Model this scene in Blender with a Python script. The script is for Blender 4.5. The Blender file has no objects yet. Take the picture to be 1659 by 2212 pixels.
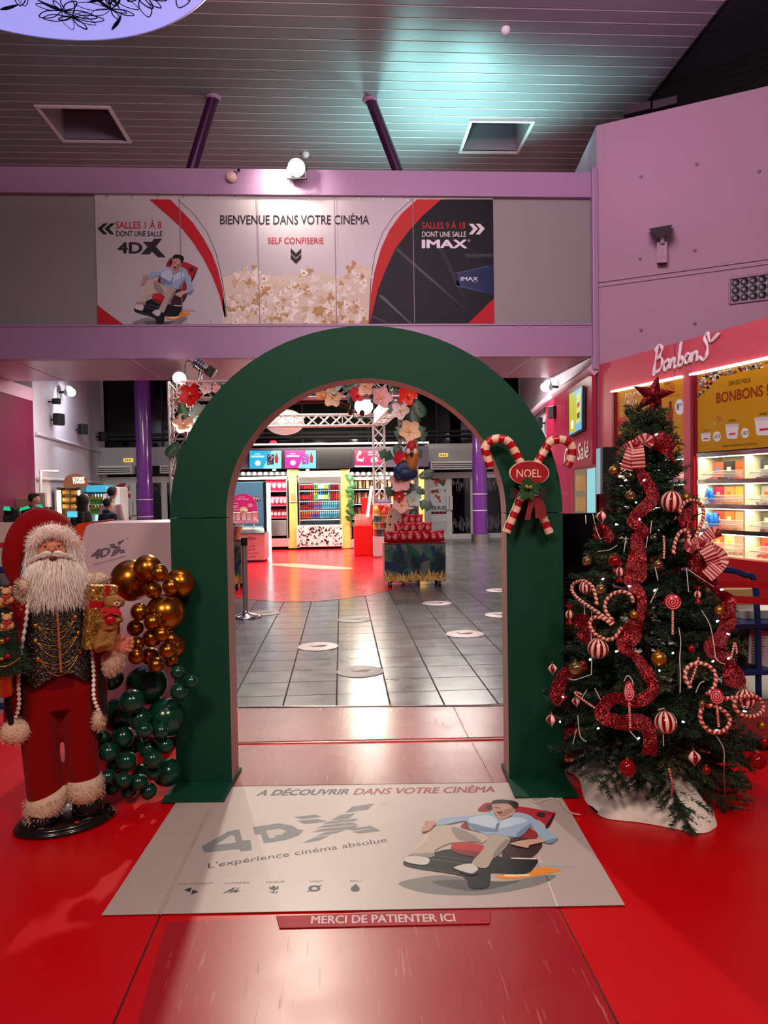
import bpy, bmesh, math, random
from mathutils import Vector, Matrix, noise as mnoise
R = random.Random(7)
V = Vector
scene = bpy.context.scene
COL = scene.collection

# ------------------------------------------------------------------ camera
H = 1.55                      # eye height
FPX = 1550.0                  # focal length in pixels of the 1659 x 2212 frame
YAW, PITCH, ROLL = math.atan(91.5 / FPX), math.atan(44.5 / FPX), 0.016
fw = V((math.sin(YAW) * math.cos(PITCH), math.cos(YAW) * math.cos(PITCH), -math.sin(PITCH)))
r0 = V((math.cos(YAW), -math.sin(YAW), 0))
u0 = r0.cross(fw)
cr = r0 * math.cos(ROLL) - u0 * math.sin(ROLL)
cu = u0 * math.cos(ROLL) + r0 * math.sin(ROLL)
EYE = V((0, 0, H))
cam = bpy.data.cameras.new('camera')
cam_ob = bpy.data.objects.new('camera', cam)
COL.objects.link(cam_ob)
cam.sensor_fit = 'HORIZONTAL'
cam.sensor_width = 36
cam.lens = FPX * 36 / 1659
cam.clip_start, cam.clip_end = 0.05, 200
mw = Matrix.Identity(4)
for i in range(3):
    mw[i][0], mw[i][1], mw[i][2], mw[i][3] = cr[i], cu[i], -fw[i], EYE[i]
cam_ob.matrix_world = mw
scene.camera = cam_ob

# ------------------------------------------------------------------ colour management, world
scene.view_settings.view_transform = 'Standard'
scene.view_settings.look = 'None'
scene.view_settings.exposure = 0.0
scene.view_settings.gamma = 1
scene.view_settings.use_curve_mapping = False
scene.cycles.max_bounces = 6
scene.cycles.diffuse_bounces = 3
scene.cycles.glossy_bounces = 3
scene.cycles.transmission_bounces = 4
scene.cycles.transparent_max_bounces = 6
scene.cycles.sample_clamp_indirect = 3.0
scene.cycles.use_denoising = True
scene.cycles.caustics_reflective = False
scene.cycles.caustics_refractive = False
w = bpy.data.worlds.new('world')
scene.world = w
w.use_nodes = True
w.node_tree.nodes['Background'].inputs[0].default_value = (0.62, 0.42, 0.5, 1)
w.node_tree.nodes['Background'].inputs[1].default_value = 0.10


def light(kind, name, loc, target, energy, color=(1, 1, 1), size=0.5, angle=90, blend=0.5, size_y=None):
    d = bpy.data.lights.new(name, kind)
    d.energy, d.color = energy, color
    if kind == 'AREA':
        d.size = size
        if size_y:
            d.shape, d.size_y = 'RECTANGLE', size_y
    else:
        d.shadow_soft_size = size
    if kind == 'SPOT':
        d.spot_size, d.spot_blend = math.radians(angle), blend
    o = bpy.data.objects.new(name, d)
    COL.objects.link(o)
    o.location = loc
    if target is not None:
        o.rotation_euler = (V(target) - V(loc)).to_track_quat('-Z', 'Y').to_euler()
    return o


# house lights of the lobby (unseen key lights over the near floor, floods on the balcony beam, uplights)
light('AREA', 'lobby_key_light', (-1.6, -1.2, 4.9), (-0.3, 3.4, 0.7), 150, (1.0, 0.84, 0.7), 1.0)  # unseen key from the upper left, set frontal to lift the figure
light('AREA', 'lobby_key_light', (1.9, -0.6, 5.2), (1.3, 3.6, 0.8), 150, (1.0, 0.84, 0.72), 0.9)  # unseen key added to brighten the fir side
light('SPOT', 'beam_flood_light', (-0.78, 11.75, 7.15), (-0.3, 2.0, 0.0), 1700, (1.0, 0.9, 0.74), 0.12, 80, 0.6)
light('SPOT', 'beam_wash_light', (-0.78, 11.75, 6.98), (-0.78, 12.3, 6.76), 170, (1.0, 0.93, 0.82), 0.08, 130, 1.0)
light('SPOT', 'teal_uplight', (2.7, 14.3, 6.2), (2.7, 13.0, 8.7), 1000, (0.42, 1.0, 0.93), 0.2, 100, 1.0)
light('SPOT', 'teal_uplight', (1.5, 14.4, 6.6), (1.1, 14.2, 8.7), 380, (0.42, 1.0, 0.93), 0.12, 130, 1.0)
light('AREA', 'mauve_wash_light', (0.0, 4.0, 7.9), (0.5, 12.5, 5.4), 300, (1.0, 0.75, 0.92), 2.0)
light('AREA', 'mauve_wash_light', (2.0, 5.0, 6.8), (5.4, 11.6, 5.6), 215, (1.0, 0.68, 0.86), 1.2)
light('SPOT', 'amber_uplight', (-1.0, 7.0, 4.0), (-0.5, 9.3, 8.7), 120, (1.0, 0.6, 0.35), 0.2, 80, 1.0)
light('SPOT', 'violet_uplight', (3.6, 8.5, 4.5), (4.8, 10.8, 8.7), 150, (0.75, 0.4, 1.0), 0.2, 90, 1.0)
light('SPOT', 'arch_downlight', (0.3, 1.6, 6.2), (0.15, 3.8, 2.3), 420, (1.0, 0.86, 0.7), 0.2, 30, 1.0)
# beneath the balcony, over the tiles and in the kiosk
light('AREA', 'hall_ceiling_light', (-1.2, 15.8, 4.6), (-0.6, 15.0, 0), 360, (1.0, 0.93, 0.82), 2.5)
light('AREA', 'hall_ceiling_light', (2.6, 17.5, 4.6), (2.4, 16.5, 0), 300, (1.0, 0.93, 0.85), 2.0)
light('AREA', 'kiosk_light', (-0.2, 18.6, 3.0), (-0.2, 20.0, 0.6), 170, (1.0, 0.9, 0.72), 3.4, size_y=0.4)
light('AREA', 'left_hall_light', (-4.8, 15.2, 3.7), (-5.6, 16.2, 0.8), 80, (1.0, 0.9, 0.85), 1.5)


# ------------------------------------------------------------------ pixel measuring helpers
def ray(px, py):
    return fw * FPX + cr * (px - 829.5) - cu * (py - 1106.0)


def A(px, py, Y):
    d = ray(px, py)
    return EYE + d * (Y / d.y)


def G(px, py, z=0.0):
    d = ray(px, py)
    return EYE + d * ((z - H) / d.z)


def W(px, py, p0, n):
    d = ray(px, py)
    return EYE + d * ((p0 - EYE).dot(n) / d.dot(n))


# ------------------------------------------------------------------ materials
def C(h):
    h = h.lstrip('#')
    c = [int(h[i:i + 2], 16) / 255 for i in (0, 2, 4)]
    return tuple((x / 12.92 if x <= 0.04045 else ((x + 0.055) / 1.055) ** 2.4) for x in c) + (1,)


MATS = {}


def mat(name, col='#808080', rough=0.5, metal=0.0, emis=None, es=0.0, trans=0.0, alpha=1.0, coat=0.0, bump=0.0,
        bs=60.0, var=0.08, vs=6.0, sheen=0.0, ior=1.45, spec=0.5):
    if name in MATS:
        return MATS[name]
    m = bpy.data.materials.new(name)
    m.use_nodes = True
    nt = m.node_tree
    N, L = nt.nodes, nt.links
    b = N['Principled BSDF']
    c = C(col) if isinstance(col, str) else tuple(col)
    b.inputs['Base Color'].default_value = c
    b.inputs['Roughness'].default_value = rough
    b.inputs['Metallic'].default_value = metal
    b.inputs['IOR'].default_value = ior
    b.inputs['Specular IOR Level'].default_value = spec
    b.inputs['Transmission Weight'].default_value = trans
    b.inputs['Alpha'].default_value = alpha
    b.inputs['Coat Weight'].default_value = coat
    b.inputs['Sheen Weight'].default_value = sheen
    if emis:
        b.inputs['Emission Color'].default_value = C(emis)
        b.inputs['Emission Strength'].default_value = es
    if var or bump:
        tc = N.new('ShaderNodeTexCoord')
    if var:
        nz = N.new('ShaderNodeTexNoise')
        nz.inputs['Scale'].default_value = vs
        nz.inputs['Detail'].default_value = 3
        L.new(tc.outputs['Object'], nz.inputs['Vector'])
        mx = N.new('ShaderNodeMix')
        mx.data_type = 'RGBA'
        mx.inputs[6].default_value = tuple(min(1, x * (1 - var)) for x in c[:3]) + (1,)
        mx.inputs[7].default_value = tuple(min(1, x * (1 + var)) for x in c[:3]) + (1,)
        L.new(nz.outputs['Fac'], mx.inputs[0])
        L.new(mx.outputs[2], b.inputs['Base Color'])
    if bump:
        n2 = N.new('ShaderNodeTexNoise')
        n2.inputs['Scale'].default_value = bs
        n2.inputs['Detail'].default_value = 4
        L.new(tc.outputs['Object'], n2.inputs['Vector'])
        bp = N.new('ShaderNodeBump')
        bp.inputs['Strength'].default_value = bump
        bp.inputs['Distance'].default_value = 0.01
        L.new(n2.outputs['Fac'], bp.inputs['Height'])
        L.new(bp.outputs['Normal'], b.inputs['Normal'])
    MATS[name] = m
    return m


def flat(col, rough=0.6):
    return mat('print_' + col.strip('#') + ('' if rough == 0.6 else '_%d' % (rough * 100)), col, rough, var=0.05, vs=30, spec=0.2)


def glow(col, s):
    return mat('glow_%s_%g' % (col.strip('#'), s), '#0a0a0a', 0.3, emis=col, es=s, var=0)


def nodes(m):
    return m.node_tree.nodes, m.node_tree.links, m.node_tree.nodes['Principled BSDF']


# ------------------------------------------------------------------ mesh builder
class MB:
    def __init__(s):
        s.v, s.f, s.m, s.s = [], [], [], []

    def add(s, vs, fs, mi=0, smooth=False, M=None):
        b = len(s.v)
        s.v += [tuple(M @ V(p)) if M is not None else tuple(p) for p in vs]
        for i, f in enumerate(fs):
            s.f.append(tuple(b + k for k in f))
            s.m.append(mi[i] if isinstance(mi, (list, tuple)) else mi)
            s.s.append(smooth)
        return s

    def box(s, c, d, mi=0, M=None, bev=0.0, seg=2):
        x, y, z = d[0] / 2, d[1] / 2, d[2] / 2
        c = V(c)
        if bev:
            bm = bmesh.new()
            bmesh.ops.create_cube(bm, size=1)
            for v in bm.verts:
                v.co = V((v.co.x * d[0], v.co.y * d[1], v.co.z * d[2]))
            bmesh.ops.bevel(bm, geom=bm.edges[:], offset=min(bev, min(d) * 0.49), segments=seg, profile=0.5, affect='EDGES')
            bm.verts.index_update()
            s.add([v.co + c for v in bm.verts], [[v.index for v in f.verts] for f in bm.faces], mi, False, M)
            bm.free()
            return s
        vs = [c + V((i * x, j * y, k * z)) for k in (-1, 1) for j in (-1, 1) for i in (-1, 1)]
        return s.add(vs, [(0, 2, 3, 1), (4, 5, 7, 6), (0, 1, 5, 4), (2, 6, 7, 3), (0, 4, 6, 2), (1, 3, 7, 5)], mi, False, M)

    def hexa(s, a, b, mi=0):
        """solid between two quads a and b (4 points each)"""
        return s.add(list(a) + list(b), [(0, 1, 2, 3), (7, 6, 5, 4), (0, 4, 5, 1), (1, 5, 6, 2), (2, 6, 7, 3), (3, 7, 4, 0)], mi)

    def poly(s, pts, mi=0):
        return s.add(pts, [tuple(range(len(pts)))], mi)

    def prism(s, pts, ext, mi=0, smooth=False, side=None):
        n = len(pts)
        ext = V(ext)
        vs = [V(p) for p in pts] + [V(p) + ext for p in pts]
        s.add(vs, [tuple(range(n)), tuple(range(2 * n - 1, n - 1, -1))], mi)
        s.add(vs, [(i, (i + 1) % n, n + (i + 1) % n, n + i) for i in range(n)], mi if side is None else side, smooth)
        return s

    def tube(s, pts, r, n=8, mi=0, closed=False, cap=True, stripe=None, smooth=True, flatten=None):
        pts = [V(p) for p in pts]
        k = len(pts)
        rr = r if isinstance(r, (list, tuple)) else [r] * k
        T = []
        for i in range(k):
            a = pts[(i - 1) % k] if (closed or i > 0) else pts[i]
            b = pts[(i + 1) % k] if (closed or i < k - 1) else pts[i]
            t = b - a
            T.append(t.normalized() if t.length > 1e-9 else V((0, 0, 1)))
        up = V((0, 0, 1)) if abs(T[0].z) < 0.9 else V((0, 1, 0))
        nr = (up - T[0] * up.dot(T[0])).normalized()
        b0, vs = len(s.v), []
        for i in range(k):
            nr = (nr - T[i] * nr.dot(T[i]))
            nr = nr.normalized() if nr.length > 1e-9 else T[i].orthogonal().normalized()
            bn = T[i].cross(nr)
            f1, f2 = flatten if flatten else (1, 1)
            for j in range(n):
                a = 2 * math.pi * j / n
                vs.append(pts[i] + (nr * math.cos(a) * f1 + bn * math.sin(a) * f2) * rr[i])
        fs, ms = [], []
        for i in range(k if closed else k - 1):
            for j in range(n):
                i2 = (i + 1) % k
                fs.append((i * n + j, i * n + (j + 1) % n, i2 * n + (j + 1) % n, i2 * n + j))
                ms.append(stripe(i, j) if stripe else mi)
        s.add(vs, fs, ms, smooth)
        if cap and not closed:
            s.add(vs[:n], [tuple(range(n - 1, -1, -1))], ms[0])
            s.add(vs[-n:], [tuple(range(n))], ms[-1])
        return s

    def cyl(s, p0, p1, r0, r1=None, n=16, mi=0, cap=True, smooth=True):
        return s.tube([p0, p1], [r0, r0 if r1 is None else r1], n, mi, cap=cap, smooth=smooth)

    def lathe(s, prof, c=(0, 0, 0), n=24, mi=0, M=None, smooth=True, mfun=None):
        """prof: (radius, z) pairs"""
        c = V(c)
        k = len(prof)
        vs = [c + V((p[0] * math.cos(2 * math.pi * j / n), p[0] * math.sin(2 * math.pi * j / n), p[1])) for p in prof for j in range(n)]
        fs = [(i * n + j, i * n + (j + 1) % n, (i + 1) * n + (j + 1) % n, (i + 1) * n + j) for i in range(k - 1) for j in range(n)]
        ms = [mfun(i, j) if mfun else mi for i in range(k - 1) for j in range(n)]
        return s.add(vs, fs, ms, smooth, M)

    def sphere(s, c, r, nu=20, nv=12, mi=0, M=None, mfun=None):
        rx, ry, rz = (r, r, r) if isinstance(r, (int, float)) else r
        c = V(c)
        vs = [c + V((rx * math.sin(math.pi * i / nv) * math.cos(2 * math.pi * j / nu), ry * math.sin(math.pi * i / nv) * math.sin(2 * math.pi * j / nu), rz * math.cos(math.pi * i / nv))) for i in range(nv + 1) for j in range(nu)]
        fs, ms = [], []
        for i in range(nv):
            for j in range(nu):
                a, b, c2, d = i * nu + j, i * nu + (j + 1) % nu, (i + 1) * nu + (j + 1) % nu, (i + 1) * nu + j
                fs.append((a, d, c2, b))
                ms.append(mfun(i, j) if mfun else mi)
        return s.add(vs, fs, ms, True, M)

    def loft(s, rings, mi=0, cap=True, smooth=True, closed=True):
        n = len(rings[0])
        vs = [V(p) for r in rings for p in r]
        m = n if closed else n - 1
        s.add(vs, [(i * n + j, i * n + (j + 1) % n, (i + 1) * n + (j + 1) % n, (i + 1) * n + j) for i in range(len(rings) - 1) for j in range(m)], mi, smooth)
        if cap and closed:
            s.add(rings[0], [tuple(range(n - 1, -1, -1))], mi)
            s.add(rings[-1], [tuple(range(n))], mi)
        return s

    def mesh(s, name, mats):
        me = bpy.data.meshes.new(name)
        me.from_pydata(s.v, [], s.f)
        for m in mats if isinstance(mats, (list, tuple)) else [mats]:
            me.materials.append(m)
        me.polygons.foreach_set('material_index', s.m)
        me.polygons.foreach_set('use_smooth', s.s)
        me.update()
        return me

    def build(s, name, mats, parent=None, fix=False):
        me = s.mesh(name, mats)
        if fix:
            bm = bmesh.new()
            bm.from_mesh(me)
            bmesh.ops.remove_doubles(bm, verts=bm.verts, dist=1e-5)
            bmesh.ops.recalc_face_normals(bm, faces=bm.faces)
            bm.to_mesh(me)
            bm.free()
        o = bpy.data.objects.new(name, me)
        COL.objects.link(o)
        if parent is not None:
            o.parent = parent
            o.matrix_parent_inverse = WM.get(parent.name, Matrix.Identity(4)).inverted()
        return o


WM = {}


def tag(o, label=None, cat=None, group=None, kind=None):
    for k, v in (('label', label), ('category', cat), ('group', group), ('kind', kind)):
        if v:
            o[k] = v
    return o


def empty(name, loc=(0, 0, 0), label=None, cat=None, group=None):
    o = bpy.data.objects.new(name, None)
    o.empty_display_size = 0.1
    COL.objects.link(o)
    o.location = loc
    WM[o.name] = Matrix.Translation(V(loc))
    return tag(o, label, cat, group)


def struct(mb, name, mats, parent=None, fix=False):
    o = mb.build(name, mats, parent, fix)
    if parent is None:
        o['kind'] = 'structure'
    return o


def copy_tree(o, parent=None):
    c = o.copy()
    COL.objects.link(c)
    if parent is not None:
        c.parent = parent
    for ch in [x for x in KIDS.get(o.name, [])]:
        copy_tree(ch, c)
    return c


KIDS = {}


def index_kids():
    KIDS.clear()
    for o in bpy.data.objects:
        if o.parent is not None:
            KIDS.setdefault(o.parent.name, []).append(o)


def place(o, loc, rz=0.0, scale=None, rot=None):
    o.location = loc
    o.rotation_euler = rot if rot is not None else (0, 0, rz)
    if scale:
        o.scale = (scale,) * 3 if isinstance(scale, (int, float)) else scale
    return o


def remesh(o, voxel, it=4):
    m = o.modifiers.new('remesh', 'REMESH')
    m.mode, m.voxel_size, m.use_smooth_shade = 'VOXEL', voxel, True
    if it:
        s2 = o.modifiers.new('smooth', 'SMOOTH')
        s2.iterations, s2.factor = it, 0.5
    return o


def cat_rom(pts, n=6, closed=False):
    pts = [V(p) for p in pts]
    k, out = len(pts), []
    for i in range(k if closed else k - 1):
        g = lambda q: pts[q % k] if closed else pts[max(0, min(k - 1, q))]
        a, b, c, d = g(i - 1), g(i), g(i + 1), g(i + 2)
        for j in range(n):
            t = j / n
            out.append(0.5 * ((2 * b) + (c - a) * t + (2 * a - 5 * b + 4 * c - d) * t * t + (3 * b - a - 3 * c + d) * t ** 3))
    if not closed:
        out.append(pts[-1])
    return out


_TX = {}


def text_geo(s, bold=0.0):
    k = (s, bold)
    if k not in _TX:
        cu_ = bpy.data.curves.new('lettering', 'FONT')
        cu_.body, cu_.size, cu_.offset, cu_.resolution_u = s, 1.0, bold, 3
        o = bpy.data.objects.new('lettering', cu_)
        COL.objects.link(o)
        dg = bpy.context.evaluated_depsgraph_get()
        me = bpy.data.meshes.new_from_object(o.evaluated_get(dg))
        vs = [(v.co.x, v.co.y) for v in me.vertices]
        fs = [tuple(p.vertices) for p in me.polygons]
        bpy.data.objects.remove(o)
        bpy.data.meshes.remove(me)
        bpy.data.curves.remove(cu_)
        xs = [p[0] for p in vs]
        _TX[k] = (vs, fs, min(xs), max(xs))
    return _TX[k]


CAP = 0.73


def txt(mb, s, o, ex, ey, mi=0, bold=0.0, lift=None):
    """flat lettering: baseline from o to ex, capital height up to ey"""
    vs, fs, x0, x1 = text_geo(s)
    o, ex, ey = V(o), V(ex), V(ey)
    a, b = ex - o, ey - o
    nrm = a.cross(b).normalized()
    k = bold * 0.7
    for i, (dx, dy) in enumerate(((0, 0), (-k, 0), (k, 0), (0, k * .7), (0, -k * .7)) if bold else ((0, 0),)):
        mb.add([o + a * ((x + dx - x0) / (x1 - x0)) + b * ((y + dy) / CAP) + nrm * (i * 2e-5) for x, y in vs], fs, mi)
    return mb


ORD = 'zero first second third fourth fifth sixth seventh eighth ninth tenth eleventh twelfth thirteenth fourteenth fifteenth sixteenth seventeenth eighteenth nineteenth twentieth'.split()


def nth(i):
    if i < len(ORD):
        return ORD[i]
    return ('twenty-' + ORD[i - 20]) if i < 30 else ('thirty-' + ORD[i - 30] if i > 30 else 'thirtieth') if i < 40 else '%dth' % i
# ================================================================== structure
M_mauve = mat('mauve_paint', '#a07d9a', 0.42, var=0.04, vs=1.5, bump=0.06, bs=40)
M_mauvewall = mat('mauve_concrete', '#a58292', 0.7, var=0.07, vs=0.9, bump=0.15, bs=25)
M_pale = mat('pale_lavender_concrete', '#c3bccb', 0.65, var=0.06, vs=1.2, bump=0.15, bs=30)
M_magenta = mat('magenta_paint', '#6a1a3c', 0.5, var=0.05, vs=2)
M_greypanel = mat('grey_metal_panel', '#8a8480', 0.55, 0.1, var=0.05, vs=2)
M_plank = mat('ceiling_plank_metal', '#8c878c', 0.42, 0.25, var=0.07, vs=0.7)
M_plankgap = mat('ceiling_plank_edge', '#cfc4c4', 0.5, var=0.03)
M_white = mat('white_paint', '#d9d4d2', 0.5, var=0.04)
M_grey = mat('light_grey_metal', '#a3a4a6', 0.4, 0.2, var=0.05)
M_darkglass = mat('dark_glass', '#07080c', 0.06, var=0)
M_black = mat('black_plastic', '#0c0c0e', 0.35, var=0.1)
M_purple = mat('purple_gloss', '#6a2f86', 0.18, var=0.05, coat=0.4)
M_strut = mat('strut_plum', '#3a0d35', 0.3, var=0.05)
M_chrome = mat('chrome', '#c8c8c8', 0.12, 1.0, var=0.03)
M_steel = mat('brushed_steel', '#a9a6a2', 0.3, 0.9, var=0.06, vs=20)
M_alu = mat('truss_aluminium', '#c9c4c2', 0.32, 0.6, var=0.05)


def floor_red_mat(name, col, rough, scratch, col2):
    m = mat(name, col, rough, var=0)
    N, L, b = nodes(m)
    tc = N.new('ShaderNodeTexCoord')
    mp = N.new('ShaderNodeMapping')
    mp.inputs['Scale'].default_value = (1, 1, 1)
    L.new(tc.outputs['Object'], mp.inputs[0])
    n1 = N.new('ShaderNodeTexNoise'); n1.inputs['Scale'].default_value = 2.2; n1.inputs['Detail'].default_value = 6
    L.new(mp.outputs[0], n1.inputs['Vector'])
    # fine scuffs: stretched noise in two directions
    fac = None
    for ang, sc in ((0.5, (60, 5, 1)), (-0.7, (50, 4, 1)), (1.45, (70, 3.5, 1))):
        mm = N.new('ShaderNodeMapping'); mm.inputs['Rotation'].default_value = (0, 0, ang); mm.inputs['Scale'].default_value = sc
        L.new(tc.outputs['Object'], mm.inputs[0])
        nn = N.new('ShaderNodeTexNoise'); nn.inputs['Scale'].default_value = 1.0; nn.inputs['Detail'].default_value = 3
        L.new(mm.outputs[0], nn.inputs['Vector'])
        rp = N.new('ShaderNodeMapRange'); rp.inputs[1].default_value = 0.66; rp.inputs[2].default_value = 0.78
        L.new(nn.outputs['Fac'], rp.inputs[0])
        if fac is None:
            fac = rp.outputs[0]
        else:
            mxm = N.new('ShaderNodeMath'); mxm.operation = 'MAXIMUM'
            L.new(fac, mxm.inputs[0]); L.new(rp.outputs[0], mxm.inputs[1]); fac = mxm.outputs[0]
    ml = N.new('ShaderNodeMath'); ml.operation = 'MULTIPLY'; ml.inputs[1].default_value = scratch
    L.new(fac, ml.inputs[0])
    mx = N.new('ShaderNodeMix'); mx.data_type = 'RGBA'
    mx.inputs[6].default_value = C(col); mx.inputs[7].default_value = C(col2)
    L.new(ml.outputs[0], mx.inputs[0])
    L.new(mx.outputs[2], b.inputs['Base Color'])
    r1 = N.new('ShaderNodeMapRange'); r1.inputs[3].default_value = rough * 0.7; r1.inputs[4].default_value = rough * 1.35
    L.new(n1.outputs['Fac'], r1.inputs[0])
    ad = N.new('ShaderNodeMath'); ad.operation = 'ADD'
    m2 = N.new('ShaderNodeMath'); m2.operation = 'MULTIPLY'; m2.inputs[1].default_value = 0.25
    L.new(ml.outputs[0], m2.inputs[0]); L.new(r1.outputs[0], ad.inputs[0]); L.new(m2.outputs[0], ad.inputs[1])
    L.new(ad.outputs[0], b.inputs['Roughness'])
    bp = N.new('ShaderNodeBump'); bp.inputs['Strength'].default_value = 0.08; bp.inputs['Distance'].default_value = 0.004
    L.new(n1.outputs['Fac'], bp.inputs['Height']); L.new(bp.outputs['Normal'], b.inputs['Normal'])
    return m


M_floor = floor_red_mat('red_vinyl', '#c4000c', 0.32, 0.1, '#d8303a')
M_runner = floor_red_mat('scuffed_red_vinyl', '#9c0f1e', 0.31, 0.55, '#c98a7c')
M_sheet = floor_red_mat('scratched_red_vinyl_sheen', '#8d4542', 0.26, 0.5, '#c9a08e')  # red vinyl; the rose tint paints in reflected lamp light


def tile_mat():
    m = mat('grey_floor_tile', '#55565a', 0.2, var=0)
    N, L, b = nodes(m)
    tc = N.new('ShaderNodeTexCoord')
    br = N.new('ShaderNodeTexBrick')
    br.offset = 0; br.squash = 1
    mp = N.new('ShaderNodeMapping'); mp.inputs['Location'].default_value = (0.062, -0.02, 0)
    L.new(tc.outputs['Object'], mp.inputs[0]); L.new(mp.outputs[0], br.inputs['Vector'])
    br.inputs['Scale'].default_value = 1.0
    br.inputs['Brick Width'].default_value = 0.39
    br.inputs['Row Height'].default_value = 0.39
    br.inputs['Mortar Size'].default_value = 0.0068
    br.inputs['Mortar Smooth'].default_value = 0.1
    br.inputs['Color1'].default_value = C('#6e6c6b'); br.inputs['Color2'].default_value = C('#605f60')
    br.inputs['Mortar'].default_value = C('#26262a')
    nz = N.new('ShaderNodeTexNoise'); nz.inputs['Scale'].default_value = 5; nz.inputs['Detail'].default_value = 6
    L.new(tc.outputs['Object'], nz.inputs['Vector'])
    mx = N.new('ShaderNodeMix'); mx.data_type = 'RGBA'; mx.blend_type = 'MULTIPLY'; mx.inputs[0].default_value = 0.35
    L.new(br.outputs['Color'], mx.inputs[6]); L.new(nz.outputs['Fac'], mx.inputs[7]); L.new(mx.outputs[2], b.inputs['Base Color'])
    rr = N.new('ShaderNodeMapRange'); rr.inputs[3].default_value = 0.14; rr.inputs[4].default_value = 0.3
    L.new(nz.outputs['Fac'], rr.inputs[0])
    mr = N.new('ShaderNodeMix'); mr.inputs[3].default_value = 0.9
    L.new(br.outputs['Fac'], mr.inputs[0]); L.new(rr.outputs[0], mr.inputs[2]); L.new(mr.outputs[0], b.inputs['Roughness'])
    bp = N.new('ShaderNodeBump'); bp.inputs['Strength'].default_value = 0.25; bp.inputs['Distance'].default_value = 0.003; bp.invert = True
    L.new(br.outputs['Fac'], bp.inputs['Height']); L.new(bp.outputs['Normal'], b.inputs['Normal'])
    return m


TH = lambda x: 5.10 - 0.07 * x          # edge between the red vinyl and the tiles
b_ = MB().poly([(-9, -3, 0), (9, -3, 0), (9, TH(9), 0), (-9, TH(-9), 0)])
struct(b_, 'floor', M_floor)
b_ = MB().poly([(-11, TH(-11), 0), (9, TH(9), 0), (12, 25, 0), (-12, 25, 0)])
struct(b_, 'floor_tiled', tile_mat())
# red floor patch of the kiosk
pp = [G(*q, z=0.003) for q in ((480, 1286), (540, 1295), (610, 1300), (680, 1299), (740, 1294), (790, 1287), (850, 1273), (890, 1254), (905, 1225), (906, 1190), (900, 1172))]
pp += [V((2.6, 22, 0.003)), V((-4, 22, 0.003)), G(440, 1180, z=0.003), G(440, 1270, z=0.003)]
M_patch = floor_red_mat('kiosk_red_vinyl', '#c9202a', 0.2, 0.25, '#dd6a5a')
struct(MB().poly(pp), 'floor_patch', M_patch)
pc = cat_rom([G(*q, z=0.006) for q in ((585, 1219), (620, 1217), (680, 1220), (755, 1226), (757, 1229), (715, 1230), (660, 1227), (610, 1223))], 5, True)
struct(MB().poly(pc), 'floor_inlay', mat('cream_vinyl', '#d9a98c', 0.25))
# runner of worn vinyl in the middle of the entrance
b_ = MB().poly([(-0.40, -1.0, 0.002), (0.80, -1.0, 0.002), (0.76, 2.6, 0.002), (-0.66, 2.6, 0.002)])
o = struct(b_, 'floor_runner', M_runner)
# scratched sheets at the threshold
sh = MB()
sh.poly([V((-0.80, 4.02, 0.003)), V((0.70, 3.95, 0.003)), V((0.70, 4.40, 0.003)), V((-0.80, 4.47, 0.003))][0:0] or [G(512, 1612, 0.003), G(1018, 1603, 0.003), G(1062, 1690, 0.003), G(500, 1698, 0.003)])
sh.poly([G(1021, 1603, 0.003), G(1090, 1602, 0.003), G(1100, 1690, 0.003), G(1066, 1690, 0.003)])
sh.poly([G(520, 1530, 0.003), G(978, 1527, 0.003), G(1010, 1593, 0.003), G(513, 1603, 0.003)])
sh.poly([G(981, 1527, 0.003), G(1090, 1526, 0.003), G(1092, 1591, 0.003), G(1013, 1593, 0.003)])
struct(sh, 'floor_sheet', M_sheet)
sm = MB()
for a, b2, r in (((512, 1607), (1092, 1597), 0.006), ((505, 1528), (1090, 1524), 0.008), ((1019, 1603), (1063, 1690), 0.004), ((979, 1527), (1011, 1593), 0.004), ((514, 1530), (506, 1600), 0.006)):
    sm.tube([G(*a, z=0.002), G(*b2, z=0.002)], r, 6)
struct(sm, 'trim_1', mat('threshold_strip', '#a38f86', 0.25, 0.6))
sm = MB()
for a, b2 in (((245, 2212), (345, 1980)), ((220, 2270), (245, 2212)), ((1335, 2212), (1205, 1958))):
    sm.tube([G(*a, z=0.0), G(*b2, z=0.0)], 0.0035, 5)
struct(sm, 'trim_2', mat('vinyl_seam', '#3a0508', 0.6))

# ---- ceiling of planks with two recesses
ZC = 8.7
holes = [(-5.41, -4.17, 13.70, 14.93), (2.66, 3.82, 13.98, 15.2)]
PL = 0.28
ys = set()
k = 0
y = 4.0
while y < 24.5:
    ys.add(round(y, 4)); ys.add(round(y + 0.022, 4)); y += PL
for h in holes:
    ys.add(h[2]); ys.add(h[3])
ys = sorted(ys)
xs = sorted([-13.0, 5.8] + [v for h in holes for v in h[:2]])
cb = MB()
for j in range(len(ys) - 1):
    ym = (ys[j] + ys[j + 1]) / 2
    gap = ((ym - 4.0) % PL) < 0.022
    for i in range(len(xs) - 1):
        xm = (xs[i] + xs[i + 1]) / 2
        if any(h[0] < xm < h[1] and h[2] < ym < h[3] for h in holes):
            continue
        z = ZC - (0.006 if gap else 0)
        cb.add([(xs[i], ys[j], z), (xs[i + 1], ys[j], z), (xs[i + 1], ys[j + 1], z), (xs[i], ys[j + 1], z)], [(3, 2, 1, 0)], 1 if gap else 0)
ceil = struct(cb, 'ceiling', [M_plank, M_plankgap])
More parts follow.
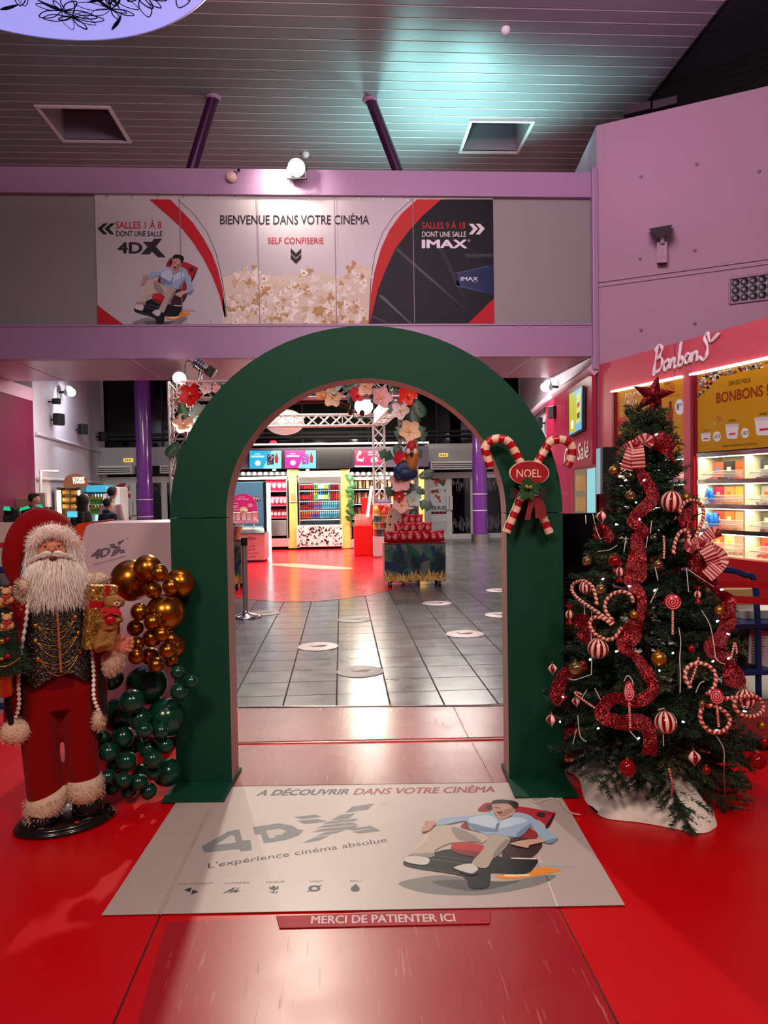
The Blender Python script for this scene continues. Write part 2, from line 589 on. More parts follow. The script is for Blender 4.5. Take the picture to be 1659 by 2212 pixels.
for n_, h in enumerate(holes):
    x0, x1, y0, y1 = h
    fr = MB()
    d = 0.55
    fr.add([(x0, y0, ZC), (x1, y0, ZC), (x1, y1, ZC), (x0, y1, ZC), (x0, y0, ZC + d), (x1, y0, ZC + d), (x1, y1, ZC + d), (x0, y1, ZC + d)],
           [(0, 1, 5, 4), (1, 2, 6, 5), (2, 3, 7, 6), (3, 0, 4, 7), (4, 5, 6, 7)], [0, 0, 0, 0, 1])
    struct(fr, 'trim_%d' % (3 + n_), [mat('recess_paint', '#9b929a', 0.6), mat('recess_pane', '#4a505c', 0.2)])
    fb = MB()
    t = 0.06
    fb.box(((x0 + x1) / 2, y0 - t / 2, ZC - 0.01), (x1 - x0 + 2 * t, t, 0.05))
    fb.box(((x0 + x1) / 2, y1 + t / 2, ZC - 0.01), (x1 - x0 + 2 * t, t, 0.05))
    fb.box((x0 - t / 2, (y0 + y1) / 2, ZC - 0.01), (t, y1 - y0, 0.05))
    fb.box((x1 + t / 2, (y0 + y1) / 2, ZC - 0.01), (t, y1 - y0, 0.05))
    struct(fb, 'trim_%d' % (5 + n_), M_white)
# sloping bay beside the plank ceiling, its shade painted in as dark colour
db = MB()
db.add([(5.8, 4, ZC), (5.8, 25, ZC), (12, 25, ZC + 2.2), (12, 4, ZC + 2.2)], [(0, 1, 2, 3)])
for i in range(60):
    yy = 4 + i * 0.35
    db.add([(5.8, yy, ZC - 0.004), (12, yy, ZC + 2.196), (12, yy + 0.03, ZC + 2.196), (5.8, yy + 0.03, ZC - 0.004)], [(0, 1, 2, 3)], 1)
struct(db, 'ceiling_bay', [mat('bay_panel_shade_tone', '#2b3738', 0.5, var=0.1, vs=1), mat('bay_edge_shade_tone', '#3e4a4c', 0.5)])
struct(MB().box((5.8, 14.5, ZC + 0.02), (0.05, 21, 0.12)), 'trim_7', M_black)

# ---- balcony beam
YB = 12.3
BX0, BX1 = -9.0, 4.42
z_ = lambda yy: 1.55 + (1063 - yy) * YB / FPX
bm_ = MB()
beam = struct(bm_.box(((BX0 + BX1) / 2, YB + 0.1, (z_(377.5) + z_(431)) / 2), (BX1 - BX0, 0.2, z_(377.5) - z_(431))), 'beam', M_mauve)
struct(MB().box(((BX0 + BX1) / 2, YB + 0.10, (z_(704) + z_(774)) / 2), (BX1 - BX0, 0.2, z_(704) - z_(774))), 'fascia', M_mauve, beam)
struct(MB().box(((BX0 + BX1) / 2, YB + 0.14, (z_(431) + z_(704)) / 2), (BX1 - BX0, 0.1, z_(431) - z_(704) - 0.01)), 'panel', M_greypanel, beam)
struct(MB().box(((BX0 + BX1) / 2, YB - 0.005, z_(431) + 0.012), (BX1 - BX0, 0.03, 0.03)).box(((BX0 + BX1) / 2, YB - 0.005, z_(704) - 0.012), (BX1 - BX0, 0.03, 0.03)), 'lip', M_mauve, beam)
sf = MB().box(((BX0 + BX1) / 2, (YB + 0.21 + 14.67) / 2, z_(774) + 0.062), (BX1 - BX0, 14.67 - YB - 0.21, 0.12))
struct(sf, 'soffit', mat('soffit_satin_panel', '#b592ab', 0.32, 0.3, var=0.04), beam)
jt = MB()
for i in range(14):
    x = BX0 + 0.6 + i * 0.98
    jt.box((x, (YB + 14.67) / 2, z_(774) - 0.002), (0.012, 14.67 - YB, 0.006))
struct(jt, 'joint', mat('soffit_joint', '#d0b4c4', 0.5), beam)
struct(MB().box((-0.0, 13.0, 6.6), (8.9, 1.2, 0.6)), 'deck', M_black, beam)
struct(MB().box((4.44, YB - 0.02, (7.05 + 3.6) / 2), (0.1, 0.12, 3.45), bev=0.015), 'trim_8', M_mauve)
# side arm of the balcony over the magenta wall
struct(MB().box((-6.75, 13.4, 3.72), (0.5, 4.7, 0.27)), 'beam_side', mat('soffit_pink', '#c79fb2', 0.5))

# ---- right-hand wall block
def off(p, d, t):
    return (p[0] + d[0] * t, p[1] + d[1] * t)
cn = (4.5, 12.3)
pf = off(cn, (1.78, -1), 2.6)
foot = [cn, pf, (11.5, 12.0), (5.75, 22.8)]
rb = MB()
rb.prism([V((x, y, 0)) for x, y in foot], (0, 0, 7.79), 1)
rb.m[0 + 2] = 0
rb.m[0 + 5] = 2
struct(rb, 'wall_right', [M_mauvewall, M_mauvewall, M_pale], fix=False)
dfront = V((1.78, -1, 0)).normalized()
nfront = V((-1, -1.78, 0)).normalized()
P_w = V((4.5, 12.3, 0))
gv = MB()
zg = 1.55 + (1054 - 608) * 12.3 / 1550
for dz, h, dd in ((0.06, 0.05, 0.03), (-0.03, 0.03, 0.012)):
    a = P_w + V((0, 0, zg + dz)) + nfront * 0.0
    e = a + dfront * 5
    gv.hexa([a + V((0, 0, -h)), e + V((0, 0, -h)), e + V((0, 0, h)), a + V((0, 0, h))], [p + nfront * dd for p in (a + V((0, 0, -h)), e + V((0, 0, -h)), e + V((0, 0, h)), a + V((0, 0, h)))])
struct(gv, 'trim_9', M_mauvewall)
gv = MB()
a = P_w + V((0, 0, zg - 0.07)); e = a + dfront * 5
gv.hexa([a, e, e + V((0, 0, 0.03)), a + V((0, 0, 0.03))], [p + nfront * 0.006 for p in (a, e, e + V((0, 0, 0.03)), a + V((0, 0, 0.03)))])
struct(gv, 'trim_10', mat('groove_shadow_joint', '#54394e', 0.8))
# magenta shop strip on the side of the block
dside = V((0.1, 1, 0)).normalized(); nside = V((-1, 0.1, 0)).normalized()
a = V((4.47, 12.32, 0)); e = a + dside * 4.3
mg = MB().hexa([a, e, e + V((0, 0, 3.6)), a + V((0, 0, 3.6))], [p + nside * 0.08 for p in (a, e, e + V((0, 0, 3.6)), a + V((0, 0, 3.6)))])
struct(mg, 'wall_side', mat('raspberry_gloss_panel', '#a3203f', 0.25, coat=0.2))
struct(MB().tube([V((4.42, 12.28, 3.62)), V((4.9, 17, 3.62)), V((5.6, 21.8, 3.62))], 0.12, 4), 'beam_ledge', mat('soffit_pink', '#c79fb2'))

# ---- left walls
struct(MB().box((-6.6, 12.4, 1.79), (0.2, 6.6, 3.58)), 'wall_left', M_magenta)
lw = MB().hexa([V((-6.5, 15.7, 0)), V((-7.4, 22.8, 0)), V((-7.4, 22.8, 5.2)), V((-6.5, 15.7, 5.2))], [V((-6.8, 15.7, 0)), V((-7.7, 22.8, 0)), V((-7.7, 22.8, 5.2)), V((-6.8, 15.7, 5.2))])
struct(lw, 'wall_left_far', M_pale)
struct(MB().tube([V((-6.48, 15.75, 2.9)), V((-7.34, 22.6, 2.9))], 0.04, 8), 'trim_11', M_pale)
struct(MB().tube([V((-6.46, 15.75, 1.95)), V((-7.34, 22.6, 1.95))], 0.035, 8), 'trim_12', M_white)
bp_ = A(88, 1017, 15.4)
struct(MB().tube([A(88, 1090, 15.4), bp_, bp_ + V((0.15, 0.5, 0))], 0.03, 8), 'trim_13', M_white)

# ---- back wall with glazing, lintel and doors
YW = 22.8
zb = lambda yy: 1.55 + (1063 - yy) * YW / FPX
struct(MB().box((-0.8, YW + 0.35, 4.2), (13.2, 0.1, 2.4)), 'window_1', M_darkglass)
mu = MB()
for x in (-5.6, -3.2, -1.2, 0.9, 3.1, 5.2):
    mu.box((x, YW + 0.28, 4.2), (0.05, 0.06, 2.4))
mu.box((-0.8, YW + 0.2, 3.45), (13.2, 0.08, 0.08)).box((-0.8, YW + 0.1, 3.3), (13.2, 0.3, 0.06))
struct(mu, 'window_frame', mat('dark_mullion', '#2a2a2e', 0.4, 0.5), bpy.data.objects['window_1'])
struct(MB().box((-0.9, YW - 0.1, (zb(963) + zb(1002)) / 2), (13.0, 0.5, zb(963) - zb(1002))), 'beam_lintel', M_grey)
struct(MB().box((-0.9, YW + 0.5, 1.3), (13.0, 0.1, 2.6)), 'wall_back', mat('dark_back_wall', '#121016', 0.4))


def door_unit(name, xa, xb, glass_x, poster=False):
    """white framed pair of leaves, xa..xb in metres; glass over the right leaf"""
    d = struct(MB().box(((xa + xb) / 2, YW + 0.02, zb(1030) + 0.04), (xb - xa, 0.1, 0.1)), name, M_white)
    top = zb(1030)
    xm = (xa + xb) / 2
    for k_, (a1, b1) in enumerate(((xa, xm), (xm, xb))):
        f = MB()
        t = 0.09
        f.box((a1 + t / 2, YW, top / 2), (t, 0.06, top)).box((b1 - t / 2, YW, top / 2), (t, 0.06, top))
        f.box(((a1 + b1) / 2, YW, top - 0.05), (b1 - a1 - 2 * t, 0.06, 0.1)).box(((a1 + b1) / 2, YW, 0.08), (b1 - a1 - 2 * t, 0.06, 0.16))
        lf = struct(f, 'leaf', M_white, d)
        g = MB().box(((a1 + b1) / 2, YW, top / 2 + 0.03), (b1 - a1 - 2 * t, 0.02, top - 0.26))
        if k_ == 0 and poster:
            struct(g, 'panel', mat('door_film', '#c4c6c8', 0.4), lf)
        else:
            struct(g, 'pane', M_darkglass, lf)
            s_ = MB()
            for i in range(14):
                x = a1 + t + 0.03 + i * (b1 - a1 - 2 * t - 0.06) / 13
                for zz in ((0.2, 0.7), (1.5, 2.0)):
                    h0 = zz[0] + R.uniform(0, 0.3); h1 = zz[1] - R.uniform(-0.05, 0.25)
                    s_.box((x, YW - 0.012, (h0 + h1) / 2), (0.012, 0.004, max(0.1, h1 - h0)))
            struct(s_, 'stripe', mat('frosted_film', '#9a9a9c', 0.5), lf)
        hd = MB().box((b1 - 0.06 if k_ == 0 else a1 + 0.06, YW - 0.08, 1.15), (0.09, 0.06, 0.45), bev=0.01)
        struct(hd, 'door_handle', M_white, lf)
    return d


X_ = lambda px: A(px, 1100, YW).x
door_unit('door_1', X_(222), X_(356), 0, True)
door_unit('door_2', X_(918), X_(1022), 0, True)
door_unit('door_3', X_(1040), X_(1140), 0)
door_unit('door_4', X_(356), X_(470), 0)


def serie_poster(xa, k_):
    pb = MB()
    q = [(xa + 0.16, 0.55), (xa + 0.68, 0.55), (xa + 0.68, 2.0), (xa + 0.16, 2.0)]
    pb.poly([V((x, YW - 0.018, z)) for x, z in q], 0)
    cols = [1, 2, 3, 4, 5]
    for i in range(26):
        cx, cz, r = xa + R.uniform(0.2, 0.64), R.uniform(1.5, 1.96), R.uniform(0.03, 0.08)
        pb.poly([V((min(xa + 0.67, max(xa + 0.17, cx + r * math.cos(a_))), YW - 0.02 - i * 0.0004, min(1.99, cz + r * math.sin(a_)))) for a_ in [j * 0.785 for j in range(8)]], R.choice(cols))
    for cx, cz, r, c in ((0.34, 1.38, 0.05, 5), (0.42, 1.32, 0.06, 5), (0.46, 1.22, 0.04, 1)):
        pb.poly([V((xa + cx + r * math.cos(a_), YW - 0.022, cz + r * math.sin(a_))) for a_ in [j * 0.785 for j in range(8)]], c)
    txt(pb, 'SERIE', (xa + 0.18, YW - 0.022, 0.93), (xa + 0.66, YW - 0.022, 0.93), (xa + 0.18, YW - 0.022, 1.06), 6, 0.01)
    for i in range(7):
        pb.poly([V((xa + 0.18 + i * 0.069, YW - 0.021, 0.8)), V((xa + 0.25 + i * 0.069, YW - 0.021, 0.8)), V((xa + 0.25 + i * 0.069, YW - 0.021, 0.88)), V((xa + 0.18 + i * 0.069, YW - 0.021, 0.88))], 6 if i % 2 == 0 else 1)
    o_ = pb.build('poster', [flat('#d5d7d9'), flat('#c2202a'), flat('#2f6a4e'), flat('#d8b9c0'), flat('#7d9aa6'), flat('#b5522a'), flat('#2a2350')])
    tag(o_, ('white door poster with fruit pictures on the glazed doors behind the dark-haired customers' if k_ == 0 else 'white door poster with fruit pictures beside the purple pillar of the far doors'), 'poster', 'door posters')


serie_poster(X_(246) - 0.05, 0)
serie_poster(X_(918) + 0.02, 1)
# heaters over the doors
for k_, (pa, pb2) in enumerate(((216, 300), (358, 470), (926, 1020), (1040, 1130))):
    xa, xb = X_(pa), X_(pb2)
    hb = MB().box(((xa + xb) / 2, YW - 0.45, 2.33), (xb - xa, 0.4, 0.26), bev=0.02)
    o_ = hb.build('air_curtain', M_white)
    g_ = MB()
    for i in range(3):
        g_.box(((xa + xb) / 2, YW - 0.655, 2.38 - i * 0.06), (xb - xa - 0.08, 0.012, 0.025))
    g_.build('grille', M_black, o_)
    tag(o_, ['white air curtain above the doors at the far left end', 'white air curtain above the doors behind the left arch post', 'white air curtain above the poster door beside the kiosk', 'white air curtain above the doors right of the purple pillar'][k_], 'heater', 'air curtains over the doors')
for k_, (px, py) in enumerate(((277, 994), (958, 983))):
    p = A(px, py, YW - 0.37)
    o_ = MB().box(p, (0.28, 0.04, 0.11), bev=0.008).build('exit_sign', glow('#f2c860', 1.2))
    m_ = MB()
    for i in range(3):
        m_.box(p + V((-0.08 + i * 0.07, -0.022, 0)), (0.04, 0.004, 0.05))
    m_.build('pictogram', flat('#7c5a20'), o_)
    tag(o_, ['yellow lit exit sign over the doors behind the customers', 'yellow lit exit sign over the doors beside the kiosk'][k_], 'sign', 'exit signs')


def column(px, base_px, Y, name):
    x = A(px, 1100, Y).x
    c = struct(MB().cyl((x, Y, 0.25), (x, Y, 5.2), 0.215, n=32), name, M_purple)
    struct(MB().cyl((x, Y, 0), (x, Y, 0.25), 0.27, n=32), 'base', M_steel, c)
    rg = MB()
    for z in (0.95, 1.43):
        rg.cyl((x, Y, z - 0.012), (x, Y, z + 0.012), 0.22, n=32)
    struct(rg, 'ring', M_white, c)


column(1037, 1172, 20.88, 'pillar_right')
column(314, 1172, 20.6, 'pillar_left')
for k_, (a, b2) in enumerate((((-2.78, 13.3, 6.85), (-2.18, 13.3, ZC)), ((1.36, 13.3, 6.85), (0.66, 13.3, ZC)))):
    c = struct(MB().cyl(a, b2, 0.1, n=24), 'column_strut', M_strut)
    struct(MB().lathe([(0.14, 0), (0.14, -0.03), (0.1, -0.05)], (b2[0], b2[1], ZC), 24), 'collar', M_mauve, c)
# ================================================================== printed man in the armchair (shared by banner and floor print)
# outlines measured on the floor print, in its own picture units
MAN = [
    ('#7d7a78', [(0, 870), (150, 820), (400, 790), (700, 830), (1000, 840), (1300, 790), (1420, 800), (1250, 880), (900, 950), (600, 970), (250, 950)]),
    ('#5a5656', [(300, 850), (600, 830), (900, 850), (1100, 840), (850, 910), (600, 930)]),
    ('#e0862f', [(860, 795), (1000, 780), (1180, 770), (1250, 720), (1460, 735), (1400, 765), (1200, 800), (1000, 825), (930, 820)]),
    ('#f3d7a6', [(960, 785), (1150, 780), (1170, 795), (980, 803)]),
    ('#a9a5aa', [(1240, 680), (1430, 685), (1600, 712), (1420, 712), (1245, 700)]),
    ('#8e1d26', [(715, 215), (770, 148), (840, 145), (850, 200), (860, 215)]),
    ('#a3202a', [(1040, 170), (1380, 225), (1405, 250), (1345, 365), (1270, 300), (1050, 235)]),
    ('#2a2024', [(1260, 225), (1325, 240), (1300, 275), (1240, 258)]),
    ('#2a2024', [(800, 165), (845, 155), (845, 200), (785, 195)]),
    ('#1b1a1c', [(1405, 250), (1345, 365), (1320, 355), (1385, 255)]),
    ('#7d2026', [(560, 355), (620, 305), (660, 370), (600, 400)]),
    ('#c9b1a6', [(150, 540), (270, 400), (330, 400), (250, 480), (170, 570)]),
    ('#8f2329', [(1080, 440), (1150, 360), (1230, 400), (1250, 450), (1170, 480)]),
    ('#3b2024', [(930, 640), (1000, 460), (1290, 490), (1200, 630), (1040, 640)]),
    ('#18191b', [(45, 680), (70, 655), (180, 640), (420, 560), (700, 560), (900, 620), (1030, 640), (1225, 642), (1250, 665), (1240, 690), (1140, 778), (850, 770), (830, 800), (800, 900), (640, 900), (580, 800), (200, 735), (70, 705)]),
    ('#2f3132', [(210, 712), (560, 775), (560, 790), (205, 728)]),
    ('#454748', [(300, 640), (640, 690), (640, 700), (300, 652)]),
    ('#454748', [(380, 615), (660, 655), (660, 664), (380, 625)]),
    ('#d9d2cf', [(1030, 633), (1225, 640), (1225, 648), (1030, 642)]),
    ('#b02a2c', [(480, 520), (540, 485), (770, 525), (740, 590), (500, 560)]),
    ('#7a1e22', [(490, 555), (740, 585), (720, 630), (520, 590)]),
    ('#b8a898', [(250, 480), (300, 390), (370, 340), (470, 340), (620, 385), (800, 425), (815, 440), (760, 500), (690, 490), (480, 500), (340, 560), (310, 600), (120, 610), (160, 560)]),
    ('#8d8178', [(480, 360), (620, 400), (740, 480), (690, 490), (540, 470)]),
    ('#8d8178', [(120, 600), (310, 590), (300, 630), (105, 620)]),
    ('#ab9b8c', [(815, 430), (900, 410), (985, 445), (1000, 490), (930, 580), (850, 640), (790, 725), (655, 690), (760, 560)]),
    ('#857a70', [(960, 470), (1000, 490), (930, 580), (850, 640), (870, 570)]),
    ('#c6bfb8', [(60, 665), (110, 620), (270, 635), (265, 690), (180, 695)]),
    ('#c6bfb8', [(500, 718), (640, 685), (700, 715), (715, 745), (660, 775), (560, 750)]),
    ('#303438', [(560, 750), (660, 775), (710, 745), (720, 765), (660, 790), (560, 765)]),
    ('#90a6bb', [(360, 305), (420, 275), (620, 262), (800, 235), (840, 205), (870, 250), (900, 290), (1010, 270), (1045, 225), (1170, 250), (1250, 310), (1410, 440), (1425, 470), (1370, 508), (1300, 490), (1250, 420), (1180, 345), (1100, 440), (1000, 445), (860, 420), (800, 430), (720, 400), (640, 375), (610, 305), (480, 325), (350, 345)]),
    ('#b5c3cf', [(640, 280), (800, 250), (890, 300), (870, 360), (680, 340)]),
    ('#b5c3cf', [(920, 310), (1040, 270), (1160, 300), (1050, 340), (900, 370)]),
    ('#6c839b', [(640, 320), (880, 385), (880, 400), (720, 395), (650, 365)]),
    ('#6c839b', [(1080, 400), (1200, 320), (1130, 420), (1060, 440)]),
    ('#6c839b', [(1310, 490), (1420, 455), (1425, 470), (1370, 508)]),
    ('#5b7087', [(885, 330), (910, 325), (885, 400), (872, 390)]),
    ('#b98a76', [(850, 200), (880, 250), (905, 290), (1000, 265), (1040, 225), (1040, 200)]),
    ('#b58a78', [(850, 150), (990, 150), (1050, 185), (1030, 220), (950, 265), (890, 250), (850, 215), (845, 180)]),
    ('#9a6c5c', [(960, 200), (1030, 195), (1020, 225), (950, 262), (900, 255)]),
    ('#5a2f2a', [(885, 222), (930, 218), (925, 240), (895, 240)]),
    ('#4a352f', [(865, 180), (910, 185), (910, 190), (865, 186)]),
    ('#1d1a1b', [(840, 150), (850, 122), (930, 112), (1040, 125), (1080, 155), (1040, 200), (1030, 185), (985, 150), (900, 148)]),
    ('#b58a78', [(215, 360), (250, 345), (240, 305), (330, 305), (340, 325), (310, 355), (280, 390), (220, 400)]),
    ('#c09684', [(1020, 500), (1160, 470), (1300, 470), (1310, 490), (1180, 520), (1160, 545), (1020, 515)]),
]


def man_print(mb, mats_index, fmap):
    for i, (c, pts) in enumerate(MAN):
        q = cat_rom([(x, y, 0) for x, y in pts], 3, True)
        mb.poly([fmap(p.x, p.y, i + 1) for p in q], mats_index(c))


class Palette:
    def __init__(s):
        s.m, s.i = [], {}

    def __call__(s, c, rough=0.6):
        if (c, rough) not in s.i:
            s.i[(c, rough)] = len(s.m)
            s.m.append(flat(c, rough))
        return s.i[(c, rough)]


# ================================================================== welcome banner on the balcony beam
YBN = YB + 0.06
bx0, bx1 = A(208.5, 570, YBN).x, A(1066, 566, YBN).x
bz0, bz1 = 1.55 + (1063 - 703) * YBN / FPX, 1.55 + (1063 - 433.5) * YBN / FPX


def bp(px, py, lay=0):
    p = A(px, py, YBN)
    return V((min(bx1, max(bx0, p.x)), YBN - 0.012 - 0.0008 * lay, min(bz1, max(bz0, p.z))))


c3 = lambda x, y, l=1: bp(180 + x / 3.19, 400 + y / 3.19, l)
c4 = lambda x, y, l=1: bp(600 + x / 3.19, 400 + y / 3.19, l)
PB = Palette()
WB = '#d6cfcd'
root = MB().box(((bx0 + bx1) / 2, YBN, (bz0 + bz1) / 2), (bx1 - bx0, 0.012, bz1 - bz0)).build('banner', mat('banner_vinyl', '#b9b1af', 0.4, var=0.03))
tag(root, 'wide white and black welcome banner stretched across the balcony above the arch', 'banner')
art = MB()
L_, Rr = [(455, 100), (530, 165), (600, 225), (680, 300), (760, 400), (830, 510), (890, 630), (940, 760), (985, 985)], [(600, 100), (680, 180), (760, 265), (830, 370), (890, 480), (930, 590), (960, 720), (978, 850), (990, 985)]
for i in range(8):
    art.poly([c3(*L_[i]), c3(*L_[i + 1]), c3(*Rr[i + 1]), c3(*Rr[i])], PB('#b3202a'))
th = [(650, 100), (760, 200), (850, 320), (910, 460), (950, 620), (975, 780), (992, 985)]
for i in range(6):
    art.poly([c3(*th[i]), c3(*th[i + 1]), c3(th[i + 1][0] + 4, th[i + 1][1]), c3(th[i][0] + 4, th[i][1])], PB('#6a4a4c'))
Lb, Rb = [(960, 100), (850, 200), (770, 310), (710, 440), (665, 600), (640, 760), (630, 985)], [(1125, 100), (1000, 210), (900, 320), (810, 440), (745, 580), (690, 720), (634, 985)]
for i in range(6):
    art.poly([c4(*Rb[i]), c4(*Rb[i + 1]), c4(1500, Rb[i + 1][1]), c4(1500, Rb[i][1])], PB('#121214', 0.5))
    art.poly([c4(*Lb[i], 2), c4(*Lb[i + 1], 2), c4(*Rb[i + 1], 2), c4(*Rb[i], 2)], PB('#b9322e'))
th = [(920, 100), (800, 210), (720, 330), (665, 480), (640, 650), (626, 985)]
for i in range(5):
    art.poly([c4(*th[i]), c4(*th[i + 1]), c4(th[i + 1][0] + 4, th[i + 1][1]), c4(th[i][0] + 4, th[i][1])], PB('#5a4a4c'))
art.poly([c3(95, 828, 2), c3(95, 985, 2), c3(275, 985, 2)], PB('#b3202a'))
art.poly([c4(1500, 780, 3), c4(1500, 985, 3), c4(1310, 985, 3)], PB('#b3202a'))
art.poly([c4(1240, 605, 3), c4(1500, 545, 3), c4(1500, 760, 3), c4(1450, 750, 3), c4(1230, 690, 3)], PB('#1d2a4c', 0.3))
art.poly([c4(1225, 606, 4), c4(1450, 558, 4), c4(1450, 563, 4), c4(1225, 611, 4)], PB('#4a618c'))
art.poly([c4(1225, 690, 4), c4(1415, 735, 4), c4(1415, 740, 4), c4(1225, 695, 4)], PB('#4a618c'))
for a_ in range(14):                                    # rows of seats in the dark half
    x = 1290 + a_ * 14
    art.poly([c4(x, 490 + R.uniform(-8, 8), 3), c4(x + 6, 470, 3), c4(x + 14, 478, 3), c4(x + 8, 505, 3)], PB('#3a4048', 0.4))
for (x0_, y0_), (x1_, y1_), w_ in (((800, 440), (1300, 870), 34), ((1000, 230), (1310, 850), 44), ((690, 760), (910, 985), 30), ((640, 905), (760, 985), 24)):
    art.poly([c4(x0_, y0_, 3), c4(x0_ + w_, y0_, 3), c4(x1_ + w_ * .4, y1_, 3), c4(x1_, y1_, 3)], PB('#08080a', 0.3))  # reflections of the ceiling struts, painted as dark slanting bars
for s_, o_, e_, t_, c, b in (('SALLES 1 À 8', (225, 300), (540, 300), (225, 250), '#b3202a', .015), ('DONT UNE SALLE', (228, 353), (545, 355), (228, 315), '#2a2629', .015), ('4D', (242, 470), (405, 470), (242, 392), '#2f2b2e', .05)):
    txt(art, s_, c3(*o_, 4), c3(*e_, 4), c3(*t_, 4), PB(c), b)
art.poly([c3(490, 372, 4), c3(545, 370, 4), c3(460, 478, 4), c3(400, 478, 4)], PB('#2f2b2e'))
art.poly([c3(412, 392, 5), c3(470, 392, 5), c3(570, 498, 5), c3(515, 498, 5)], PB('#2f2b2e'))
for dx in (0, 48):
    art.poly([c3(100 + dx, 300, 4), c3(143 + dx, 265, 4), c3(172 + dx, 265, 4), c3(132 + dx, 302, 4), c3(168 + dx, 340, 4), c3(140 + dx, 340, 4)], PB('#2a2629'))
txt(art, 'BIENVENUE DANS VOTRE CINÉMA', c3(945, 271, 4), c4(628, 271, 4), c3(945, 205, 4), PB('#2a2428'), .012)
txt(art, 'SELF CONFISERIE', c3(1273, 404, 4), c4(315, 405, 4), c3(1273, 360, 4), PB('#b3202a'), .012)
for dy in (0, 40):
    art.poly([c4(90, 437 + dy, 4), c4(127, 472 + dy, 4), c4(162, 437 + dy, 4), c4(162, 467 + dy, 4), c4(127, 503 + dy, 4), c4(90, 467 + dy, 4)], PB('#2a2629'))
for s_, o_, e_, t_, c, b in (('SALLES 9 À 18', (992, 302), (1290, 302), (992, 255), '#b9322e', .015), ('DONT UNE SALLE', (995, 358), (1297, 358), (995, 320), '#d6cfcd', .015), ('IMAX', (997, 435), (1300, 435), (997, 375), '#e0dadb', .06), ('IMAX', (1260, 660), (1378, 660), (1260, 632), '#d0d0d8', .03), ('Laser', (1340, 672), (1380, 672), (1340, 664), '#9aa0b0', 0), ('®', (1308, 392), (1326, 392), (1308, 376), '#d6cfcd', 0)):
    txt(art, s_, c4(*o_, 5), c4(*e_, 5), c4(*t_, 5), PB(c), b)
for dx in (0, 48):
    art.poly([c4(1315 + dx, 268, 5), c4(1345 + dx, 268, 5), c4(1378 + dx, 302, 5), c4(1342 + dx, 342, 5), c4(1315 + dx, 342, 5), c4(1345 + dx, 303, 5)], PB('#d6cfcd'))
# popcorn print
pop = ['#e0d5c2', '#d4c6ae', '#c9b08c', '#ece4d6', '#b8935f', '#ddd0bb', '#e6dcc8']
art.poly([c3(962, 985, 1), c3(962, 640, 1), c3(1100, 590, 1), c3(1250, 640, 1), c3(1400, 615, 1), c3(1560, 640, 1), c4(200, 630, 1), c4(330, 590, 1), c4(420, 640, 1), c4(560, 560, 1), c4(650, 550, 1), c4(640, 760, 1), c4(632, 985, 1)], PB('#d4c6ae'))
lay = 2
for i in range(330):
    px = R.uniform(478, 800); top = 590 + 18 * math.sin(px * 0.055) + 8 * math.sin(px * 0.17)
    if px > 740: top -= 15 * (px - 740) / 60
    py = top + (700 - top) * (R.random() ** 0.9) + 3
    r = R.uniform(5, 11)
    lim = 487 + (706 - py) * -0.02
    if px - r < 484 - max(0, (640 - py)) * 0.12 or px + r > 803 + max(0, (690 - py)) * 0.05:
        continue
    n = 9; ph = R.random() * 6
    q = [(px + r * (0.8 + 0.35 * math.sin(3 * a_ + ph)) * math.cos(a_), py + r * (0.8 + 0.35 * math.sin(3 * a_ + ph)) * math.sin(a_)) for a_ in [j * 2 * math.pi / n for j in range(n)]]
    art.poly([bp(x, y, 1.5 + i * 0.008) for x, y in q], PB(R.choice(pop)))
    if i % 3 == 0:
        art.poly([bp(px + x * 0.35 * r, py + y * 0.3 * r, 1.5 + i * 0.008 + 0.004) for x, y in ((-1, 0), (0, -1), (1, .2), (.3, 1))], PB('#a97c48' if i % 2 else '#c8a873'))
# the man, mapped from the floor print by three shared points
def gxy(x, y):
    p = G(860 + x / 4.1475, 1700 + y / 4.1475)
    return p.x, p.y
src = [gxy(955, 115), gxy(50, 680), gxy(1245, 665)]
dst = [c3(660, 484, 0), c3(354, 858, 0), c3(686, 846, 0)]
def affine(src, dst):
    (x0, y0), (x1, y1), (x2, y2) = src
    det = (x1 - x0) * (y2 - y0) - (x2 - x0) * (y1 - y0)
    def f(x, y):
        a_ = ((x - x0) * (y2 - y0) - (x2 - x0) * (y - y0)) / det
        b2 = ((x1 - x0) * (y - y0) - (x - x0) * (y1 - y0)) / det
        return dst[0] + (dst[1] - dst[0]) * a_ + (dst[2] - dst[0]) * b2
    return f
fa = affine(src, dst)
man_print(art, PB, lambda x, y, i: fa(*gxy(x, y)) + V((0, -0.003 - 0.0005 * i, 0)))
for px in (392, 559, 725, 893):
    art.poly([V((A(px, 560, YBN).x + d_, YBN - 0.035, z)) for d_, z in ((-.006, bz0), (.006, bz0), (.006, bz1), (-.006, bz1))], PB('#8f8887'))
art.build('print', PB.m, root)
ey = MB()
for i in range(16):
    x = bx0 + 0.2 + i * (bx1 - bx0 - 0.4) / 15
    for z in (bz1 - 0.04, bz0 + 0.03):
        ey.lathe([(0.012, 0), (0.02, 0.004), (0.026, 0)], (x, YBN - 0.006, z), 10, M=Matrix.Translation((x, YBN - 0.006, z)) @ Matrix.Rotation(math.pi / 2, 4, 'X') @ Matrix.Translation((-x, -YBN + 0.006, -z)))
ey.build('eyelet', M_steel, root)['kind'] = 'stuff'

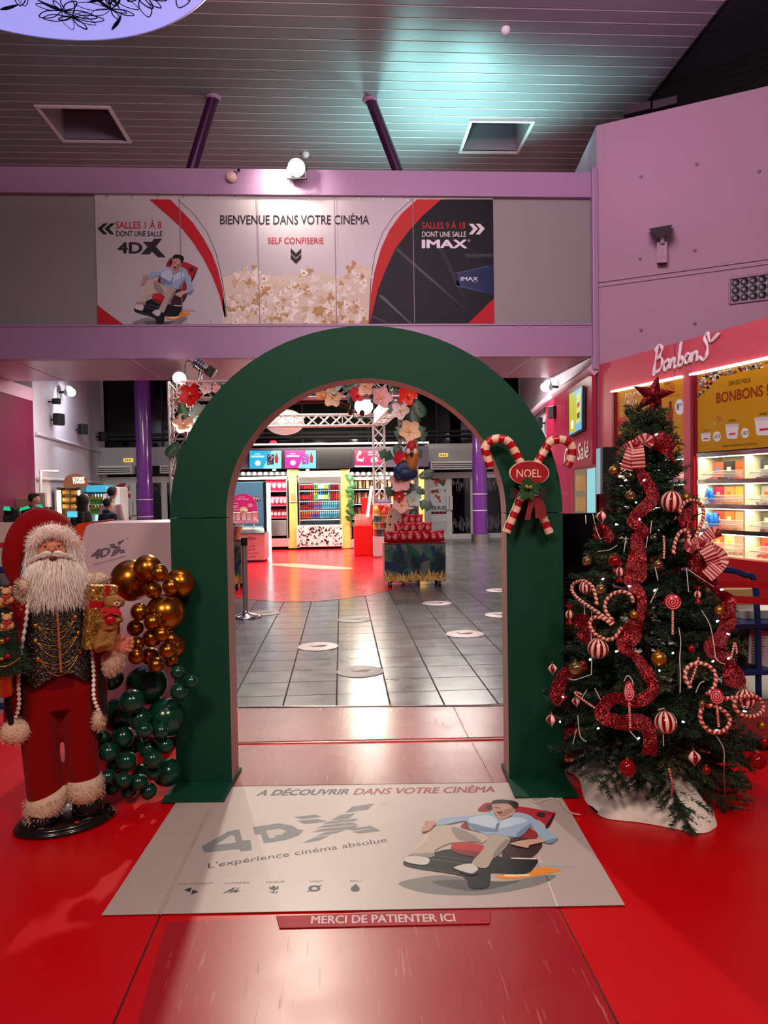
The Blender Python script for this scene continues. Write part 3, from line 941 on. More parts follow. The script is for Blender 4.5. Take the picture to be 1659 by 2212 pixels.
# ================================================================== printed floor mat
MATQ = [V((-0.909, 2.66, 0)), V((1.021, 2.557, 0)), V((1.085, 3.68, 0)), V((-0.845, 3.80, 0))]
root = MB().prism([p + V((0, 0, 0.0045)) for p in MATQ], (0, 0, 0.002)).build('floor_mat', mat('mat_vinyl', '#b3a19a', 0.38, var=0.07, vs=5, bump=0.05, bs=30))
tag(root, 'large pale printed vinyl mat with an armchair picture lying under the arch', 'mat')
PM = Palette()
fa_ = MB()
g2 = lambda px, py, l=1: G(px, py, 0.0068 + 0.00012 * l)
cm = lambda x, y, l=1: g2(280 + x / 2.765, 1680 + y / 2.765, l)     # units of the lettering half
cc = lambda x, y, l=1: g2(860 + x / 4.1475, 1700 + y / 4.1475, l)   # units of the armchair half
man_print(fa_, lambda c: PM(c, 0.4), lambda x, y, i: cc(x, y, i))
GR = '#77777a'
txt(fa_, 'A DÉCOUVRIR', cm(757, 107), cm(1303, 99), cm(790, 72), PM('#4c4f54', .4), .05)
txt(fa_, 'DANS VOTRE CINÉMA', g2(763, 1716.5), g2(1068, 1711), g2(772, 1703), PM('#94474a', .4), .05)
for q in ([(430, 410), (590, 320), (655, 308), (675, 375), (722, 372), (730, 432), (660, 440), (655, 425), (445, 447)],):
    fa_.poly([cm(*p) for p in q], PM(GR, .4))
fa_.poly([cm(*p, 2) for p in ((520, 400), (600, 345), (625, 345), (635, 388))], PM('#b9aca8', .4))
fa_.poly([cm(*p) for p in ((735, 295), (890, 272), (970, 285), (1005, 308), (1040, 312), (1010, 345), (930, 372), (800, 392), (785, 340), (750, 338))], PM(GR, .4))
fa_.poly([cm(*p, 2) for p in ((815, 315), (900, 305), (935, 318), (910, 340), (870, 345), (868, 358), (835, 362), (820, 330))], PM('#bdb1ad', .4))
for q in ([(980, 235), (1105, 220), (1150, 232), (1030, 248)], [(995, 258), (1120, 246), (1185, 262), (1050, 276)], [(1285, 210), (1330, 172), (1460, 153), (1425, 190)], [(1200, 256), (1260, 222), (1350, 212), (1310, 245)], [(1150, 278), (1190, 262), (1365, 242), (1350, 258)], [(1115, 300), (1170, 282), (1330, 266), (1365, 280)], [(1090, 325), (1140, 306), (1370, 284), (1340, 305)], [(1110, 350), (1170, 325), (1290, 310), (1240, 330)], [(1030, 392), (1100, 358), (1200, 342), (1130, 375)], [(1300, 305), (1440, 287), (1465, 298), (1330, 315)], [(1330, 322), (1470, 300), (1500, 317), (1370, 334)]):
    fa_.poly([cm(*p) for p in q], PM(GR, .4))
txt(fa_, '®', cm(1492, 168), cm(1548, 164), cm(1497, 146), PM('#9c9496', .4))
txt(fa_, "L'expérience cinéma absolue", cm(468, 540), cm(1538, 383), cm(472, 508), PM('#3c3a42', .4), .0)
for s_, a_, b2, t_ in (('MOUVEMENT', (282, 641), (494, 635), (290, 630)), ('LUMIERE', (565, 635), (712, 631), (575, 624)), ('ODEUR', (812, 629), (925, 625), (818, 618)), ('VENT', (1066, 624), (1152, 623), (1074, 614)), ('EAU', (1313, 621), (1378, 620), (1320, 611))):
    txt(fa_, s_, cm(*a_), cm(*b2), cm(*t_), PM('#6a5f62', .4), .0)
DK = '#33343a'
for q in ([(323, 668), (372, 655), (360, 684)], [(378, 668), (412, 682), (365, 698)], [(550, 694), (612, 660), (640, 652), (612, 670), (628, 670)], [(588, 690), (640, 664), (662, 650), (640, 674), (665, 674), (620, 692), (634, 680)], [(832, 645), (845, 655), (860, 643), (876, 655), (890, 645), (888, 666), (862, 672), (838, 666)], [(857, 672), (866, 672), (864, 690), (853, 690)], [(832, 676), (852, 684), (848, 688)], [(868, 684), (892, 676), (876, 690)], [(1350, 632), (1372, 655), (1376, 668), (1362, 679), (1336, 680), (1320, 670), (1322, 657)]):
    fa_.poly([cm(*p) for p in q], PM(DK, .4))
ring = [(1104 + 36 * math.cos(t), 661 + 19 * math.sin(t)) for t in [k * 0.314 for k in range(21)]]
ri2 = [(1104 + 17 * math.cos(t), 661 + 9 * math.sin(t)) for t in [k * 0.314 for k in range(21)]]
for i in range(20):
    fa_.poly([cm(*ring[i]), cm(*ring[i + 1]), cm(*ri2[i + 1]), cm(*ri2[i])], PM(DK, .4))
fa_.poly([cm(*p) for p in ((1120, 645), (1152, 640), (1138, 650))], PM(DK, .4))
fa_.poly([cm(*p) for p in ((1088, 677), (1056, 682), (1070, 672))], PM(DK, .4))
for a_, b2 in (((165, 822), (470, 190)), ((182, 822), (478, 190))):
    fa_.add([cm(*a_), cm(a_[0] + 4, a_[1]), cm(b2[0] + 2, b2[1]), cm(*b2)], [(0, 1, 2, 3)], PM('#8d7d78', .5))
fa_.add([g2(1203, 1958), g2(1206, 1958), g2(1165, 1850), g2(1163, 1850)], [(0, 1, 2, 3)], PM('#d9cdc8', .4))
fa_.build('print', PM.m, root)
# waiting strip in front of the mat
stp = [g2(595, 1977, -18), g2(1062, 1967, -18), g2(1058, 1998, -18), g2(602, 2007, -18)]
stp = [V((p.x, p.y, 0.0045)) for p in (G(597, 1982), G(1060, 1969), G(1058, 1998), G(604, 2008))]
root = MB().prism(stp, (0, 0, 0.0015)).build('floor_strip', mat('strip_vinyl', '#a31226', 0.55, spec=0.25, var=0.06))
tag(root, 'red floor strip with white lettering in front of the printed mat', 'floor sign')
pr = MB()
txt(pr, 'MERCI DE PATIENTER ICI', G(672, 1995, 0.0066), G(984, 1990, 0.0066), G(674, 1977.5, 0.0066), 0, .04)
pr.build('lettering', flat('#cdb0b4', .45), root)

# clear protective film over the middle of the mat and threshold
# ================================================================== green arch
AR = V((0.128, 3.78, 0)); ANG = -0.065
ex_ = V((math.cos(ANG), math.sin(ANG), 0)); ey_ = V((-math.sin(ANG), math.cos(ANG), 0))
M_green = mat('arch_green_felt', '#073c2a', 0.62, spec=0.25, var=0.1, vs=3, bump=0.1, bs=60)
M_greenin = mat('arch_inner_edge', '#b0897f', 0.45, var=0.05)
a3 = lambda x, y, z: AR + ex_ * x + ey_ * y + V((0, 0, z))
arch = empty('entrance_arch', AR, 'dark green free-standing arch over the entrance, with a candy cane sign on its right post', 'arch')
Ro_, Ri_, ZS, TOP, TIN, D_ = 1.035, 0.738, 1.423, 2.414, 2.14, 0.17
n = 48
of = [(Ro_ * math.cos(math.pi * k / n), ZS + 0.004 + (TOP - ZS) * math.sin(math.pi * k / n)) for k in range(n + 1)]
inn = [(Ri_ * math.cos(math.pi * k / n), ZS + 0.004 + (TIN - ZS) * math.sin(math.pi * k / n)) for k in range(n + 1)]
bow = MB()
bow.loft([[a3(o_[0], 0, o_[1]), a3(o_[0], D_, o_[1]), a3(i_[0], D_, i_[1]), a3(i_[0], 0, i_[1])] for o_, i_ in zip(of, inn)], 0, True, False)
for fi in range(len(bow.f) - 2):
    if fi % 4 == 2:
        bow.m[fi] = 1
bow.build('bow', [M_green, M_greenin], arch)
for sgn in (-1, 1):
    pb_ = MB()
    xo, xi = sgn * Ro_, sgn * Ri_
    pb_.hexa([a3(xo, 0, 0.01), a3(xi, 0, 0.01), a3(xi, 0, ZS), a3(xo, 0, ZS)], [a3(xo, D_, 0.01), a3(xi, D_, 0.01), a3(xi, D_, ZS), a3(xo, D_, ZS)])
    pb_.m[3] = 1
    pb_.build('post', [M_green, M_greenin], arch, fix=True)
    fp = MB()
    fp.hexa([a3(xo * 1.01, -0.235, 0.008), a3(xi * 0.985, -0.235, 0.008), a3(xi * 0.985, 0.2, 0.008), a3(xo * 1.01, 0.2, 0.008)], [a3(xo * 1.01, -0.235, 0.016), a3(xi * 0.985, -0.235, 0.016), a3(xi * 0.985, 0.2, 0.016), a3(xo * 1.01, 0.2, 0.016)])
    fp.build('foot_plate', M_green, arch, fix=True)

# ---- candy-cane NOEL sign on the right post
RED, CREAM = mat('candy_red_lacquer', '#a3101c', 0.3, var=0.05), mat('candy_cream_lacquer', '#e3b9a4', 0.35, var=0.05)
YS = 3.66
c8 = lambda x, y, Y=YS: A(800 + x / 3.318, 740 + y / 3.318, Y)


def sign_cane(pts, Y, name, parent):
    q = cat_rom([c8(x, y, Y) for x, y in pts], 8)
    L0 = [0]
    for i in range(1, len(q)):
        L0.append(L0[-1] + (q[i] - q[i - 1]).length)
    mb = MB()
    st = 0.032
    # resample evenly
    m_ = int(L0[-1] / 0.008)
    rs = []
    for k in range(m_ + 1):
        t = L0[-1] * k / m_
        i = max(1, next((i for i in range(1, len(L0)) if L0[i] >= t), len(L0) - 1))
        f = (t - L0[i - 1]) / max(1e-6, L0[i] - L0[i - 1])
        rs.append(q[i - 1].lerp(q[i], f))
    mb.tube(rs, 0.023, 12, stripe=lambda i, j: int((i * 0.008 + j / 12 * 0.02) / st) % 2)
    mb.build(name, [RED, CREAM], parent)


noel = empty('christmas_sign', c8(1140, 935, YS), 'oval red sign on two crossed candy canes hung on the right arch post', 'sign')
sign_cane([(860, 890), (845, 850), (830, 800), (825, 750), (860, 705), (910, 690), (965, 695), (1010, 735), (1045, 800), (1075, 860), (1130, 990), (1200, 1160), (1240, 1260), (1285, 1365)], YS, 'cane', noel)
sign_cane([(1405, 890), (1430, 850), (1445, 790), (1440, 740), (1400, 705), (1340, 695), (1285, 715), (1245, 780), (1210, 840), (1150, 960), (1080, 1110), (1030, 1230), (975, 1360)], YS - 0.015, 'cane', noel)
ov = lambda k, n, s=1.0, Y=0: c8(1140 + 142 * s * math.cos(2 * math.pi * k / n), 935 + 88 * s * math.sin(2 * math.pi * k / n) * (1 if s == 1 else 1), Y)
pl = MB().prism([ov(k, 40, 1.0, YS - 0.055) for k in range(40)], (0, 0.02, 0))
plq = pl.build('plaque', CREAM, noel)
pi_ = MB().prism([ov(k, 40, 0.955, YS - 0.057) for k in range(40)], (0, 0.01, 0))
pi_.build('face', mat('sign_red', '#9a1220', 0.4, var=0.05), plq)
tx = MB(); YT = YS - 0.0585
txt(tx, 'NOEL', c8(1048, 965, YT), c8(1225, 965, YT), c8(1048, 905, YT), 0, .012)
tx.build('lettering', flat('#e6c3b0', .5), plq)
lf = MB()
M_leafd = mat('holly_leaf_green', '#1d4a22', 0.35, var=0.2)


def leaf_poly(mb, c, d, L, wd, nrm, mi=0, cup=0.15, lobes=0):
    d = d.normalized(); sd = nrm.cross(d).normalized()
    n_ = 8
    top, bot, mid = [], [], []
    for k in range(n_ + 1):
        t = k / n_
        ww = wd * math.sin(math.pi * min(1, t * 0.96 + 0.04)) ** 0.8
        if lobes:
            ww *= 0.72 + 0.28 * math.cos(t * lobes * 2 * math.pi)
        m0 = c + d * (L * t) - nrm * (cup * L * t * t)
        mid.append(m0); top.append(m0 + sd * ww - nrm * ww * 0.15); bot.append(m0 - sd * ww - nrm * ww * 0.15)
    mb.loft([[top[k], mid[k], bot[k]] for k in range(n_ + 1)], mi, False, True, False)


for k in range(11):
    a_ = 2 * math.pi * k / 11 + R.uniform(-.2, .2)
    leaf_poly(lf, c8(1135, 1050, YS - 0.07), V((math.cos(a_), -0.25, math.sin(a_))), R.uniform(0.05, 0.085), 0.017, V((0, -1, 0)), 0, 0.1, 3)
lf.build('holly', M_leafd, noel)
bb = MB()
for k in range(5):
    bb.sphere(c8(1135 + R.uniform(-18, 18), 1045 + R.uniform(-14, 14), YS - 0.09), 0.009, 10, 6)
bb.build('berry', mat('berry_gold', '#b09050', 0.25, 0.6), noel)
rbn = MB()
for pts in ([(1135, 1090), (1150, 1150), (1135, 1220), (1125, 1270)], [(1165, 1100), (1190, 1150), (1200, 1210), (1200, 1260)], [(1180, 1100), (1220, 1140), (1240, 1200), (1235, 1260)]):
    q = cat_rom([c8(x, y, YS - 0.05) for x, y in pts], 5)
    rbn.loft([[p + V((-.014, 0, 0)), p + V((.014, -.004, 0))] for p in q], 0, False, True, False)
for s_ in (-1, 1):
    for k in range(5):
        q = cat_rom([c8(1135 + s_ * x, y, YS - 0.06) for x, y in ((10, 1050), (70, 1060 + k * 10), (120 + k * 4, 1040 + k * 18))], 5)
        rbn.tube(q, 0.0022, 5, 1)
rbn.build('ribbon', [mat('plaid_ribbon', '#7a1420', 0.6, var=0.35, vs=60), mat('wine_twig', '#5a1018', 0.5)], noel)
# ================================================================== life-size bearded figure on the left
# built in its own upright frame (facing -y), then turned to face the entrance mat
FB = A(119, 1073, 3.45)
FD = math.hypot(FB.x, FB.y)
FANG = math.atan2(-FB.x, FB.y)
KP, KZ = 3.365 * 0.909 / FPX, 3.43 / FPX
MF = Matrix.Translation((FB.x, FB.y, 0)) @ Matrix.Rotation(FANG, 4, 'Z')
MFI = MF.inverted()
s3 = lambda px, py, dy=0.0: V(((px - 119 - 0.02 * (py - 1073)) * KP * (1 + dy / FD), dy, H + (1073 - py) * KZ * (1 + dy / FD)))
M_velvet = mat('red_velvet', '#7c050a', 0.85, spec=0.08, sheen=0.06, var=0.1, vs=10, bump=0.1, bs=120)
M_velvet2 = mat('dark_red_velvet', '#5e070c', 0.85, spec=0.08, var=0.1)
M_fur = mat('cream_fur', '#d2b39a', 0.95, var=0.15, vs=40, bump=0.9, bs=90)
M_hair = mat('white_hair', '#f0e2da', 0.7, var=0.08, vs=30)
M_skin = mat('doll_skin', '#c4775c', 0.5, var=0.06, vs=20)
M_lips = mat('lip_paint', '#5c1518', 0.4)
M_gold = mat('polished_gold', '#c98a2a', 0.25, 0.9, var=0.05)
M_blk = mat('black_patent', '#120c0b', 0.22, coat=0.5, var=0.1)


def vest_mat():
    m = mat('embossed_vest', '#26221f', 0.42, 0.25, var=0)
    N, L, b = nodes(m)
    tc = N.new('ShaderNodeTexCoord')
    vo = N.new('ShaderNodeTexVoronoi'); vo.inputs['Scale'].default_value = 34; vo.inputs['Randomness'].default_value = 0.35
    L.new(tc.outputs['Object'], vo.inputs['Vector'])
    wv = N.new('ShaderNodeMath'); wv.operation = 'SINE'
    mu_ = N.new('ShaderNodeMath'); mu_.operation = 'MULTIPLY'; mu_.inputs[1].default_value = 16
    L.new(vo.outputs['Distance'], mu_.inputs[0]); L.new(mu_.outputs[0], wv.inputs[0])
    mr = N.new('ShaderNodeMapRange'); mr.inputs[1].default_value = 0.3; mr.inputs[2].default_value = 0.95
    L.new(wv.outputs[0], mr.inputs[0])
    mx = N.new('ShaderNodeMix'); mx.data_type = 'RGBA'; mx.inputs[6].default_value = C('#4d4842'); mx.inputs[7].default_value = C('#15120f')
    L.new(mr.outputs[0], mx.inputs[0]); L.new(mx.outputs[2], b.inputs['Base Color'])
    bp_n = N.new('ShaderNodeBump'); bp_n.inputs['Strength'].default_value = 0.8; bp_n.inputs['Distance'].default_value = 0.004
    L.new(wv.outputs[0], bp_n.inputs['Height']); L.new(bp_n.outputs['Normal'], b.inputs['Normal'])
    return m


def glitter(name, col, col2, scale, rough=0.35):
    m = mat(name, col, rough, 0.5, var=0)
    N, L, b = nodes(m)
    tc = N.new('ShaderNodeTexCoord')
    vo = N.new('ShaderNodeTexVoronoi'); vo.inputs['Scale'].default_value = scale
    L.new(tc.outputs['Object'], vo.inputs['Vector'])
    sp = N.new('ShaderNodeSeparateColor'); L.new(vo.outputs['Color'], sp.inputs[0])
    mr = N.new('ShaderNodeMapRange'); mr.inputs[1].default_value = 0.62; mr.inputs[2].default_value = 1.0
    L.new(sp.outputs[0], mr.inputs[0])
    mx = N.new('ShaderNodeMix'); mx.data_type = 'RGBA'; mx.inputs[6].default_value = C(col); mx.inputs[7].default_value = C(col2)
    L.new(mr.outputs[0], mx.inputs[0]); L.new(mx.outputs[2], b.inputs['Base Color'])
    vm = N.new('ShaderNodeVectorMath'); vm.operation = 'SUBTRACT'; vm.inputs[1].default_value = (0.5, 0.5, 0.5)
    L.new(vo.outputs['Color'], vm.inputs[0])
    sc_ = N.new('ShaderNodeVectorMath'); sc_.operation = 'SCALE'; sc_.inputs['Scale'].default_value = 0.9
    L.new(vm.outputs[0], sc_.inputs[0])
    ge = N.new('ShaderNodeNewGeometry')
    av = N.new('ShaderNodeVectorMath'); av.operation = 'ADD'
    L.new(ge.outputs['Normal'], av.inputs[0]); L.new(sc_.outputs[0], av.inputs[1])
    nv = N.new('ShaderNodeVectorMath'); nv.operation = 'NORMALIZE'; L.new(av.outputs[0], nv.inputs[0])
    L.new(nv.outputs[0], b.inputs['Normal'])
    return m


M_glit = glitter('red_glitter_fabric', '#56030a', '#e02c38', 260)
M_goldseq = glitter('gold_sequin_paper', '#8f6420', '#f2d080', 190, 0.3)


def hair(mb, p, d, L, wd, droop=0.3, mi=0, seg=3, curl=0.1):
    d = V(d).normalized()
    sd = d.cross(V((R.uniform(-1, 1), R.uniform(-1, 1), R.uniform(-1, 1)))).normalized()
    pts, q = [], V(p)
    for k in range(seg + 1):
        t = k / seg
        ww = wd * (1 - t * 0.85)
        pts.append([q + sd * ww, q - sd * ww])
        d = (d + V((R.uniform(-curl, curl), R.uniform(-curl, curl), -droop / seg + R.uniform(-curl, curl) * .5))).normalized()
        q = q + d * (L / seg)
    mb.loft(pts, mi, False, True, False)


def fur_ball(mb, c, r, n, L, wd=0.0012, droop=0.2, mi=0):
    rx, ry, rz = (r, r, r) if isinstance(r, float) else r
    for i in range(n):
        z = R.uniform(-1, 1); a_ = R.uniform(0, 2 * math.pi); q = math.sqrt(1 - z * z)
        u_ = V((q * math.cos(a_), q * math.sin(a_), z))
        if u_.y > 0.5:
            continue
        hair(mb, V(c) + V((u_.x * rx, u_.y * ry, u_.z * rz)), V((u_.x / rx, u_.y / ry, u_.z / rz)), L, wd, droop, mi, 2, 0.25)


def er(px, py, hw, hd, dy=0.0, n=28, tilt=0.0):
    c = s3(px, py, dy)
    return [c + V((math.cos(2 * math.pi * k / n) * hw * KP, math.sin(2 * math.pi * k / n) * hd, tilt * math.cos(2 * math.pi * k / n) * hw * KP)) for k in range(n)]


fig = empty('christmas_figure', V((0, 0, 0)), 'life-size christmas figure, white beard, red velvet coat, embossed dark vest', 'figure', None)
# stand
st = MB()
cx, cy = (MFI @ G(143, 1776))[:2]
M_st = Matrix.Translation((cx, cy, 0)) @ Matrix.Rotation(0.12, 4, 'Z') @ Matrix.Diagonal((1.25, 0.92, 1, 1))
st.lathe([(0, 0.004), (0.178, 0.004), (0.182, 0.012), (0.176, 0.02), (0.17, 0.022), (0.172, 0.03), (0.164, 0.038), (0.15, 0.043), (0, 0.045)], (0, 0, 0), 48, 0, M_st)
sto = st.build('stand', M_blk, fig)
kn = MB().sphere(V((cx + 0.045, cy - 0.135, 0.047)), (0.012, 0.01, 0.005), 12, 8)
kn.build('button', mat('red_button', '#b01018', 0.3), sto)
# shoes
for px, py, ang in ((100, 1757, 0.35), (188, 1738, -0.05)):
    c = MFI @ G(px, py + 4, 0.045)
    M_ = Matrix.Translation(c) @ Matrix.Rotation(-ang * 0.5, 4, 'Z')
    sh_ = MB()
    sh_.loft([[M_ @ V((math.cos(t) * w_, y_, 0.002 + max(0, h_) * (0.5 + 0.5 * math.sin(t)))) for t in [k * 2 * math.pi / 16 for k in range(16)]] for y_, w_, h_ in ((0.13, 0.03, 0.05), (0.12, 0.05, 0.09), (0.06, 0.056, 0.12), (0.0, 0.06, 0.1), (-0.06, 0.067, 0.085), (-0.10, 0.055, 0.07), (-0.118, 0.03, 0.045), (-0.122, 0.008, 0.02))])
    sh_.tube([c + V((0, 0.02, 0.06)), c + V((0, 0.03, 0.2))], [0.05, 0.042], 16)
    so = MB()
    so.loft([[M_ @ V((math.cos(t) * w_, y_, 0.008 + 0.008 * math.sin(t))) for t in [k * 2 * math.pi / 12 for k in range(12)]] for y_, w_ in ((0.13, 0.04), (0.06, 0.062), (-0.06, 0.072), (-0.11, 0.05), (-0.126, 0.015))])
    ob = sh_.build('shoe', M_blk, fig)
    so.build('sole', M_blk, ob)
# trousers
tr = MB()
tr.loft([er(125, 1300, 70, 0.10), er(125, 1400, 76, 0.105), er(124, 1470, 80, 0.11), er(123, 1520, 80, 0.10)])
tr.loft([er(84, 1480, 40, 0.10), er(80, 1560, 42, 0.092), er(84, 1620, 41, 0.085), er(90, 1680, 41, 0.082), er(93, 1712, 41, 0.082)])
tr.loft([er(166, 1480, 38, 0.10), er(167, 1560, 38, 0.09), er(172, 1620, 37, 0.085), er(176, 1680, 38, 0.082), er(178, 1700, 39, 0.082)])
remesh(tr.build('trousers', M_velvet, fig), 0.009, 6)
for px, py, hw, tl in ((94, 1722, 45, 0.28), (179, 1702, 40, 0.02)):
    cf = MB()
    cf.loft([er(px, py - 26, hw * .8, 0.075, tilt=tl), er(px, py - 22, hw, 0.095, tilt=tl), er(px, py, hw * 1.06, 0.105, tilt=tl), er(px, py + 20, hw * 1.0, 0.098, tilt=tl), er(px, py + 26, hw * .8, 0.075, tilt=tl)], 0, True)
    c = s3(px, py)
    for i in range(500):
        a_ = R.uniform(0, 2 * math.pi); zz = R.uniform(-1, 1)
        if math.sin(a_) > 0.4: continue
        p = c + V((math.cos(a_) * hw * 1.05 * KP, math.sin(a_) * 0.103, zz * 24 * KP + tl * math.cos(a_) * hw * KP))
        hair(cf, p, (math.cos(a_), math.sin(a_), -0.3), 0.014, 0.0014, 0.3, 0, 2, .3)
    cf.build('trouser_cuff', M_fur, fig)
# torso under the vest and coat
to = MB()
to.loft([er(122, 1235, 50, 0.085), er(122, 1262, 66, 0.1), er(122, 1320, 66, 0.105), er(123, 1400, 70, 0.11), er(123, 1470, 74, 0.112)])
to.build('torso', M_velvet2, fig)
# vest: front shell with pointed hem and bottom notch
ve = MB()
rows, colsn = 26, 40
hem = lambda u: 1452 + (26 * max(0, 1 - abs(u + 0.52) / 0.5) + 22 * max(0, 1 - abs(u - 0.62) / 0.45)) - 4 * max(0, 1 - abs(u - 0.03) / 0.2)
grid = []
for i in range(rows + 1):
    t = i / rows
    row = []
    for j in range(colsn + 1):
        u = -1 + 2 * j / colsn
        py = 1262 + (hem(u) - 1262) * t
        hw = 64 + 14 * t
        a_ = u * 1.35
        cxp = 121 + 3 * t
        row.append(s3(cxp + math.sin(a_) * hw, py, -math.cos(a_) * (0.128 + 0.012 * math.sin(t * 3))))
    grid.append(row)
ve.loft(grid, 0, False, True, False)
vo_ = ve.build('vest', vest_mat(), fig)
vo_.modifiers.new('thickness', 'SOLIDIFY').thickness = 0.006
vs_ = lambda px, py, lift=0.0: s3(px, py, -math.cos(math.asin(max(-1, min(1, (px - 122) / 72.0)))) * 0.138 - 0.008 - lift)
c1 = lambda x, y, l=0.0: vs_(x / 6.146, 1200 + y / 6.146, l)
zp = MB()
for k in range(60):
    t = k / 59
    p = c1(735 + 55 * t, 560 + 960 * t)
    zp.box(p, (0.011, 0.006, 0.0045), bev=0.001)
zp.build('zip', mat('champagne_zip', '#b9805c', 0.3, 0.8), vo_)
for (x, y) in ((457, 885), (987, 815), (455, 1085), (1025, 1030), (487, 1325), (1042, 1275)):
    p = c1(x, y)
    Mb = Matrix.Translation(p) @ Matrix.Rotation(math.pi / 2, 4, 'X')
    MB().lathe([(0, 0.006), (0.007, 0.005), (0.0115, 0.002), (0.0115, -0.002)], (0, 0, 0), 16, 0, Mb).build('button', M_gold, vo_)
for a_, b2 in (((487, 885), (975, 850)), ((480, 1095), (1010, 1060)), ((510, 1340), (1030, 1310))):
    for sag in (90, 150, 240):
        q = []
        for k in range(15):
            t = k / 14
            x = a_[0] + (b2[0] - a_[0]) * t; y = a_[1] + (b2[1] - a_[1]) * t + sag * 4 * t * (1 - t)
            q.append(c1(x, y, 0.004))
        ch = MB().tube(q, 0.0011, 5)
        ch.build('chain', M_gold, vo_)
# coat: open shell around sides and back, with lace edges and fur tips
co = MB()
prof = [(1250, 70, 0.1, 40), (1275, 92, 0.115, 56), (1330, 100, 0.122, 64), (1400, 104, 0.124, 76), (1450, 106, 0.125, 80), (1500, 107, 0.122, 80), (1540, 108, 0.12, 94), (1568, 108, 0.115, 103)]
grid = []
for py, hw, hd, eo in prof:
    row = []
    n = 44
    t0 = -math.acos(eo / hw)
    for k in range(n + 1):
        th_ = t0 + (math.pi - 2 * t0) * k / n
        row.append(s3(119, py, 0) + V((math.cos(th_) * hw * KP, math.sin(th_) * hd, 0)))
    grid.append(row)
co.loft(grid, 0, False, True, False)
cot = co.build('coat', M_velvet, fig)
cot.modifiers.new('thickness', 'SOLIDIFY').thickness = 0.012
for e, sx in ((grid, 0), (grid, -1)):
    q = cat_rom([r[sx] + V((0, -0.008, 0)) for r in e[1:]], 26)
    lc = MB().tube(q, [0.008 + 0.003 * math.sin(i * 1.2) for i in range(len(q))], 8)
    lc.build('lace', M_hair, cot)
for pts in ([(22, 1450), (14, 1500), (22, 1545)], [(216, 1450), (218, 1500), (228, 1550)]):
    q = [s3(x, y, -0.09) for x, y in pts]
    bk = MB().tube(cat_rom(q, 5), 0.012, 8)
    bk.build('lining_edge', mat('black_velvet', '#060506', 0.9), cot)
for px, py, rx, rz in ((30, 1562, 32, 30), (210, 1562, 14, 22)):
    fb_ = MB()
    c = s3(px, py, -0.07)
    fb_.sphere(c, (rx * KP, 0.04, rz * KP), 20, 12)
    fur_ball(fb_, c, (rx * KP, 0.04, rz * KP), 300, 0.014)
    fb_.build('hem_fur', M_fur, cot)
# sleeves
sl = MB()
sl.tube(cat_rom([s3(205, 1262, 0), s3(228, 1310, -0.02), s3(232, 1370, -0.06), s3(240, 1425, -0.13)], 6), [0.055] * 6 + [0.06] * 7 + [0.055] * 6, 16)
sl.build('sleeve', M_velvet, fig)
sl = MB()
sl.tube(cat_rom([s3(45, 1262, 0), s3(18, 1310, -0.02), s3(6, 1380, -0.06), s3(0, 1440, -0.14)], 6), 0.055, 16)
sl.build('sleeve', M_velvet, fig)
cf = MB()
c = s3(249, 1428, -0.17)
Mc = Matrix.Translation(c) @ Matrix.Rotation(0.35, 4, 'Y')
cf.sphere((0, 0, 0), (0.046, 0.05, 0.085), 20, 12, 0, Mc)
for i in range(800):
    z = R.uniform(-1, 1); a_ = R.uniform(math.pi * 0.9, 2.1 * math.pi); q = math.sqrt(1 - z * z)
    u_ = V((q * math.cos(a_), q * math.sin(a_), z))
    hair(cf, Mc @ V((u_.x * .046, u_.y * .05, u_.z * .085)), u_ + V((0, 0, -.5)), 0.016, 0.0013, 0.3, 0, 2, .25)
cf.build('sleeve_cuff', M_fur, fig)
# open hand, palm to the front, four curled fingers and a thumb
hd = MB()
hp = lambda x, y, dy=0.0: s3(160 + x / 5.925, 1110 + y / 5.925, -0.2 + dy)
hd.loft([[c_ + V((0, math.cos(t) * a_, math.sin(t) * b_)) for t in [k * 2 * math.pi / 14 for k in range(14)]] for c_, a_, b_ in
         ((hp(535, 1735), 0.018, 0.03), (hp(560, 1725), 0.022, 0.042), (hp(610, 1720), 0.024, 0.05), (hp(660, 1725), 0.021, 0.045), (hp(690, 1730), 0.016, 0.036))])
for y0_, y1_, L_f, rr in ((1672, 1658, 1.0, 0.0098), (1708, 1702, 1.08, 0.0102), (1750, 1755, 1.02, 0.0098), (1790, 1808, 0.85, 0.009)):
    hd.tube(cat_rom([hp(650, y0_, 0.0), hp(650 + 55 * L_f, (y0_ + y1_) / 2, -0.012), hp(650 + 105 * L_f, y1_, -0.018), hp(650 + 118 * L_f, y1_ + 4, -0.04), hp(650 + 100 * L_f, y1_ + 6, -0.052)], 4), [rr] * 8 + [rr * .95] * 5 + [rr * .8] * 4, 10)
hd.tube(cat_rom([hp(575, 1700, -0.004), hp(600, 1660, -0.014), hp(640, 1625, -0.022), hp(662, 1600, -0.024)], 4), [0.014] * 4 + [0.0125] * 5 + [0.0105] * 4, 10)
hd.tube([hp(480, 1760, 0.03), hp(560, 1728, 0)], [0.026, 0.026], 12)
remesh(hd.build('hand', M_skin, fig), 0.0028, 2)
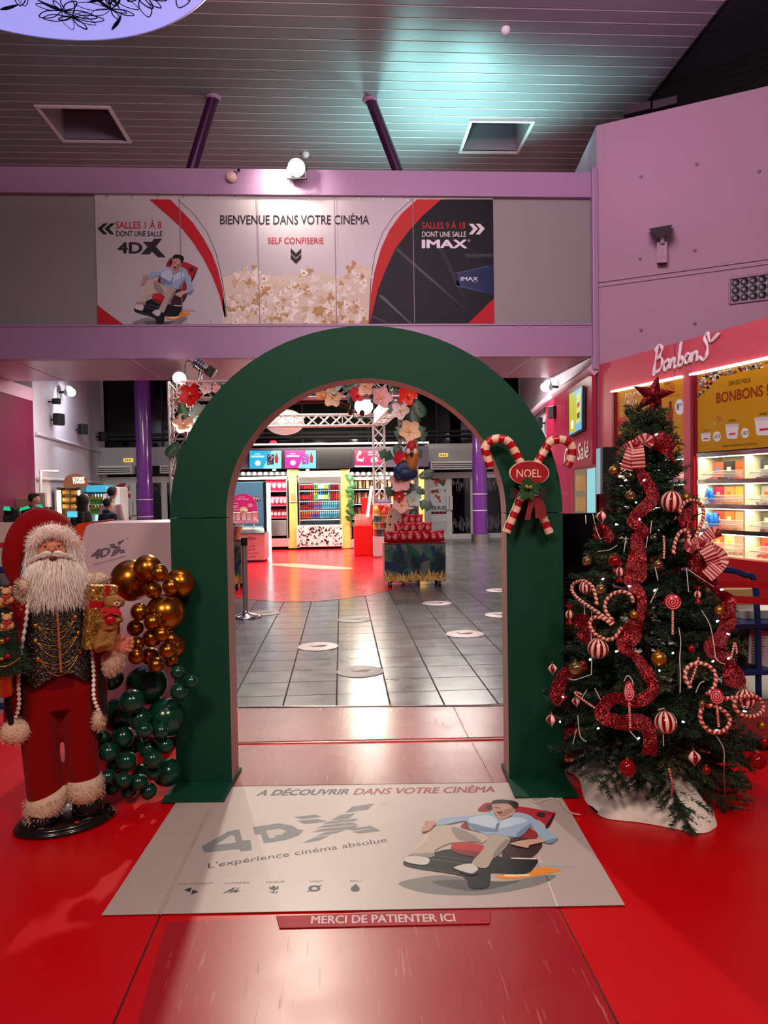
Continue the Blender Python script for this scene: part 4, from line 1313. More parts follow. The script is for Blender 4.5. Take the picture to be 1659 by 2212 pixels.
# head
he = MB()
hc = s3(112, 1185, -0.01)
he.sphere(hc, (0.088, 0.1, 0.115), 32, 24)
he.sphere(s3(111, 1184, -0.112), (0.017, 0.02, 0.016), 14, 10)
he.sphere(s3(105, 1186, -0.104), (0.008, 0.01, 0.008), 10, 8)
he.sphere(s3(117, 1186, -0.104), (0.008, 0.01, 0.008), 10, 8)
for px in (93, 131):
    he.sphere(s3(px, 1189, -0.078), (0.026, 0.022, 0.022), 14, 10)
    he.sphere(s3(px, 1165, -0.085), (0.03, 0.018, 0.012), 14, 8)
hdo = he.build('head', M_skin, fig)
remesh(hdo, 0.0035, 3)
for px in (97, 126):
    ey_o = MB().sphere(s3(px, 1178, -0.092), (0.0135, 0.012, 0.0105), 16, 10).build('eye', mat('eye_white', '#e6dcd2', 0.15, var=0), hdo)
    MB().sphere(s3(px, 1178.5, -0.1015), (0.0066, 0.004, 0.0066), 12, 8).build('iris', mat('eye_brown', '#2b1a10', 0.1, var=0), hdo)
    ld = MB()
    Ml = Matrix.Translation(s3(px, 1177, -0.0925))
    ld.sphere((0, -0.002, 0.0065), (0.017, 0.0145, 0.0085), 16, 8, 0, Ml)
    ld.build('eyelid', M_skin, hdo)
mo = MB().sphere(s3(113, 1204, -0.142), (0.017, 0.01, 0.0085), 14, 8)
mo.build('mouth', M_lips, hdo)
br_ = MB()
for sgn, pts in ((-1, [(80, 1172), (87, 1164), (96, 1162), (104, 1167)]), (1, [(118, 1166), (126, 1161), (135, 1163), (142, 1171)])):
    q = cat_rom([s3(x, y, -0.1 + abs(x - 111) * 0.0005) for x, y in pts], 5)
    br_.tube(q, [0.005 + 0.004 * math.sin(math.pi * i / (len(q) - 1)) for i in range(len(q))], 8)
    for p in q:
        for _ in range(9):
            hair(br_, p + V((R.uniform(-.006, .006), -0.004, R.uniform(-.006, .006))), (sgn * 0.7, -0.5, 0.3), 0.014, 0.0009, 0.3)
br_.build('eyebrow', M_hair, hdo)
bd = MB()
# beard body
bd.loft([er(111, 1196, 38, 0.05, -0.045), er(112, 1206, 52, 0.07, -0.055), er(114, 1225, 60, 0.085, -0.06), er(117, 1250, 58, 0.09, -0.075), er(120, 1275, 50, 0.075, -0.09), er(121, 1290, 38, 0.05, -0.1), er(121, 1298, 20, 0.03, -0.105)])
for i in range(2600):
    t = R.random() ** 0.8
    py = 1192 + 95 * t
    hw = (40 + 22 * min(1, t * 3)) * (1 - 0.35 * max(0, t - 0.6) / 0.4)
    a_ = R.uniform(math.pi * 1.0, 2 * math.pi)
    c = s3(113 + 8 * t + math.cos(a_) * hw, py, -0.055 - 0.03 * t + math.sin(a_) * (0.07 + 0.02 * math.sin(t * 3)))
    hair(bd, c, (math.cos(a_) * 0.45 + (0.1 * (113 + math.cos(a_) * hw - 113) / 60), -0.35, -1.1), R.uniform(0.045, 0.085), 0.0016, 0.5, 0, 4, 0.14)
for sgn in (-1, 1):                                     # moustache
    q = cat_rom([s3(112 + sgn * 2, 1194, -0.128), s3(112 + sgn * 14, 1194, -0.124), s3(112 + sgn * 27, 1199, -0.105), s3(112 + sgn * 38, 1206, -0.09)], 5)
    bd.tube(q, [0.007, 0.009, 0.012, 0.013, 0.014, 0.014, 0.014, 0.014, 0.013, 0.012, 0.01, 0.009, 0.007, 0.006, 0.004, 0.003], 10)
    for p in q:
        for _ in range(22):
            hair(bd, p + V((R.uniform(-.008, .008), -0.009, R.uniform(-.008, .008))), (sgn * 1.0, -0.3, -0.12), 0.03, 0.0012, 0.3, 0, 3, .15)
bd.build('beard', M_hair, hdo)
wg = MB()                                               # hair framing the face
for pts in ([(72, 1160), (66, 1185), (62, 1210), (62, 1235)], [(150, 1158), (160, 1180), (168, 1205), (176, 1232)], [(80, 1150), (76, 1175), (74, 1200), (72, 1220)], [(146, 1150), (152, 1175), (158, 1200), (164, 1222)]):
    q = cat_rom([s3(x, y, -0.05) for x, y in pts], 5)
    wg.tube(q, [0.022] * len(q), 10)
    for p in q:
        for _ in range(34):
            hair(wg, p + V((R.uniform(-.02, .02), R.uniform(-.03, 0), R.uniform(-.012, .012))), (0.25 * (1 if p.x > hc.x else -1), -0.4, -1), R.uniform(.04, .075), 0.0013, 0.5, 0, 4, .14)
wg.build('hair', M_hair, hdo)
ht = MB()
q = cat_rom([s3(118, 1172, 0.015), s3(105, 1144, 0.0), s3(82, 1130, -0.01), s3(56, 1142, -0.03), s3(38, 1168, -0.045), s3(27, 1203, -0.06), s3(30, 1236, -0.075), s3(46, 1258, -0.085)], 6)
rad = [0.12, 0.112, 0.088, 0.072, 0.062, 0.05, 0.034, 0.02]
rr = []
for i in range(len(q)):
    f = i / (len(q) - 1) * 7
    k = min(6, int(f)); rr.append(rad[k] + (rad[k + 1] - rad[k]) * (f - k))
ht.tube(q, [r * 0.88 for r in rr], 22)
ht.sphere(s3(114, 1160, 0.03), (0.106, 0.11, 0.1), 24, 16)
hat = ht.build('hat', M_velvet, fig)
remesh(hat, 0.007, 6)
tb = MB()
q = cat_rom([s3(64, 1200, -0.03), s3(67, 1172, -0.075), s3(84, 1151, -0.1), s3(110, 1143, -0.108), s3(136, 1149, -0.1), s3(155, 1166, -0.08), s3(167, 1195, -0.035)], 6)
tb.tube(q, 0.025, 12)
for p in q:
    for _ in range(60):
        u_ = V((R.uniform(-1, 1), R.uniform(-1, .2), R.uniform(-1, 1))).normalized()
        hair(tb, p + u_ * 0.022, u_ + V((0, 0, -.2)), 0.024, 0.0012, 0.3, 0, 2, .25)
tb.build('hat_trim', M_hair, hat)
pp_ = MB()
c = s3(52, 1258, -0.11)
pp_.sphere(c, 0.032, 18, 12)
fur_ball(pp_, c, 0.032, 500, 0.016)
pp_.build('pompom', M_fur, hat)
cl = MB()
for c, r in ((s3(52, 1275, -0.06), (0.045, 0.05, 0.05)), (s3(70, 1262, -0.07), (0.05, 0.05, 0.04)), (s3(205, 1254, -0.03), (0.065, 0.06, 0.032)), (s3(178, 1275, -0.075), (0.036, 0.04, 0.045)), (s3(188, 1255, -0.04), (0.05, 0.06, 0.04))):
    cl.sphere(c, r, 18, 12)
    fur_ball(cl, c, r, 450, 0.015)
cl.build('fur_collar', M_fur, fig)

# ---- gift box and teddy on the arm
gb = empty('gift_box', s3(215, 1330, -0.16), 'sequinned gold gift box with red ribbon held under the bearded figure\'s arm', 'gift')
cen = s3(216, 1335, -0.17)
Mg = Matrix.Translation(cen) @ Matrix.Rotation(0.11, 4, 'Y') @ Matrix.Rotation(0.25, 4, 'Z')
bx_ = MB().box((0, 0, 0), (0.125, 0.07, 0.29), 0, Mg, bev=0.004)
bx_.build('box', M_goldseq, gb)
MB().box((0.012, 0, 0), (0.022, 0.073, 0.293), 0, Mg).box((0, 0, 0.06), (0.128, 0.0735, 0.03), 0, Mg).build('ribbon', mat('satin_red', '#a80c14', 0.25, sheen=0.3), gb)
td = empty('teddy_bear', s3(238, 1345, -0.23), 'tan plush teddy bear with a red bow in front of the gold gift box', 'toy')
M_plush = mat('tan_plush', '#9a6a35', 0.95, var=0.15, vs=60, bump=0.8, bs=160)
t2 = lambda x, y, dy=0.0: s3(160 + x / 5.925, 1110 + y / 5.925, -0.25 + dy)
tb_ = MB()
tb_.sphere(t2(520, 1165), (0.042, 0.042, 0.034), 18, 12)
tb_.sphere(t2(450, 1130, .01), (0.02, 0.014, 0.02), 12, 8)
tb_.sphere(t2(620, 1170, .012), (0.018, 0.012, 0.022), 12, 8)
tb_.tube([t2(470, 1290), t2(450, 1400), t2(460, 1500)], [0.034, 0.044, 0.04], 14)
tb_.tube(cat_rom([t2(430, 1470), t2(370, 1580), t2(330, 1680), t2(350, 1760, -.02)], 4), [0.027] * 9 + [0.03] * 4, 12)
tb_.tube(cat_rom([t2(490, 1490), t2(490, 1590), t2(460, 1690), t2(450, 1740, -.02)], 4), [0.025] * 9 + [0.028] * 4, 12)
tb_.tube([t2(420, 1310), t2(370, 1390, -.01), t2(360, 1440, -.03)], [0.02, 0.02, 0.02], 10)
tb_.tube([t2(510, 1310), t2(570, 1370, -.02), t2(600, 1430, -.03)], [0.02, 0.02, 0.021], 10)
remesh(tb_.build('body', M_plush, td), 0.004, 2)
MB().sphere(t2(560, 1190, -.038), (0.017, 0.014, 0.013), 12, 8).build('muzzle', mat('cream_plush', '#c7a577', 0.9, bump=.5, bs=150), td)
for x in (535, 590):
    MB().sphere(t2(x, 1150, -.038), 0.0042, 10, 8).build('eye', M_blk, td)
MB().sphere(t2(565, 1182, -.051), 0.005, 10, 8).build('nose', M_blk, td)
MB().sphere(t2(470, 1390, -.04), (0.023, 0.02, 0.023), 16, 10).build('heart', mat('red_lacquer', '#a80c14', 0.2), td)
rb_ = MB()
for pts in ([(470, 1270), (400, 1240), (330, 1290), (340, 1320)], [(470, 1270), (560, 1260), (620, 1330), (630, 1370)], [(470, 1270), (420, 1300), (360, 1310)], [(470, 1270), (560, 1300), (600, 1310)]):
    rb_.loft([[p + V((0, 0, .011)), p + V((0, -.006, -.011))] for p in cat_rom([t2(x, y, -.05) for x, y in pts], 4)], 0, False, True, False)
rb_.build('bow', mat('satin_red', '#a80c14', 0.25, sheen=0.3), td)

# ---- little decorated tree on the other arm (cut by the frame)
lt = empty('tabletop_tree', s3(-8, 1430, -0.16), 'little decorated christmas tree held on the bearded figure\'s arm at the frame edge', 'christmas tree')
nd = MB()
M_needle = mat('needle_dark', '#22402a', 0.6, var=0.35, vs=15)
M_needle2 = mat('needle_olive', '#525a3a', 0.6, var=0.3, vs=15)
nd.lathe([(0.0, 0.42), (0.04, 0.3), (0.085, 0.12), (0.12, 0.0), (0.0, -0.01)], s3(-8, 1432, -0.14), 18)
for i in range(1500):
    z = R.random() ** 1.2 * 0.42; r = 0.125 * (1 - z / 0.44); a_ = R.uniform(math.pi, 2 * math.pi)
    p = s3(-8, 1432, -0.14) + V((math.cos(a_) * r, math.sin(a_) * r, z))
    hair(nd, p, (math.cos(a_), math.sin(a_), R.uniform(-.6, .4)), 0.03, 0.0016, 0.1, 0, 1)
nd.build('foliage', M_needle, lt)
for x, y, r, c in ((29, 1288, 0.013, 0), (36, 1302, 0.009, 0), (16, 1367, 0.011, 0), (40, 1363, 0.009, 0), (16, 1403, 0.014, 0), (4, 1295, 0.014, 1), (4, 1370, 0.013, 1), (3, 1407, 0.01, 1), (0, 1276, 0.012, 2), (44, 1308, 0.006, 1), (8, 1340, 0.008, 1)):
    MB().sphere(s3(x, y, -0.26 + abs(x) * .0012), r, 14, 10).build('bauble', [mat('bauble_red', '#8c0a14', 0.12, 0.3), mat('bauble_gold', '#b88a3c', 0.15, 0.8), mat('bauble_green', '#0a5a2a', 0.15, 0.3)][c], lt)
M_tan = mat('tan_felt', '#c49468', 0.9, bump=.5, bs=150)
for x, y in ((14, 1268), (15, 1322)):
    bb_ = MB()
    p = s3(x, y, -0.26)
    bb_.sphere(p, (0.02, 0.016, 0.017), 14, 10)
    for sx in (-1, 1):
        bb_.sphere(p + V((sx * .016, 0, .016)), 0.007, 10, 8)
        bb_.sphere(p + V((sx * .018, -.008, -.034)), (0.009, .009, .016), 10, 8)
    bb_.sphere(p + V((0, 0, -.034)), (0.019, 0.016, 0.022), 14, 10)
    bb_.sphere(p + V((-.002, -.014, -.004)), (.008, .007, .006), 10, 8)
    bo_ = bb_.build('bear_charm', M_tan, lt)
    sc_m = MB().tube([p + V((-.017, -.012, -.017)), p + V((0, -.02, -.02)), p + V((.017, -.012, -.017))], .006, 8)
    sc_m.tube([p + V((.004, -.02, -.02)), p + V((-.008, -.022, -.036))], .005, 8)
    sc_m.build('scarf', mat('satin_red', '#a80c14'), bo_)
for k, (x0_, y0_, x1_, y1_) in enumerate(((-20, 1340, 30, 1343), (-20, 1415, 42, 1408))):
    MB().tube(cat_rom([s3(x0_, y0_, -.27), s3((x0_ + x1_) / 2, y0_ + 8, -.28), s3(x1_, y1_, -.24)], 5), 0.0025, 6).build('bead_string', M_gold, lt)
gp = empty('gift_bag', s3(2, 1465, -0.16), 'small gold parcel with red ribbon below the little tree on the figure\'s arm', 'gift')
MB().box(s3(-2, 1458, -.2), (0.1, 0.08, 0.1), bev=.008).build('box', mat('gold_foil', '#b06a20', 0.25, 0.7), gp)
MB().box(s3(12, 1458, -.2), (0.018, 0.084, 0.104)).build('ribbon', mat('satin_red', '#a80c14'), gp)

for o in (fig, gb, td, lt, gp):
    o.location = MF @ o.location
    o.rotation_euler = (0, 0, FANG)

# ================================================================== balloons
gold = [(284, 1253.5, 46), (319, 1228, 30), (344, 1237.4, 18), (330.5, 1274.6, 18.6), (369.3, 1267, 18), (388, 1260, 34), (356.6, 1324, 42), (301.8, 1321.8, 19), (292.5, 1356.4, 18), (329.6, 1343.7, 18), (328.8, 1378.3, 20), (349, 1370, 16), (369.3, 1381.7, 16), (377, 1397, 25), (323.7, 1417, 19.5), (361.7, 1405.4, 18), (371, 1427, 15), (337, 1436.6, 16.5), (297, 1390, 15), (294, 1417, 17)]
green = [(316, 1478, 46), (384, 1452, 15.5), (412.7, 1471.6, 15.5), (387.5, 1493.6, 19.5), (258, 1543, 39), (358, 1550, 43), (240, 1465, 26), (311.8, 1576.5, 17.5), (348.4, 1579, 17), (321.6, 1618, 21), (357.4, 1610, 17), (281, 1608, 27), (235.3, 1624.5, 20.5), (273.6, 1644, 21), (302.8, 1667, 17), (332, 1668.5, 16), (360.6, 1668.5, 31), (233.7, 1678, 16.5), (268, 1685, 17), (279, 1707.5, 18), (320.7, 1709, 18), (243, 1700, 17), (223, 1593.6, 15), (265, 1592, 24), (302, 1552, 24), (250, 1650, 22), (330, 1640, 20), (285, 1515, 26), (300, 1690, 18)]
BL = []
for k_, lst in enumerate((gold, green)):
    for px, py, r in lst:
        BL.append([px, py, r * 3.6 / FPX, 3.62 if r < 24 else 3.70, k_])
for it in range(160):
    for i in range(len(BL)):
        for j in range(i + 1, len(BL)):
            a_, b2 = BL[i], BL[j]
            pa, pb2 = A(a_[0], a_[1], a_[3]), A(b2[0], b2[1], b2[3])
            dd = pb2 - pa
            ov_ = (a_[2] + b2[2]) * 0.985 - dd.length
            if ov_ > 0:
                sg = 1 if (b2[3] - a_[3] + (1e-3 if b2[2] > a_[2] else -1e-3)) > 0 else -1
                wa = b2[2] / (a_[2] + b2[2])
                a_[3] -= sg * ov_ * 0.35 * (0.5 if wa < .5 else 1)
                b2[3] += sg * ov_ * 0.35 * (1 if wa < .5 else 0.5)
    for q in BL:
        lim = 3.83 - q[2] if q[0] + q[2] * 430 > 362 else 4.0
        q[3] = max(3.36, min(lim, q[3]))
M_bg, M_bn = mat('chrome_gold_latex', '#a4651e', 0.27, 0.95, var=0.05), mat('dark_green_latex', '#06382a', 0.2, coat=0.3, var=0.05)
order = {0: 0, 1: 0}
for px, py, r, Y, k_ in sorted(BL, key=lambda q: q[1]):
    p = A(px, py, Y)
    order[k_] += 1
    mb = MB()
    prof = [(0.0, 1.0)] + [(math.sin(t) * (1 if t < 1.6 else 1 - 0.04 * (t - 1.6)), math.cos(t) * (1 if t < 1.6 else 1.06)) for t in [k * math.pi / 18 for k in range(1, 18)]] + [(0.05, -1.09), (0.09, -1.14), (0.0, -1.14)]
    mb.lathe([(a_ * r, b2 * r) for a_, b2 in prof], (0, 0, 0), 32)
    o = mb.build('balloon', [M_bg, M_bn][k_])
    # knots point to the core of the cluster
    core = V((A(330, py, 3.9).x, 3.95, p.z - 0.02))
    o.rotation_euler = (core - p).to_track_quat('-Z', 'Y').to_euler()
    o.location = p
    size = 'large' if r > 0.06 else 'small'
    tag(o, '%s %s balloon, %s from the top of its %s cluster beside the arch' % (size, ['shiny gold', 'dark green'][k_], nth(order[k_]), ['gold', 'green'][k_]), 'balloon', ['gold balloons beside the arch', 'green balloons beside the arch'][k_])
# ================================================================== big christmas tree on the right
TC = V((1.56, 3.60, 0))
TR = [(0.0, 0.30), (0.12, 0.44), (0.28, 0.57), (0.45, 0.57), (0.65, 0.52), (0.85, 0.44), (1.09, 0.35), (1.30, 0.27), (1.44, 0.225), (1.60, 0.18), (1.79, 0.13), (1.90, 0.08), (2.0, 0.02)]


def trad(z):
    z = max(0, min(1.99, z))
    for (z0, r0_), (z1, r1_) in zip(TR, TR[1:]):
        if z0 <= z <= z1:
            return r0_ + (r1_ - r0_) * (z - z0) / (z1 - z0)
    return 0.02


TAX = V((TC.x, TC.y, 0)).normalized()


def tp(px, py, out=0.0):
    """point on the tree's front surface seen at that pixel, pushed out by `out`"""
    d = ray(px, py); d = d / d.y
    Y = TC.y
    for _ in range(25):
        p = EYE + d * Y
        rr = trad(p.z) + out
        # nearest approach along the view direction
        lat = (p - TC).dot(V((TAX.y, -TAX.x, 0)))
        dep = math.sqrt(max(0.0009, rr * rr - lat * lat))
        q = TC - TAX * dep + V((TAX.y, -TAX.x, 0)) * lat
        Y = Y + (q.y - p.y) * 0.7
    return EYE + d * Y


def t4(x, y, out=0.0):
    return tp(1150 + x / 3.26, 800 + y / 3.26, out)


def t5(x, y, out=0.0):
    return tp(1150 + x / 3.26, 1300 + y / 3.26, out)


tree = empty('christmas_tree', TC, 'tall green fir decorated in red and white, standing on a white cloth beside the arch', 'christmas tree')
MB().cyl(TC, TC + V((0, 0, 1.9)), 0.028, 0.012, 10).build('trunk', mat('trunk_brown', '#2e2118', 0.8), tree)
rt = random.Random(21)


def branch_mesh(L, seed, olive):
    rr = random.Random(seed)
    mb = MB()

    def needles(p0, d, ln, n, nl):
        up = V((0, 0, 1))
        s1 = d.cross(up).normalized(); s2 = s1.cross(d)
        for i in range(n):
            t = (i + rr.random()) / n
            a_ = rr.uniform(0, 2 * math.pi)
            o_ = s1 * math.cos(a_) + s2 * math.sin(a_)
            nd_ = (d * rr.uniform(0.5, 1.0) + o_ * 0.8).normalized()
            p = p0 + d * (ln * t)
            sd = nd_.cross(V((rr.uniform(-1, 1), rr.uniform(-1, 1), rr.uniform(-1, 1)))).normalized() * 0.0019
            l_ = nl * rr.uniform(.75, 1.15)
            m_ = p + nd_ * l_ * .5
            mb.add([p - sd * .6, p + sd * .6, m_ + sd, m_ - sd, p + nd_ * l_], [(0, 1, 2, 3), (3, 2, 4)], 1)

    mb.tube([(0, 0, 0), (L * .5, 0, -0.01 * L), (L, 0, 0.01)], [0.005, 0.004, 0.002], 5)
    needles(V((L * .25, 0, 0)), V((1, 0, 0)), L * .75, int(480 * L), 0.026)
    k = 0
    x = L * 0.28
    while x < L * 0.95:
        for sgn in (-1, 1):
            ln = (L - x) * 0.55 + 0.045
            d = V((0.75, sgn * rr.uniform(.55, .8), rr.uniform(-.25, .3))).normalized()
            q = V((x, 0, 0))
            mb.tube([q, q + d * ln], [0.003, 0.0015], 4)
            needles(q, d, ln, int(620 * ln), 0.024)
        x += rr.uniform(0.05, 0.075)
    return mb.mesh('branch', [mat('twig_brown', '#352a1c', 0.8), M_needle2 if olive else M_needle])


BM = {}
for L in (0.56, 0.44, 0.33, 0.22, 0.14):
    for v_ in range(3):
        BM[(L, v_)] = branch_mesh(L, int(L * 1000) + v_, v_ == 2)
cands = []
NB = 235
for i in range(NB):
    f = (i + 0.5) / NB
    z = 0.30 + (1.93 - 0.30) * (1 - math.sqrt(1 - f) if False else f ** 1.25)
    a_ = i * 2.39996 + rt.uniform(-.3, .3)
    rd = trad(z)
    el = -0.22 + 0.95 * (z / 1.95) ** 1.5 + rt.uniform(-.18, .18)
    if z < 0.42:
        el -= rt.choice((0.05, 0.1, 0.32))
    Lw = max(0.12, rd * rt.uniform(0.8, 1.0) / max(0.55, math.cos(el)))
    key = min((0.56, 0.44, 0.33, 0.22, 0.14), key=lambda q: abs(q - Lw))
    front = -(math.cos(a_) * TAX.x + math.sin(a_) * TAX.y)
    cands.append((front * rd, z, a_, el, Lw / key, key, rt.choice((0, 0, 1, 1, 2))))
cands.sort(key=lambda c: -c[0])
fol = MB()
for i, (fr_, z, a_, el, sc, key, v_) in enumerate(cands):
    M_ = Matrix.Translation(TC + V((0, 0, z - 0.03))) @ Matrix.Rotation(a_, 4, 'Z') @ Matrix.Rotation(-el, 4, 'Y') @ Matrix.Rotation(rt.uniform(-.5, .5), 4, 'X') @ Matrix.Scale(sc, 4)
    me = BM[(key, v_)]
    if i < 100:
        o = bpy.data.objects.new('branch', me)
        COL.objects.link(o)
        o.parent = tree
        o.matrix_parent_inverse = WM[tree.name].inverted()
        o.matrix_basis = M_
    else:
        b0 = len(fol.v)
        fol.v += [tuple(M_ @ v.co) for v in me.vertices]
        for p in me.polygons:
            fol.f.append(tuple(b0 + k for k in p.vertices)); fol.m.append(p.material_index); fol.s.append(False)
for i in range(5200):                                     # inner needles, too many to count
    z = 0.3 + 1.6 * rt.random() ** 1.2
    a_ = rt.uniform(0, 2 * math.pi); r_ = trad(z) * rt.uniform(0.1, 0.75)
    p = TC + V((math.cos(a_) * r_, math.sin(a_) * r_, z))
    d = V((math.cos(a_), math.sin(a_), rt.uniform(-.6, .6))).normalized()
    sd = d.cross(V((rt.uniform(-1, 1), rt.uniform(-1, 1), rt.uniform(-1, 1)))).normalized()
    fol.add([p - sd * .003, p + sd * .003, p + d * .055], [(0, 1, 2)], 1)
o = fol.build('foliage', [mat('twig_brown', '#352a1c'), M_needle], tree)
o['kind'] = 'stuff'

# cloth wrapped round the foot
clo = MB()
cp = [(1250, 1682), (1262, 1725), (1285, 1752), (1312, 1768), (1380, 1776), (1450, 1788), (1512, 1800), (1542, 1790), (1548, 1775), (1525, 1735), (1500, 1705)]
base = [G(*q, z=0.004) for q in cp] + [V((1.98, 3.75, 0.004)), V((1.8, 3.95, 0.004)), V((1.4, 3.98, 0.004)), V((1.2, 3.88, 0.004))]
rings = []
bs_ = cat_rom(base, 5, True)
cen = V((1.555, 3.62, 0))
for k, (f, z) in enumerate(((1.0, 0.003), (0.97, 0.02), (0.84, 0.055), (0.62, 0.14), (0.4, 0.22), (0.2, 0.27), (0.09, 0.28))):
    ring = []
    for i, p in enumerate(bs_):
        q = cen + (p - cen) * f
        wv = 0.012 * math.sin(i * 0.9 + k) * (1 - f) * 2 + 0.03 * mnoise.noise(q * 7) * (1 if 0 < k < 6 else 0)
        ring.append(V((q.x, q.y, max(0.003, z + wv))))
    rings.append(ring)
clo.loft(rings, 0, True)
clo_o = clo.build('tree_cloth', mat('white_fleece', '#e2d0c8', 0.9, var=0.14, vs=25, bump=0.5, bs=45))
tag(clo_o, 'crumpled white cloth wrapped round the foot of the decorated fir', 'cloth')

# star
star = empty('tree_star', t4(835, 300), 'glittering red five-pointed star on top of the decorated fir', 'star')
sy = TC.y - 0.02
sp = lambda x, y, dy=0: A(1150 + x / 3.26, 800 + y / 3.26, sy + dy)
outer = [(885, 30), (1012, 150), (915, 308), (722, 288), (708, 110)]
cc_ = (853, 172)
pts = []
for k in range(5):
    a_, b2 = outer[k], outer[(k + 1) % 5]
    pts.append(a_)
    m_ = ((a_[0] + b2[0]) / 2, (a_[1] + b2[1]) / 2)
    pts.append((cc_[0] + (m_[0] - cc_[0]) * 0.5, cc_[1] + (m_[1] - cc_[1]) * 0.5))
sb = MB()
for k in range(10):
    a_, b2 = pts[k], pts[(k + 1) % 10]
    sb.add([sp(*a_), sp(*b2), sp(*cc_, -0.035)], [(0, 1, 2)])
    sb.add([sp(*a_), sp(*b2), sp(*cc_, 0.035)], [(2, 1, 0)])
sb.build('body', M_glit, star)
MB().cyl(sp(845, 230, 0), sp(835, 345, 0), 0.013, 0.019, 12).build('socket', M_glit, star)

# ---- glitter ribbons
def ribbon(pts, wd, label):
    q = cat_rom([tp(x, y, 0.035) for x, y, *_ in pts], 7)
    w_ = cat_rom([(p[2] if len(p) > 2 else wd, 0, 0) for p in pts], 7)
    mb = MB()
    rows_ = []
    for i, p in enumerate(q):
        t = (q[min(i + 1, len(q) - 1)] - q[max(i - 1, 0)]).normalized()
        view = (EYE - p).normalized()
        view = (view + V((0.35 * math.sin(i * 0.55), 0, 0.4 * math.cos(i * 0.43)))).normalized()
        s_ = t.cross(view).normalized() * w_[i].x
        rows_.append([p - s_, p - s_ * .4 + view * .003, p + s_ * .4 + view * .003, p + s_])
    mb.loft(rows_, 0, False, True, False)
    o_ = mb.build('ribbon', M_glit)
    return tag(o_, label, 'ribbon', 'glitter ribbons on the tree')


p4 = lambda x, y, w=.03: (1150 + x / 3.26, 800 + y / 3.26, w)
p5 = lambda x, y, w=.03: (1150 + x / 3.26, 1300 + y / 3.26, w)
ribbon([p4(740, 680, .02), p4(795, 775), p4(850, 890), p4(770, 985), p4(710, 1060), p4(790, 1140, .025), p4(735, 1180, .03), p4(745, 1260, .036), p4(735, 1350, .045), p4(730, 1430, .05), p4(700, 1490, .035), p4(770, 1600, .022), p4(760, 1720, .022), p5(740, 120, .03), p5(690, 230, .05), p5(640, 320, .03), p5(720, 380, .02), p5(790, 470), p5(850, 620, .025), p5(740, 700, .03), p5(570, 680, .03), p5(480, 790, .03), p5(620, 850, .035), p5(780, 850, .035), p5(830, 960, .03), p5(820, 1080, .03)], .028, 'long red glitter ribbon zigzagging down the middle of the decorated fir')
ribbon([p4(840, 470, .03), p4(930, 520, .05), p4(960, 590, .02), p4(1010, 660, .006)], .03, 'red glitter ribbon end near the striped bow at the top of the fir')
ribbon([p4(1090, 960, .03), p4(1075, 1060, .03), p4(1100, 1160, .02), p4(1140, 1330, .03), p4(1200, 1400, .05), p4(1290, 1540, .02), p4(1380, 1620, .03), p4(1370, 1740, .035), p5(1380, 130, .035), p5(1330, 250, .03), p5(1290, 330, .05), p5(1380, 430, .03), p5(1420, 540, .05), p5(1400, 600, .03)], .03, 'red glitter ribbon winding down the fir on the sweet shop side')
ribbon([p4(430, 1150, .03), p4(490, 1130, .04), p4(540, 1180, .025), p4(520, 1210, .01)], .03, 'short red glitter ribbon high on the fir on the arch side')
ribbon([p5(290, 150, .03), p5(370, 130, .035), p5(400, 220, .03), p5(330, 260, .03)], .03, 'red glitter ribbon behind the looped candy rope on the arch side of the fir')
ribbon([p5(380, 440, .02), p5(300, 480, .03), p5(220, 520, .03), p5(170, 660, .035), p5(220, 700, .03)], .03, 'red glitter ribbon low on the fir on the arch side')

# ---- baubles
M_bred, M_bgold = mat('bauble_red', '#8c0a14', 0.12, 0.3), mat('bauble_matt_gold', '#b0782a', 0.32, 0.8, var=0.06)
M_bclear = mat('bauble_champagne', '#a9895a', 0.1, 0.85, var=0.1, vs=40)
M_bwhite = mat('bauble_white', '#e8c6b8', 0.4)


def bauble(p, r, kind, label, group):
    root = empty('bauble', p, label, 'bauble', group)
    mb = MB()
    if kind == 'stripe':
        mb.sphere((0, 0, 0), r, 40, 18, mfun=lambda i, j: (j // 2) % 2)
        ob = mb
        ms = [M_bred, M_bwhite]
    elif kind == 'drop':
        prof = [(0.0, 1.0), (.25, .85), (.55, .62), (.85, .3), (.95, 0.05), (.9, -.2), (.62, -.55), (.3, -.85), (.1, -1.15), (0, -1.3)]
        mb.lathe([(a_ * r, b2 * r) for a_, b2 in prof], (0, 0, 0), 24, mfun=lambda i, j: (j // 3) % 2)
        ms = [M_bred, M_bwhite]
    else:
        mb.sphere((0, 0, 0), r, 28, 16)
        ms = [{'gold': M_bgold, 'clear': M_bclear, 'red': M_bred}[kind]]
    Mr = Matrix.Translation(p) @ Matrix.Rotation(R.uniform(-.25, .25), 4, 'X') @ Matrix.Rotation(R.uniform(0, 1), 4, 'Z')
    mb.v = [tuple(Mr @ V(v)) for v in mb.v]
    mb.build('ball', ms, root)
    cp_ = MB().cyl((0, 0, r * .96), (0, 0, r * 1.16), r * .2, n=10)
    cp_.tube([(r * .12 * math.cos(t), 0, r * 1.22 + r * .12 * math.sin(t)) for t in [k * .7 for k in range(10)]], 0.0012, 4)
    cp_.v = [tuple(Mr @ V(v)) for v in cp_.v]
    cp_.build('cap', M_gold, root)
    return root


K4 = 3.26
def bsize(p, r):
    return r / K4 * (p.y * 1.0) / FPX


